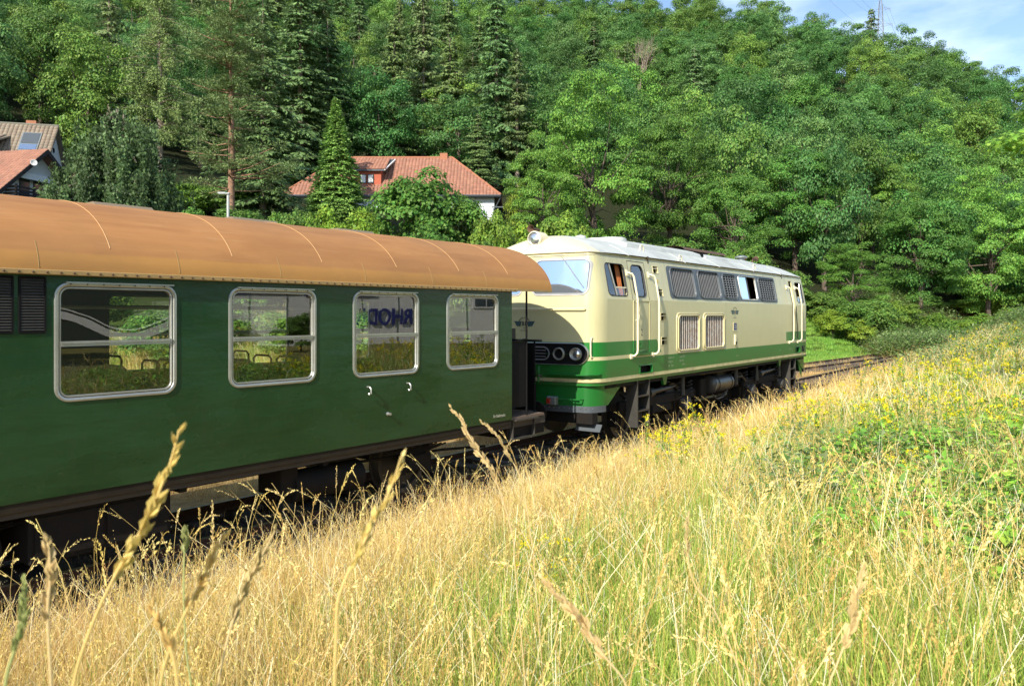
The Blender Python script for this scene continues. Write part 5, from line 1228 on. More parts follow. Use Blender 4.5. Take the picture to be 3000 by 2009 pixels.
# ------------------------------------------------------------------ plants
def unit(a): return a / np.maximum(np.linalg.norm(a, axis=-1, keepdims=True), 1e-9)
def leafquads(P, D, N, L, W, col, droop=.12):
    """P base, D direction, N normal, L length, W width -> kite shaped leaves"""
    D = unit(D); N = unit(N - D * np.sum(N * D, -1, keepdims=True)); Sd = np.cross(D, N)
    L = np.asarray(L)[:, None]; W = np.asarray(W)[:, None]
    a = P; b = P + D * L * .5 + Sd * W * .5; c = P + D * L - N * L * droop; d = P + D * L * .5 - Sd * W * .5
    Vt = np.stack([a, b, c, d], 1).reshape(-1, 3); F = np.arange(len(P) * 4).reshape(-1, 4)
    C = np.repeat(col, 4, axis=0); return Vt, F, C
def rs_dir(rg, n): return unit(rg.normal(size=(n, 3)))
def broad_crown(seed, nC=46, per=150, L=.05, col=(.05, .13, .028), flat=.72, bottom=-.55, openness=.0, cr=(.15, .27), colvar=.22, hue=.0):
    """unit crown: centre 0, radius 1"""
    rg = np.random.RandomState(seed); Ps, Ds, Ns, Cs = [], [], [], []; centers = []
    lob = rg.normal(size=(6, 3)); lob = unit(lob); lw = rg.uniform(-.32, .2, 6)
    for c in range(nC):
        while True:
            d = rs_dir(rg, 1)[0]
            if d[2] > bottom: break
        rad = (rg.uniform(.2, 1) ** .45) * (1 + sum(lw[i] * max(0, d @ lob[i]) ** 3 for i in range(6)))
        ctr = d * rad * (1 - .16); centers.append(ctr)
        r_ = rg.uniform(*cr) * (1.1 - .25 * rad)
        n = int(per * rg.uniform(.6, 1.3)); dd = rs_dir(rg, n)
        dd[:, 2] = np.where(dd[:, 2] < -.35, -dd[:, 2], dd[:, 2])
        sh = rg.uniform(.55, 1.08, n)[:, None]
        P = ctr + dd * r_ * sh * np.array([1.15, 1.15, flat])
        nn = dd * .8 + d * .3 + np.array([0, 0, .55]) + rg.normal(size=(n, 3)) * .45
        tt = np.cross(nn, rs_dir(rg, n)); tt[:, 2] -= .15
        base = np.array(col) * rg.uniform(1 - colvar, 1 + colvar)
        cc = base[None] * rg.uniform(.72, 1.3, (n, 1)); cc[:, 0] *= rg.uniform(.9, 1.35 + hue, n)
        Ps.append(P); Ds.append(tt); Ns.append(nn); Cs.append(cc)
    P, D, N, C = map(np.concatenate, (Ps, Ds, Ns, Cs)); n = len(P)
    Ls = L * rg.uniform(.7, 1.35, n)
    return leafquads(P, D, N, Ls, Ls * rg.uniform(.55, .8, n), C), centers
def limbs(rg, centers, trunk_top, nl, r0, zs_=1.0):
    m = MB(); m.tube([(0, 0, -1.6), (.03, .0, -1.0), (-.02, .03, -.4), trunk_top], [r0, r0 * .85, r0 * .6, r0 * .25], 8)
    for c in centers[:nl]:
        s_ = Vector((0, 0, rg.uniform(-.9, -.1))); c = Vector(c); mid = s_.lerp(c, .5) + Vector((rg.uniform(-.08, .08), rg.uniform(-.08, .08), .04))
        m.tube([s_, mid, c], [r0 * .32, r0 * .2, r0 * .06], 5, False)
    return m
def crown_mesh(name, data): (Vt, F, C) = data; return npmesh(name, Vt, F, C)
rgT = np.random.RandomState(11)
protoB = []
for i in range(7):
    cols = [(.105, .235, .047), (.082, .20, .044), (.14, .275, .050), (.095, .22, .060), (.155, .285, .057), (.075, .19, .047), (.12, .25, .070)]
    data, cen = broad_crown(100 + i, 66, 290, .038, cols[i], bottom=-.98)
    protoB.append((crown_mesh('broadleaf_crown', data), limbs(rgT, cen, (0, 0, .3), 12, .05).build('tmp', MT['bark']).data))
protoM = []
for i in range(4):
    data, cen = broad_crown(200 + i, 120, 380, .0245, [(.13, .29, .046), (.105, .245, .043), (.14, .30, .049), (.10, .235, .043)][i], cr=(.10, .20), flat=.55, bottom=-.98)
    protoM.append((crown_mesh('maple_crown', data), limbs(rgT, cen, (0, 0, .3), 22, .045).build('tmp', MT['bark']).data))
protoS = []
for i in range(4):
    data, cen = broad_crown(300 + i, 50, 170, .075, [(.16, .30, .045), (.115, .25, .045), (.22, .36, .042), (.125, .25, .048)][i], bottom=-.7, cr=(.2, .34), flat=.75)
    protoS.append((crown_mesh('bush_crown', data), limbs(rgT, cen, (0, 0, .2), 10, .03).build('tmp', MT['bark']).data))
def conifer(seed, H=20, Rr=3.2, z0=.08, col=(.040, .085, .030), droop=.35, whorls=34, nb=7, L=.42, dens=1.0, lit=1.0, shape=.62, hang=.55):
    rg = np.random.RandomState(seed); Ps, Ds, Ns, Cs = [], [], [], []
    m = MB(); m.tube([(0, 0, 0), (0, 0, H * .5), (0, 0, H)], [H * .012, H * .008, .02], 8)
    for w in range(whorls):
        f = z0 + (1 - z0) * (w + rg.rand() * .7) / whorls; z = H * f; zw = z; ln = Rr * (1 - f) ** shape * rg.uniform(.75, 1.12) + .15
        for b in range(nb):
            az = rg.uniform(0, 2 * np.pi); l = ln * rg.uniform(.45, 1.15); z = zw + rg.uniform(-.5, .5) * H * (1 - z0) / whorls; dh = np.array([np.cos(az), np.sin(az), 0])
            n = max(5, int(l * 20 * dens)); s = np.sort(rg.uniform(.12, 1, n))
            P = dh * l * s[:, None]; P[:, 2] = z - droop * l * s ** 1.6 + .12 * l * s ** 3
            side = np.cross(dh, [0, 0, 1]); off = rg.uniform(-1, 1, n) * (.09 + .26 * l * (1 - s) * .55 + .05)
            P = P + side * off[:, None]; P[:, 2] -= np.abs(off) * .35 + rg.uniform(0, .12, n)
            D = dh * .45 + side * np.sign(off)[:, None] * .5 + rg.normal(size=(n, 3)) * .25; D[:, 2] -= hang
            N = np.array([0, 0, .8]) + dh * .5 + rg.normal(size=(n, 3)) * .35
            cc = np.array(col) * rg.uniform(.6, 1.3, (n, 1)) * rg.uniform(.75, 1.2)
            Ps.append(P); Ds.append(D); Ns.append(N); Cs.append(cc)
            if b < 3 and ln > .6: m.tube([(0, 0, z), tuple(dh * l * .5 + np.array([0, 0, z - droop * l * .33])), tuple(dh * l * .95 + np.array([0, 0, z - droop * l * .85]))], [.03, .02, .008], 3, False)
    P, D, N, C = map(np.concatenate, (Ps, Ds, Ns, Cs)); n = len(P); Ls = L * rg.uniform(.6, 1.3, n)
    return leafquads(P, D, N, Ls, Ls * rg.uniform(.3, .5, n), C, .1), m
protoC = []
for i, kw in enumerate([dict(Rr=3.4, col=(.165, .25, .085), whorls=30, nb=9, dens=1.1), dict(Rr=3.1, col=(.185, .265, .085), z0=.12, hang=.9, whorls=28, nb=9, dens=1.1), dict(Rr=3.8, col=(.125, .21, .075), z0=.06, droop=.55, whorls=30, nb=10, dens=1.1), dict(Rr=2.8, col=(.18, .25, .095), z0=.25, nb=7, dens=1.1, whorls=26)]):
    data, m = conifer(400 + i, **kw); protoC.append((crown_mesh('spruce_crown', data), m.build('tmp', MT['palebark']).data))
for o in [o for o in bpy.data.objects if o.name.startswith('tmp')]: bpy.data.objects.remove(o)
def plant(name, label, cat, proto, x, y, H, Rr, rg, group=None, unit_crown=True, leaf='leaf', cz=.52, rz_=.56, zbase=None, bark='bark'):
    """a tree standing on the ground at (x, y)"""
    zb = float(gz(x, y)) - .1 if zbase is None else zbase
    t_ = empty(name, (x, y, zb), rg.uniform(0, 6.28)); tag(t_, label, cat, group)
    cm, tm = proto
    if len(cm.materials) == 0: cm.materials.append(MT[leaf])
    c = link('crown', cm, None, t_); k = link('trunk', tm, None, t_)
    if unit_crown:
        c.location = (0, 0, H * cz); c.scale = (Rr, Rr, H * rz_ * .93); k.location = (0, 0, H * cz); k.scale = (Rr, Rr, H * cz / 1.5)
    else:
        s_ = H / 20; c.scale = k.scale = (Rr, Rr, s_)
    return t_
rgF = np.random.RandomState(77)
def at_px(x, Z): u = (x - 1500) / 2300 * Z; q = V(u, Z); return q[0], q[1]
def spec(name, label, cat, proto, xpx, ytop, Z, Rr, **kw):
    x, y = at_px(xpx, Z); zb = float(gz(x, y)); H = EYE + (921 - ytop) / 2300 * Z - zb
    return plant(name, label, cat, proto, x, y, H, Rr, rgF, **kw)
# --- single trees and bushes one can tell apart
spec('maple_tree', 'large bright green maple right of the red roofed house, above the engine cab', 'tree', protoM[0], 1740, 195, 62, 5.6, cz=.52, rz_=.56)
spec('maple_tree', 'broad green maple with a rounded crown above the engine roof', 'tree', protoM[1], 1960, 300, 66, 5.2, cz=.52, rz_=.56)
spec('maple_tree', 'mid green maple directly behind the middle of the engine roof', 'tree', protoM[2], 1590, 380, 58, 3.6, cz=.52, rz_=.56)
spec('maple_tree', 'large maple with layered leaves beside the bare track end', 'tree', protoM[3], 2700, 520, 70, 4.9, cz=.52, rz_=.56)
spec('maple_tree', 'tall dark maple behind the rear end of the engine', 'tree', protoM[1], 2330, 395, 72, 5.8, cz=.52, rz_=.56)
spec('maple_tree', 'low spreading maple just right of the engine rear roof', 'tree', protoM[0], 2500, 700, 64, 3.6, cz=.52, rz_=.56)
spec('maple_tree', 'maple filling the gap above the right hand meadow', 'tree', protoM[2], 2900, 480, 74, 5.6, cz=.52, rz_=.56)
spec('maple_tree', 'maple with pale green top behind the engine ventilators', 'tree', protoM[3], 2150, 450, 63, 4.2, cz=.52, rz_=.56)
spec('maple_tree', 'farther maple rising between the engine rear and the ramp', 'tree', protoM[2], 2560, 430, 82, 5.5, cz=.52, rz_=.56)
x, y = at_px(3105, 76); plant('maple_tree', 'maple partly cut off by the right picture edge', 'tree', protoM[1], x, y, 15, 6, rgF, cz=.52, rz_=.56)
# weeping beech
def weeping(seed, H=9.5, Rr=3.9):
    rg = np.random.RandomState(seed); Ps, Ds, Ns, Cs = [], [], [], []; m = MB()
    m.tube([(0, 0, 0), (.1, 0, H * .5), (-.1, .1, H * .9)], [.28, .2, .06], 8)
    for b in range(76):
        az = rg.uniform(0, 2 * np.pi); f = rg.uniform(.0, 1) ** .6; r_ = Rr * f * rg.uniform(.8, 1.08); zt = H * (1.02 - .64 * f ** 1.5) * rg.uniform(.93, 1.03)
        e = np.array([math.cos(az) * r_, math.sin(az) * r_, zt])
        m.tube([(0, 0, H * rg.uniform(.45, .85)), tuple(e * [.55, .55, 1] + [0, 0, .1]), tuple(e * .88)], [.07, .045, .02], 4, False)
        for s_ in range(11):
            base = e * [1, 1, 1] * np.array([rg.uniform(.62, 1.04)] * 2 + [1]) + np.array([*rg.normal(size=2) * .2, rg.uniform(-.25, .25)])
            ln = min(base[2] - .2, rg.uniform(1.6, 5.2)); n = int(ln * 26)
            zz = rg.uniform(0, ln, n); P = base + np.stack([rg.normal(size=n) * .085 + np.sin(zz) * .06, rg.normal(size=n) * .085, -zz], 1)
            out = unit(np.array([[base[0], base[1], .3]])); N = out + rg.normal(size=(n, 3)) * .55; D = rg.normal(size=(n, 3)) * .5; D[:, 2] -= 1.1
            cc = np.array((.10, .165, .06)) * rg.uniform(.65, 1.4, (n, 1)) * rg.uniform(.5, 1.6)
            Ps.append(P); Ds.append(D); Ns.append(N); Cs.append(cc)
    P, D, N, C = map(np.concatenate, (Ps, Ds, Ns, Cs)); n = len(P); Ls = .19 * rg.uniform(.7, 1.3, n)
    return leafquads(P, D, N, Ls, Ls * .55, C), m
data, m = weeping(5); wm = (crown_mesh('weeping_crown', data), m.build('tmp', MT['palebark']).data); bpy.data.objects.remove(bpy.data.objects['tmp'])
x, y = at_px(348, 43); zb = float(gz(x, y)); H = EYE + (921 - 322) / 2300 * 43 - zb
wt_ = empty('weeping_beech', (x, y, zb)); tag(wt_, 'dark green weeping beech with hanging curtains of leaves beside the white houses', 'tree')
wm[0].materials.append(MT['leafn']); c = link('crown', wm[0], None, wt_); k = link('trunk', wm[1], None, wt_); c.scale = k.scale = (1.15, 1.15, H / 9.5)
# larch
def larch(seed, H=22, Rr=3.6):
    rg = np.random.RandomState(seed); Ps, Ds, Ns, Cs = [], [], [], []; m = MB(); m.tube([(0, 0, 0), (0, 0, H * .6), (0, 0, H)], [.22, .14, .02], 8)
    for b in range(120):
        f = rg.uniform(.18, .99); z = H * f; az = rg.uniform(0, 6.28); l = (Rr * (1 - f) ** .6 + .3) * rg.uniform(.6, 1.1); dh = np.array([math.cos(az), math.sin(az), 0])
        e = dh * l + [0, 0, z - .18 * l]; m.tube([(0, 0, z), tuple(dh * l * .5 + [0, 0, z + .12]), tuple(e)], [.045, .03, .01], 4, False)
        ns = int(l * 7)
        for s_ in range(ns):
            q = rg.uniform(.15, 1); base = dh * l * q + [0, 0, z + .3 * q * (1 - q) - .18 * l * q * q]; ln = rg.uniform(.35, 1.5); n = int(ln * 14)
            zz = rg.uniform(0, ln, n); P = base + np.stack([rg.normal(size=n) * .09, rg.normal(size=n) * .09, -zz], 1)
            D = rg.normal(size=(n, 3)) * .5; D[:, 2] -= 1; N = rg.normal(size=(n, 3)) * .6 + [0, 0, .3] + dh * .5
            Ps.append(P); Ds.append(D); Ns.append(N); Cs.append(np.array((.21, .27, .09)) * rg.uniform(.7, 1.35, (n, 1)))
    P, D, N, C = map(np.concatenate, (Ps, Ds, Ns, Cs)); n = len(P); Ls = .24 * rg.uniform(.7, 1.3, n)
    return leafquads(P, D, N, Ls, Ls * .35, C), m
data, m = larch(6); lm = (crown_mesh('larch_crown', data), m.build('tmp', MT['palebark']).data); bpy.data.objects.remove(bpy.data.objects['tmp'])
spec('larch_tree', 'pale green larch with drooping branches behind the weeping beech', 'tree', lm, 468, -15, 72, 1.35, unit_crown=False, leaf='needle')
# pine with a reddish trunk
def pine(seed, H=19, Rr=3.3):
    rg = np.random.RandomState(seed); Ps, Ds, Ns, Cs = [], [], [], []; m = MB(); m.tube([(0, 0, 0), (.1, .05, H * .4), (0, 0, H)], [.2, .16, .03], 9)
    for b in range(92):
        f = rg.uniform(.2, 1) ** .85; z = H * f; az = rg.uniform(0, 6.28); l = Rr * (1.15 - f) ** .55 * rg.uniform(.35, 1.1); dh = np.array([math.cos(az), math.sin(az), 0])
        e = dh * l + [0, 0, z + l * rg.uniform(-.15, .25)]; m.tube([(0, 0, z - .2), tuple(dh * l * .5 + [0, 0, z - .1]), tuple(e)], [.05, .035, .015], 4, False)
        for s_ in range(5):
            q = rg.uniform(.45, 1.05); ctr = dh * l * q + np.array([*rg.normal(size=2) * .32, 0]) + [0, 0, z + (e[2] - z) * q + rg.normal() * .12]; n = 80
            dd = rs_dir(rg, n); P = ctr + dd * rg.uniform(.05, .42) * np.array([1.2, 1.2, .45]); D = dd * .8 + [0, 0, .25]; N = rg.normal(size=(n, 3)) * .5 + [0, 0, .6]
            Ps.append(P); Ds.append(D); Ns.append(N); Cs.append(np.array((.17, .235, .085)) * rg.uniform(.6, 1.35, (n, 1)))
    P, D, N, C = map(np.concatenate, (Ps, Ds, Ns, Cs)); n = len(P); Ls = .19 * rg.uniform(.7, 1.3, n)
    return leafquads(P, D, N, Ls, Ls * .22, C, .0), m
data, m = pine(8); pm = (crown_mesh('pine_crown', data), m.build('tmp', MT['pinebark']).data); bpy.data.objects.remove(bpy.data.objects['tmp'])
x, y = at_px(675, 50); zb = float(gz(x, y)); H = EYE + (921 + 30) / 2300 * 50 - zb
pt = empty('pine_tree', (x, y, zb)); tag(pt, 'tall olive green pine with a bare reddish trunk behind the street lamp', 'tree')
pm[0].materials.append(MT['needle']); c = link('crown', pm[0], None, pt); k = link('trunk', pm[1], None, pt); c.scale = k.scale = (1.25, 1.25, H / 19)
# conifers behind and beside the house
def conif(name, label, i, xpx, ytop, Z, Rs, **kw): return spec(name, label, 'tree', protoC[i], xpx, ytop, Z, Rs, unit_crown=False, leaf='needle', **kw)
conif('spruce_tree', 'dark tall spruce cut by the top edge right of the pine', 2, 880, -60, 84, 1.6)
conif('spruce_tree', 'dark spruce wall left of the lit cone-shaped spruce', 0, 770, -20, 86, 1.7)
conif('spruce_tree', 'dark broad spruce close behind the reddish pine', 2, 770, 30, 60, 1.25)
conif('spruce_tree', 'shaded spruce directly behind the lit cone-shaped spruce', 2, 960, 60, 88, 1.5)
def cone_tree(seed, H=20, Rr=3.0):
    rg = np.random.RandomState(seed); Ps, Ds, Ns, Cs = [], [], [], []; m = MB(); m.tube([(0, 0, 0), (0, 0, H * .96)], [.2, .03], 8)
    for k in range(2300):
        f = 1 - rg.rand() ** .62; z = H * f; az = rg.uniform(0, 6.28); rr = Rr * min(1, 2.6 * (f + .12)) * (1 - f) ** .95 * rg.uniform(.6, 1.18) + .05; o_ = np.array([math.cos(az), math.sin(az), 0])
        n = 22; q = rg.rand(n)[:, None]; sd = np.array([-o_[1], o_[0], 0]); P = o_ * rr * (1 - .35 * q) + [0, 0, z] + sd * rg.normal(size=(n, 1)) * .17 * (1.2 - f) + np.array([0, 0, 1]) * (q * .35 - .1)
        D = o_ * .6 + rg.normal(size=(n, 3)) * .35 - [0, 0, .35]; N = o_ * .5 + [0, 0, .7] + rg.normal(size=(n, 3)) * .35
        Ps.append(P); Ds.append(D); Ns.append(N); Cs.append(np.array((.27, .42, .10)) * rg.uniform(.75, 1.2) * rg.uniform(.8, 1.2, (n, 1)))
    P, D, N, C = map(np.concatenate, (Ps, Ds, Ns, Cs)); n = len(P); Ls = .27 * rg.uniform(.7, 1.3, n)
    return leafquads(P, D, N, Ls, Ls * .45, C), m
data, m = cone_tree(450)
cm = (crown_mesh('cypress_crown', data), m.build('tmp', MT['bark']).data); bpy.data.objects.remove(bpy.data.objects['tmp'])
spec('cone_spruce', 'bright green cone-shaped spruce standing in front of the red roofed house', 'tree', cm, 985, 285, 56, .92, unit_crown=False, leaf='needle')
conif('spruce_tree', 'slim spruce behind the left half of the red roof', 1, 1155, 55, 98, 1.5)
conif('spruce_tree', 'very tall bare-trunked spruce behind the house ridge', 3, 1241, -60, 104, 1.3)
conif('spruce_tree', 'spruce behind the brick chimney of the hillside house', 1, 1318, 110, 98, 1.5)
conif('spruce_tree', 'tall spruce right of the house with drooping sprays', 2, 1455, -40, 92, 1.35)
conif('spruce_tree', 'thin grey-trunked spruce left of the big bright maple', 3, 1515, 140, 90, 1.1)
conif('spruce_tree', 'small spruce tucked behind the right end of the red roof', 1, 1400, 330, 84, .9)
conif('spruce_tree', 'spruce with pale tips between chimney and tall spruce', 0, 1385, 150, 108, 1.5)
conif('spruce_tree', 'bluish spruce high on the slope above the maples', 2, 1740, 60, 128, 1.1)
conif('spruce_tree', 'blue-green spruce beside the brown bare tree', 0, 1830, 130, 132, 1.2)
conif('spruce_tree', 'lone spruce on the skyline just left of the pylon', 3, 2552, 22, 226, 1.6)
# bushes round the house
def bush(label, i, xpx, ytop, Z, Rr, **kw): return spec('bush', label, 'bush', protoS[i], xpx, ytop, Z, Rr, leaf='leafn', cz=.52, rz_=.52, **kw)
bush('big dark green bush covering the middle of the red roofed house', 1, 1225, 470, 50, 3.5)
bush('dark green bush joining the big bush on its right', 1, 1345, 540, 51, 2.5)
bush('dense bush in the dark gap behind the engine rear roof', 3, 2290, 760, 60, 2.6)
bush('second bush in the dark gap behind the engine middle roof', 1, 2190, 700, 58, 2.6)
bush('bush closing the gap behind the first engine grille', 3, 1900, 660, 52, 2.8)
bush('leafy bush below the left end of the red roof', 3, 865, 555, 44, 1.7)
bush('light green bush left of the cone-shaped spruce', 0, 800, 598, 42, 1.3)
bush('yellow-green bush under the dormer window', 2, 1060, 600, 42, 1.9)
bush('yellow-green bush beneath the cone-shaped spruce', 2, 950, 590, 41, 1.5)
bush('bright bush right of the house wall end', 0, 1440, 590, 46, 1.7)
bush('yellow shrub beside the bare earth slope', 2, 1532, 525, 62, 1.5)
bush('light green bush left of the engine lamp', 2, 1520, 640, 40, 1.8)
bush('mid green bush above the coach roof end', 3, 1390, 640, 38, 1.9)
bush('dark green bush above the third roof ventilator', 1, 1250, 630, 38, 2.0)
bush('low bush between lamp post and pine trunk', 3, 740, 610, 40, 1.6)
bush('dark bush right of the weeping beech', 1, 560, 590, 40, 2.0)
bush('broad bush behind the trunk of the reddish pine', 3, 640, 520, 60, 3.0)
bush('shaded bush between the pine trunk and the cone-shaped spruce', 1, 740, 540, 62, 3.2)
bush('tall shrub left of the red roof corner', 3, 830, 520, 78, 3.2)
bush('round shrub behind the street lamp', 3, 690, 560, 47, 2.2)
bush('bright maple bush right of the weeping beech', 0, 545, 520, 58, 2.2)
bush('light bush behind the first roof ventilators', 0, 1130, 660, 36, 1.5)
bush('bush above the engine headlight', 0, 1640, 590, 44, 2.2)
bush('bush behind the engine roof hatch', 3, 1800, 640, 46, 2.6)
bush('bush behind the fan cowl of the engine', 1, 2010, 690, 50, 2.6)
for k, (xp, yt, Z, r_, i) in enumerate([(2400, 830, 60, 2.2, 3), (2480, 860, 58, 1.9, 1), (2560, 845, 60, 2.3, 3), (2620, 870, 64, 2.0, 0), (2690, 850, 72, 2.6, 3), (2770, 880, 76, 2.8, 0), (2850, 860, 78, 3.0, 3), (2940, 830, 76, 3.0, 0), (3040, 800, 74, 3.2, 3), (2760, 800, 84, 3, 1), (2330, 840, 62, 2.2, 1), (2730, 905, 64, 2.2, 0), (2800, 915, 63, 2.0, 3), (2880, 905, 66, 2.4, 0), (2960, 900, 64, 2.3, 0), (3040, 890, 62, 2.4, 3), (2670, 930, 68, 2.0, 3), (2840, 935, 58, 1.7, 2), (2930, 930, 56, 1.8, 0), (2440, 900, 57, 1.4, 2), (2520, 930, 57, 1.2, 2)]):
    bush('leafy bush in the row between the second track and the wood', i, xp, yt, Z, r_, group='bushes lining the far side of the second track')
# bushes seen through the coach windows
for k, (a_, Z, r_, i) in enumerate([(-.53, 33, 1.9, 0), (-.44, 30, 2.0, 3), (-.36, 34, 1.9, 0), (-.62, 31, 2.1, 3), (-.27, 31, 1.8, 0), (-.71, 33, 2, 0), (-.18, 32, 1.8, 3)]):
    x, y, _ = V(a_ * Z, Z); plant('bush', 'green bush on the bank seen through the coach windows', 'bush', protoS[i], x, y, 3.1, r_, rgF, group='bushes seen through the coach windows', leaf='leafn', cz=.5, rz_=.52)
for (x, y, H, r_, i) in [(4, -14, 7, 3.4, 1), (-1, -17, 8, 4, 3), (9.5, -19, 7, 3.6, 1), (-7, -15, 8, 4, 1), (21.5, -13, 2.0, 1.6, 1), (17, -12, 1.8, 1.6, 1)]:
    plant('bush', 'dark bush behind the photographer mirrored in the coach windows', 'bush', protoS[i], x, y, H, r_, rgF, group='bushes mirrored in the coach windows', leaf='leafn', cz=.5, rz_=.52)
# brown bare tree
rg = np.random.RandomState(3); m = MB()
def branch(p, d, l, r_, lev):
    q = p + d * l; m.tube([p, p.lerp(q, .5) + Vector(rg.normal(size=3)) * l * .05, q], [r_, r_ * .8, r_ * .55], 4, False)
    if lev > 0:
        for k in range(3 if lev > 1 else 4):
            dd = (d + Vector(rg.normal(size=3)) * .38 + Vector((0, 0, .12))).normalized(); branch(q if k else p.lerp(q, .7), dd, l * .66, r_ * .5, lev - 1)
for k in range(4): branch(Vector((k * .3 - .4, 0, 0)), Vector((rg.normal() * .12, rg.normal() * .12, 1)).normalized(), 4.6, .16, 4)
bt = m.build('bare_tree', MT['palebark']); x, y = at_px(1868, 140); bt.location = (x, y, float(gz(x, y)) + 3); tag(bt, 'leafless brown tree high on the slope near the skyline', 'tree')
# --- the wood on the hillside
pts = []
tries = 0
while tries < 26000:
    tries += 1
    a_ = rgF.uniform(-.80, .80); r_ = math.sqrt(rgF.uniform(62 ** 2, 252 ** 2)); v = r_ / math.sqrt(1 + a_ * a_); u = a_ * v
    r0 = np.interp(a_, [-.7, 0, .3, .5, .65, .8], [78, 92, 74, 74, 90, 128])
    if -.35 < a_ < .03: r0 = 92
    if r_ < r0: continue
    dm = np.interp(r_, [60, 120, 252], [6.4, 8.3, 10.6])
    if all((u - q[0]) ** 2 + (v - q[1]) ** 2 > dm * dm for q in pts): pts.append((u, v, r_, a_, dm))
pts.sort(key=lambda q: q[2])
nb_ = nc_ = 0
for (u, v, r_, a_, dm) in pts:
    x, y, _ = V(u, v)
    conf = (-.30 < a_ < .02 and r_ < 165 and rgF.rand() < .5) or (a_ < .25 and rgF.rand() < .05)
    if conf:
        k = rgF.randint(4); H = rgF.uniform(17, 24)
        plant('spruce_tree', 'spruce standing among the trees of the wooded slope', 'tree', protoC[k], x, y, H, rgF.uniform(1.1, 1.65), rgF, group='spruces on the wooded slope', unit_crown=False, leaf='needle'); nc_ += 1
    else:
        if nb_ > 297: continue
        k = rgF.randint(7); H = rgF.uniform(11.5, 16) * (1.12 if r_ > 150 else 1)
        plant('broadleaf_tree', 'rounded broadleaf tree in the wood covering the hillside', 'tree', protoB[k], x, y, H, dm * rgF.uniform(.62, .82), rgF, group='broadleaf trees covering the hillside', cz=.50, rz_=.58); nb_ += 1
print('forest', nb_, nc_, len(pts))
# near tree whose branches reach in at the right edge
data, cen = broad_crown(600, 60, 420, .034, (.22, .42, .06), cr=(.14, .26), flat=.6, openness=.3)
x, y, _ = V(9.75, 11.6); zb = float(gz(x, y)); nt = empty('ash_tree', (x, y, zb)); tag(nt, 'bright green overhanging branches of a near tree at the right edge', 'tree')
me = crown_mesh('ash_crown', data); me.materials.append(MT['leafn']); c = link('crown', me, None, nt); c.location = (0, 0, 4.3); c.scale = (2.7, 2.7, 1.75)
m = limbs(rgT, cen, (0, 0, .3), 26, .05); k = m.build('trunk', MT['palebark'], nt); k.location = (1.0, -3.4, 4.0); k.scale = (2.75, 2.75, 2.7)
# ------------------------------------------------------------------ meadow
def q2t(F): return np.concatenate([F[:, [0, 1, 2]], F[:, [0, 2, 3]]])
class TM:
    def __init__(s): s.V = []; s.F = []; s.C = []; s.n = 0
    def add(s, V_, F_, C_):
        s.V.append(V_); s.F.append(np.asarray(F_) + s.n); s.C.append(C_); s.n += len(V_)
    def mesh(s, name):
        me = npmesh(name, np.concatenate(s.V), np.concatenate(s.F), np.concatenate(s.C)); me.materials.append(MT['grass']); return me
def blades(t_, rg, n, rad, h, w, cols, bend=.45, z0=0):
    a = rg.uniform(0, 6.28, n); r_ = rad * np.sqrt(rg.rand(n)); bx, by = r_ * np.cos(a), r_ * np.sin(a)
    H = rg.uniform(h[0], h[1], n); az = rg.uniform(0, 6.28, n); b = bend * rg.uniform(.1, 1.3, n)
    d = np.stack([np.cos(az), np.sin(az)], 1); fa = rg.uniform(0, 3.14, n); sd = np.stack([np.cos(fa), np.sin(fa)], 1) * (w * rg.uniform(.6, 1.3, n))[:, None] * .5
    B = np.stack([bx, by], 1); M_ = B + d * (H * b * .28)[:, None]; T = B + d * (H * b)[:, None]
    hm = H * .55; ht = H * np.sqrt(np.maximum(.15, 1 - b * b * .55))
    z = np.full(n, z0 - .02)
    Vt = np.stack([np.c_[B - sd, z], np.c_[B + sd, z], np.c_[M_ - sd * .8, hm], np.c_[M_ + sd * .8, hm], np.c_[T, ht]], 1)
    k = np.arange(n)[:, None] * 5
    F = np.concatenate([k + [0, 1, 3], k + [0, 3, 2], k + [2, 3, 4]])
    c = np.array(cols)[rg.randint(len(cols), size=n)] * rg.uniform(.75, 1.25, (n, 1))
    C = np.repeat(c[:, None], 5, 1); C[:, :2] *= .9
    t_.add(Vt.reshape(-1, 3), F, C.reshape(-1, 3))
def ribbon(t_, pts, w, col, rg):
    pts = np.array(pts); n = len(pts); a = rg.uniform(0, 3.14)
    for ang in (a, a + 1.57):
        sd = np.array([math.cos(ang), math.sin(ang), 0]) * w * .5
        Vt = np.concatenate([pts - sd, pts + sd]); F = []
        for i in range(n - 1): F += [[i, i + 1, n + i + 1], [i, n + i + 1, n + i]]
        t_.add(Vt, np.array(F), np.tile(np.array(col)[None], (2 * n, 1)))
def head(t_, rg, P, D, ln, n, size, col, fat=.42, spread=.5, nod=0.0):
    """spikelets along an axis that starts at P and runs along D"""
    s_ = np.linspace(0, 1, n); D = np.array(D) / np.linalg.norm(D); ax = np.array(P) + D * (s_ * ln)[:, None]; ax[:, 2] -= nod * s_ ** 2 * ln
    side = rs_dir(rg, n); side = unit(side - D * (side @ D)[:, None]); dd = D + side * spread; N = rs_dir(rg, n)
    L = size * (1.15 - .5 * s_) * rg.uniform(.8, 1.2, n); c = np.array(col) * rg.uniform(.75, 1.2, (n, 1))
    Vt, F, C = leafquads(ax + side * size * .1, dd, N, L, L * fat, c, 0); t_.add(Vt, q2t(F), C)
STRAW = [(.80, .57, .20), (.70, .49, .15), (.88, .68, .28), (.62, .42, .13), (.80, .62, .24)]
ORNG = [(.66, .42, .18), (.72, .50, .23), (.58, .36, .15), (.76, .56, .27)]
GREEN = [(.36, .52, .07), (.28, .44, .06), (.48, .60, .09), (.56, .62, .13), (.22, .38, .06)]
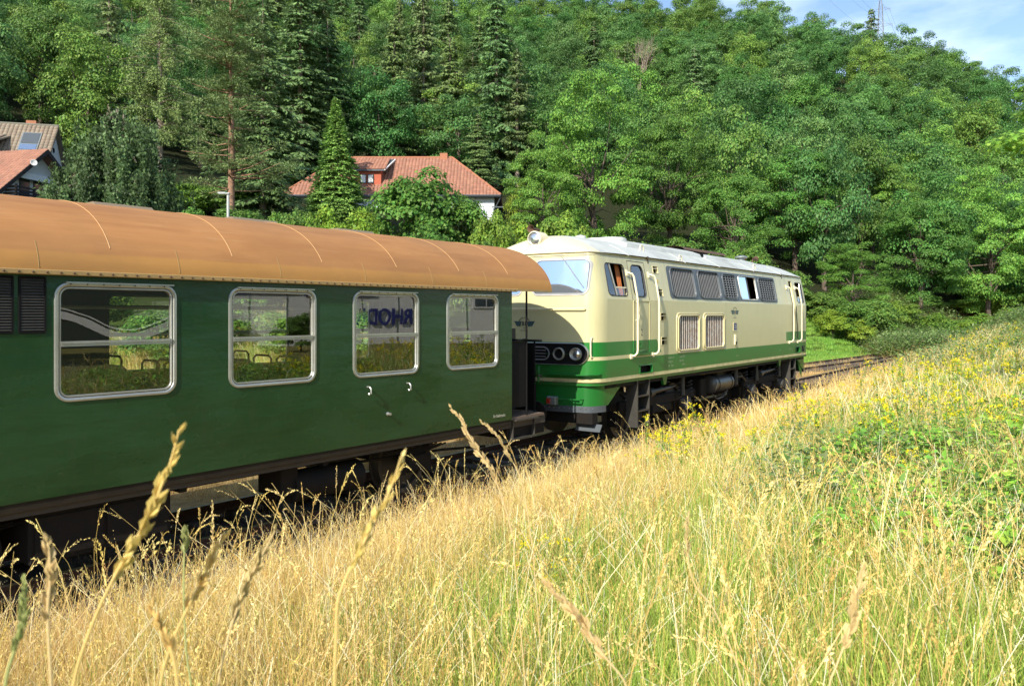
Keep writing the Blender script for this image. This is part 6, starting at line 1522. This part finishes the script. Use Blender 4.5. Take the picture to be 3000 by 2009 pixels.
YGREEN = [(.56, .56, .17), (.48, .54, .14), (.66, .60, .23), (.40, .48, .10)]
LEAFG = [(.24, .44, .05), (.32, .54, .06), (.17, .34, .05), (.42, .60, .08)]
def stems(t_, rg, n, rad, h, cols, hn=14, hs=.016, hl=(.09, .2), w=.0022, lean=.25):
    for k in range(n):
        a = rg.uniform(0, 6.28); r_ = rad * math.sqrt(rg.rand()); H = rg.uniform(*h); az = rg.uniform(0, 6.28); l = lean * rg.rand() * H
        b = np.array([r_ * math.cos(a), r_ * math.sin(a), 0]); d = np.array([math.cos(az) * l, math.sin(az) * l, 0])
        pts = [b, b + d * .2 + [0, 0, H * .4], b + d * .55 + [0, 0, H * .75], b + d + [0, 0, H]]; c = cols[rg.randint(len(cols))]
        ribbon(t_, pts, w, np.array(c) * .9, rg); D = np.array(pts[3]) - pts[2]
        head(t_, rg, pts[2] + (np.array(pts[3]) - pts[2]) * .6, D / np.linalg.norm(D) + np.array([math.cos(az), math.sin(az), 0]) * rg.uniform(0, .5), rg.uniform(*hl), hn, hs, np.array(c) * 1.08, spread=rg.uniform(.3, .7), nod=rg.uniform(0, .6))
def proto_set(col, fn, n, name):
    out = []
    for i in range(n):
        t_ = TM(); fn(t_, np.random.RandomState(900 + len(col.objects) * 7 + i)); o = bpy.data.objects.new(name, t_.mesh(name)); col.objects.link(o); out.append(o)
    return out
def P_straw(t_, rg, wf=1.0):
    blades(t_, rg, 190, .36, (.15, .52), .0036 * wf, STRAW + ORNG, .75); blades(t_, rg, 40, .36, (.1, .3), .004 * wf, YGREEN); stems(t_, rg, 13, .36, (.36, .70), STRAW, w=.0024 * wf, hs=.0105, hn=14); stems(t_, rg, 10, .40, (.45, .8), [(.92, .80, .48), (.80, .60, .25)], w=.0028 * wf, hs=.008, hn=10, lean=.9)
def P_short(t_, rg, wf=1.0): blades(t_, rg, 220, .38, (.06, .26), .0036 * wf, ORNG + STRAW[:2], .8); stems(t_, rg, 7, .36, (.25, .5), ORNG + STRAW, w=.0024 * wf)
def P_green(t_, rg, wf=1.0):
    blades(t_, rg, 300, .36, (.14, .44), .0046 * wf, GREEN + YGREEN[1::2]); blades(t_, rg, 50, .36, (.15, .5), .0034 * wf, STRAW + YGREEN); stems(t_, rg, 6, .36, (.4, .7), STRAW[:1] + [(.9, .85, .6)], w=.0026 * wf, hs=.007, hn=8, lean=.9); stems(t_, rg, 8, .36, (.35, .62), STRAW + YGREEN[:1], w=.0024 * wf)
def P_flower(t_, rg):
    blades(t_, rg, 150, .34, (.12, .45), .006, GREEN + YGREEN)
    for k in range(8):
        a = rg.uniform(0, 6.28); r_ = .3 * math.sqrt(rg.rand()); H = rg.uniform(.38, .72); b = np.array([r_ * math.cos(a), r_ * math.sin(a), 0]); d = np.array([*rg.normal(size=2) * .06, H])
        ribbon(t_, [b, b + d * .5, b + d], .005, (.14, .22, .05), rg)
        n = 46; s_ = rg.uniform(.15, .97, n)[:, None]; P = b + d * s_; D = rs_dir(rg, n); D[:, 2] = np.abs(D[:, 2]) * .5 + .2; N = rs_dir(rg, n) * .4 + [0, 0, 1]
        L = rg.uniform(.02, .045, n) * 1.1; c = np.array(LEAFG)[rg.randint(4, size=n)] * rg.uniform(.8, 1.3, (n, 1)); Vt, F, C = leafquads(P, D, N, L, L * .42, c); t_.add(Vt, q2t(F), C)
        for q in range(rg.randint(2, 5)):
            ce = b + d + np.array([*rg.normal(size=2) * .045, rg.uniform(-.06, .02)]); n = 15; P = ce + rs_dir(rg, n) * [.022, .022, .01]; D = rs_dir(rg, n); N = rs_dir(rg, n) * .4 + [0, 0, 1]; L = rg.uniform(.013, .024, n)
            c = np.array((.90, .74, .02)) * rg.uniform(.75, 1.1, (n, 1)); Vt, F, C = leafquads(P, D, N, L, L * .9, c, 0); t_.add(Vt, q2t(F), C)
def P_bramble(t_, rg, cols=LEAFG, Ls=(.045, .095), Hh=.42):
    n = 330; a = rg.uniform(0, 6.28, n); r_ = .5 * np.sqrt(rg.rand(n)); z = Hh * (1 - (r_ / .6) ** 2) * rg.uniform(.35, 1.05, n) + .05
    P = np.stack([r_ * np.cos(a), r_ * np.sin(a), z], 1); D = rs_dir(rg, n); D[:, 2] *= .35; N = rs_dir(rg, n) * .45 + [0, 0, 1]; L = rg.uniform(*Ls, n)
    c = np.array(cols)[rg.randint(len(cols), size=n)] * rg.uniform(.7, 1.3, (n, 1)); Vt, F, C = leafquads(P, D, N, L, L * .62, c, .15); t_.add(Vt, q2t(F), C)
    for k in range(7):
        a = rg.uniform(0, 6.28); pts = [np.array([0, 0, 0]) + rg.normal(size=3) * [.15, .15, 0]]; 
        for q in range(4): pts.append(pts[-1] + np.array([math.cos(a) * .13, math.sin(a) * .13, .17 - q * .06]))
        ribbon(t_, pts, .006, (.25, .14, .08), rg)
    blades(t_, rg, 30, .4, (.2, .55), .005, YGREEN + GREEN)
def P_tall(t_, rg): stems(t_, rg, 5, .4, (.58, 1.0), STRAW, hn=34, hs=.017, hl=(.12, .26), w=.0032, lean=.55)
def P_gravelgrass(t_, rg): blades(t_, rg, 60, .4, (.05, .22), .0045, ORNG, .9)
cols = {}
for nm_, fn, n in (('straw', P_straw, 4), ('short', P_short, 3), ('green', P_green, 4), ('flower', P_flower, 4), ('bramble', P_bramble, 3), ('tall', P_tall, 5), ('lawn', lambda t_, rg: blades(t_, rg, 190, .42, (.05, .16), .012, [(.16, .34, .05), (.22, .42, .06), (.30, .46, .08)]), 2), ('sparse', P_gravelgrass, 2),
                   ('strawf', lambda t_, rg: P_straw(t_, rg, 2.2), 3), ('shortf', lambda t_, rg: P_short(t_, rg, 2.4), 3), ('greenf', lambda t_, rg: P_green(t_, rg, 2.2), 3),
                   ('bramblep', lambda t_, rg: P_bramble(t_, rg, [(.18, .26, .08), (.28, .34, .14), (.13, .24, .05)], (.03, .07), .6), 2)):
    c_ = bpy.data.collections.new('patch_' + nm_); cols[nm_] = c_; proto_set(c_, fn, n, nm_ + '_patch')
def scatter(name, colname, pts, rot, scl, label, cat, kind='stuff'):
    pts = np.asarray(pts, dtype=np.float32); n = len(pts)
    if n == 0: return
    me = bpy.data.meshes.new(name); me.vertices.add(n); me.vertices.foreach_set('co', pts.ravel())
    a = me.attributes.new('rot', 'FLOAT_VECTOR', 'POINT'); a.data.foreach_set('vector', np.asarray(rot, np.float32).ravel())
    a = me.attributes.new('scl', 'FLOAT_VECTOR', 'POINT'); a.data.foreach_set('vector', np.asarray(scl, np.float32).ravel())
    me.materials.append(MT['grass'])
    o = link(name, me); ng = bpy.data.node_groups.new(name, 'GeometryNodeTree')
    ng.interface.new_socket(name='Geometry', in_out='INPUT', socket_type='NodeSocketGeometry'); ng.interface.new_socket(name='Geometry', in_out='OUTPUT', socket_type='NodeSocketGeometry')
    N = ng.nodes; L = ng.links; gi = N.new('NodeGroupInput'); go = N.new('NodeGroupOutput'); ci = N.new('GeometryNodeCollectionInfo'); ci.inputs['Collection'].default_value = cols[colname]
    ci.inputs['Separate Children'].default_value = True; ci.inputs['Reset Children'].default_value = True
    ip = N.new('GeometryNodeInstanceOnPoints'); ip.inputs['Pick Instance'].default_value = True
    r1 = N.new('GeometryNodeInputNamedAttribute'); r1.data_type = 'FLOAT_VECTOR'; r1.inputs['Name'].default_value = 'rot'
    r2 = N.new('GeometryNodeInputNamedAttribute'); r2.data_type = 'FLOAT_VECTOR'; r2.inputs['Name'].default_value = 'scl'
    er = N.new('FunctionNodeEulerToRotation')
    L.new(gi.outputs[0], ip.inputs['Points']); L.new(ci.outputs[0], ip.inputs['Instance']); L.new(r1.outputs['Attribute'], er.inputs[0]); L.new(er.outputs[0], ip.inputs['Rotation']); L.new(r2.outputs['Attribute'], ip.inputs['Scale'])
    ri = N.new('FunctionNodeRandomValue'); ri.data_type = 'INT'; ri.inputs[4].default_value = 0; ri.inputs[5].default_value = len(cols[colname].objects) - 1; L.new(ri.outputs[2], ip.inputs['Instance Index'])
    L.new(ip.outputs[0], go.inputs[0]); md = o.modifiers.new('scatter', 'NODES'); md.node_group = ng
    tag(o, label, cat, kind=kind); return o
rgG = np.random.RandomState(21)
bins = {k: [] for k in cols}
def put(k, x, y, s_, sz=1.0, tilt=.12):
    bins[k].append((x, y, rgG.normal() * tilt, rgG.normal() * tilt, rgG.uniform(0, 6.28), s_, s_ * sz))
def area(umin, umax, vmin, vmax, n): return rgG.uniform(umin, umax, n), rgG.uniform(vmin, vmax, n)
def dens_points():
    out = []
    # polar sampling, density per square metre falls off with distance
    for (r0, r1, dn, amax) in ((1.2, 6, 14, 1.0), (6, 12, 11, .80), (12, 20, 7.5, .75), (20, 34, 5, .75), (34, 62, 2.6, .75)):
        A = amax * (r1 ** 2 - r0 ** 2); n = int(A * dn); r_ = np.sqrt(rgG.uniform(r0 ** 2, r1 ** 2, n)); az = TH + rgG.uniform(-amax, amax, n)
        out.append(np.stack([r_ * np.cos(az), r_ * np.sin(az), r_], 1))
    return np.concatenate(out)
for (x, y, r_) in dens_points():
    yy = y - (float(track_y(x)) - 9.38)
    if yy > 7.35: continue
    v = x * CT + y * ST; u = x * ST - y * CT; a_ = u / max(v, .1)
    if r_ < 1.0: continue
    yb = np.interp(x, [0, 3, 11, 25], [3.4, 4.1, 5.7, 5.9]); gf = (yb - yy) / 2.0 + rgG.normal() * .22 + .25 * math.sin(x * .9 + y * 1.3)
    far_ = r_ > 13; big = 1.0 if not far_ else (1.25 if r_ < 26 else 1.7); q = rgG.rand()
    if yy > 6.0: put('shortf' if far_ else 'short', x, y, big * rgG.uniform(.8, 1.15)); continue
    # leafy tangle at the right
    lf = np.interp(a_, [.26, .44, .8], [0, .85, 1]) * np.interp(r_, [5, 7.5, 14, 24], [0, 1, .8, .3]) * np.interp(yy, [2.5, 4.2], [1, 0])
    if lf > 0 and q < lf * .62:
        put('bramble' if rgG.rand() < .8 else 'bramblep', x, y, rgG.uniform(.8, 1.25)); continue
    fn_ = .5 + .5 * math.sin(x * .55 + 1.1 * y + 1.3) * math.sin(x * .23 - y * .9)
    if x > 8 and yy < 5.4 and gf > .3 and rgG.rand() < np.interp(x, [8, 12, 22, 30], [.07, .14, .12, .08]) * np.interp(yy, [3, 5.4], [1.2, .35]) * (.4 + fn_ * 1.2): put('flower', x, y, rgG.uniform(.85, 1.3) * (1 if not far_ else 1.15)); continue
    if x <= 8 and gf > .1 and rgG.rand() < .009: put('flower', x, y, rgG.uniform(.7, 1)); continue
    if r_ > 26 and rgG.rand() < .35: put('bramblep', x, y, rgG.uniform(1, 1.6)); continue
    k = 'green' if rgG.rand() < gf else 'straw'
    sc_ = rgG.uniform(.8, 1.15) * (big) * np.interp(yy, [3.6, 6.3], [1, .6])
    if r_ < 2.4: sc_ *= .8
    put(k + ('f' if far_ else ''), x, y, sc_, 1 / big * (1 if not far_ else 1.05))
    if rgG.rand() < (.12 if r_ > 5 else .22 if r_ > 1.9 else .04): put('tall', x, y, rgG.uniform(.75, 1.05), 1, .08)
# tall stems along the trackside edge
for k in range(48):
    x = rgG.uniform(2, 30); y = rgG.uniform(5.0, 6.5) + float(track_y(x)) - 9.38; put('tall', x, y, rgG.uniform(.55, .95), 1, .1)
# ballast edge, between and beyond the tracks
for k in range(5200):
    x = rgG.uniform(-8, 62); y = rgG.uniform(7.2, 24) + float(track_y(x)) - 9.38; yy = y - float(track_y(x)) + 9.38
    if 7.5 < yy < 11.2:
        if rgG.rand() < .25: put('sparse', x, y, rgG.uniform(.8, 1.2))
        continue
    t2 = float(t2y(x))
    if y < t2 - 1.4 or x < 8: put('shortf' if x > 10 else 'short', x, y, rgG.uniform(.9, 1.5), .8)
    elif y < t2 + 1.3: 
        if rgG.rand() < .4: put('shortf', x, y, rgG.uniform(.6, .9))
    else: put('lawn', x, y, rgG.uniform(1.1, 1.6))
for k in range(700):
    a_ = rgG.uniform(.46, .8); r_ = rgG.uniform(58, 82); x, y, _ = V(a_ * r_ / 1.15, r_ / 1.15); put('bramblep', x, y, rgG.uniform(2, 3.2))
for k in range(900):      # meadow bank seen through the coach
    x = rgG.uniform(-2, 24); y = rgG.uniform(16, 34); put('greenf' if rgG.rand() < .8 else 'strawf', x, y, rgG.uniform(1.2, 1.8), .9)
names = {'straw': ('dry_grass', 'dry golden grass with ripe seed heads on the near bank', 'grass'), 'short': ('dry_turf', 'short bleached dry grass beside the ballast', 'grass'), 'green': ('green_grass', 'green and yellow grass in the lower right meadow', 'grass'),
         'flower': ('flowering_weeds', 'yellow flowering weeds in the green part of the bank', 'wildflowers'), 'bramble': ('bramble_tangle', 'low leafy bramble tangle at the right', 'brambles'), 'tall': ('seed_grass', 'tall loose seed stems rising above the dry grass', 'grass'),
         'sparse': ('ballast_grass', 'thin dry tufts growing in the ballast', 'grass'), 'strawf': ('dry_grass', 'dry golden grass farther along the bank', 'grass'), 'shortf': ('dry_turf', 'bleached turf strip between the two tracks', 'grass'), 'greenf': ('green_grass', 'green grass beyond the second track', 'grass'), 'lawn': ('lawn', 'mown bright green strip beyond the second track', 'grass'), 'bramblep': ('pale_weeds', 'pale leafy weeds on the far right bank', 'weeds')}
for k, b in bins.items():
    if not b: continue
    b = np.array(b); z = gz(b[:, 0], b[:, 1]) - .01
    scatter(names[k][0], k, np.stack([b[:, 0], b[:, 1], z], 1), b[:, 2:5], np.stack([b[:, 5], b[:, 5], b[:, 6]], 1), names[k][1], names[k][2])
print({k: len(b) for k, b in bins.items()})
# --- single tall stalks close to the camera
def stalk(label, px, Z, hl, size, n, col, fat=.42, spread=.35, w=.0032, Z2=None, group=None):
    P = [np.array(S(x, y, Z + ((Z2 or Z) - Z) * i / (len(px) - 1))) for i, (x, y) in enumerate(px)]; px0 = px
    g = P[-1].copy(); gzv = float(gz(g[0], g[1])); d = P[-1] - P[-2]
    if P[-1][2] > gzv:
        k = min(2.0, (P[-1][2] - gzv) / max(.05, -d[2])) ; e = P[-1] + d * k * np.array([.8, .8, 1]); e[2] = float(gz(e[0], e[1])) - .02; n_ = max(1, int(np.linalg.norm(e - P[-1]) / .09)); b0_ = P[-1].copy(); P += [b0_ + (e - b0_) * (q_ / n_) for q_ in range(1, n_ + 1)]
    pts = []
    for i in range(len(P) - 1):       # smooth
        p0 = P[max(i - 1, 0)]; p1 = P[i]; p2 = P[i + 1]; p3 = P[min(i + 2, len(P) - 1)]
        for t_ in np.linspace(0, 1, 6)[:-1]: pts.append(.5 * ((2 * p1) + (-p0 + p2) * t_ + (2 * p0 - 5 * p1 + 4 * p2 - p3) * t_ ** 2 + (-p0 + 3 * p1 - 3 * p2 + p3) * t_ ** 3))
    pts.append(P[-1]); pts = np.array(pts); base = Vector(pts[-1])
    root = empty('grass_stalk', base); tag(root, label, 'grass stalk', group)
    loc = pts - np.array(base); m = MB(); m.tube([tuple(p) for p in loc], [w * .3 + w * .35 * min(1, i / 10) for i in range(len(loc))], 6)
    c_ = paint('stalk_straw_%d' % len(bpy.data.materials), tuple(col), .6, .1); m.build('stem', c_, root)
    t_ = TM(); rg = np.random.RandomState(int(px[0][0])); cum = np.r_[0, np.cumsum(np.linalg.norm(np.diff(loc, axis=0), axis=1))]
    for k in range(n):
        s_ = hl * (k + rg.rand() * .6) / n; i = np.searchsorted(cum, s_); i = min(max(i, 1), len(loc) - 1); f = (s_ - cum[i - 1]) / (cum[i] - cum[i - 1]); p = loc[i - 1] * (1 - f) + loc[i] * f
        ax = unit((loc[i - 1] - loc[i])[None])[0]; sd = rs_dir(rg, 1)[0]; sd = unit((sd - ax * (sd @ ax))[None])[0]
        for q in range(3):
            dd = unit((ax + sd * spread * rg.uniform(.5, 1.3))[None]); L = np.array([size * rg.uniform(.7, 1.25) * (.55 + .6 * min(1, s_ / hl * 2.2))]); N = unit((sd + rs_dir(rg, 1)[0] * .4)[None]); N = np.cross(dd, N) if q % 2 else N
            Vt, F, C = leafquads((p + sd * .001 * q)[None], dd, N, L, L * fat, np.array([col]) * rg.uniform(.8, 1.2), 0); t_.add(Vt, q2t(F), C)
    link('seed_head', t_.mesh('seed_head'), None, root)
SC1 = (.66, .47, .16); SC2 = (.62, .46, .22); SG = (.36, .38, .14)
stalk('largest blurred golden seed head rising in front of the dark green coach side', [(525, 1258), (490, 1380), (420, 1540), (340, 1680), (270, 1830), (215, 2009)], 1.0, .22, .024, 26, SC1)
stalk('second tall golden seed head near the middle of the coach side bottom', [(1176, 1335), (1140, 1440), (1060, 1600), (995, 1740), (985, 1860), (980, 2009)], .95, .16, .020, 16, SC1, fat=.3)
stalk('upright seed head just right of the left picture edge', [(140, 1580), (148, 1680), (140, 1800), (150, 2009)], 1.1, .12, .024, 15, SC2)
stalk('greenish nodding seed head at the left picture edge', [(68, 1695), (70, 1790), (50, 1880), (15, 2009)], 1.0, .10, .014, 26, SG, fat=.5)
stalk('slim leaning golden stalk under the first coach window', [(668, 1560), (620, 1640), (560, 1760), (505, 1880), (470, 2009)], 1.1, .13, .020, 16, SC1)
stalk('leaning straw seed head below the second coach window', [(806, 1555), (760, 1640), (715, 1730), (670, 1860), (640, 2009)], 1.3, .18, .024, 20, SC2)
stalk('green cocksfoot head between two golden stalks', [(543, 1548), (541, 1600), (538, 1720), (545, 1900), (560, 2009)], 1.7, .06, .02, 16, SG, fat=.6)
stalk('thin curved stalk leaning left under the third coach window', [(445, 1770), (470, 1850), (500, 1900), (520, 2009)], .9, .07, .02, 10, SC1)
stalk('golden nodding head against the coach sill', [(1322, 1195), (1355, 1240), (1400, 1320), (1450, 1400), (1500, 1560)], 2.6, .30, .030, 30, SC2)
stalk('fine feathery head beneath the coach lettering', [(1410, 1235), (1450, 1270), (1490, 1330), (1530, 1420), (1560, 1600)], 3.2, .22, .025, 28, SC2)
stalk('pale heavy seed head crossing the lower centre meadow', [(1590, 1695), (1640, 1750), (1710, 1830), (1770, 1920), (1835, 2009)], 1.5, .20, .026, 30, SC2)
stalk('ripe seed head standing in the lower right meadow', [(2535, 1660), (2510, 1740), (2490, 1840), (2450, 1950), (2430, 2009)], 1.6, .18, .026, 26, SC2)
stalk('leaning stalk with a slim head at the lower right', [(2020, 1500), (2010, 1560), (2030, 1700), (2100, 1800), (2180, 2009)], 2.0, .12, .02, 16, SC2)
stalk('tall green stem with a slim head before the brambles', [(2738, 1085), (2748, 1160), (2770, 1300), (2790, 1450), (2800, 1640)], 4.6, .28, .022, 30, SG, fat=.3, spread=.2)
stalk('second tall green stem right of its twin before the brambles', [(2800, 1080), (2820, 1150), (2838, 1300), (2845, 1450), (2850, 1650)], 4.7, .28, .022, 30, SG, fat=.3, spread=.2)
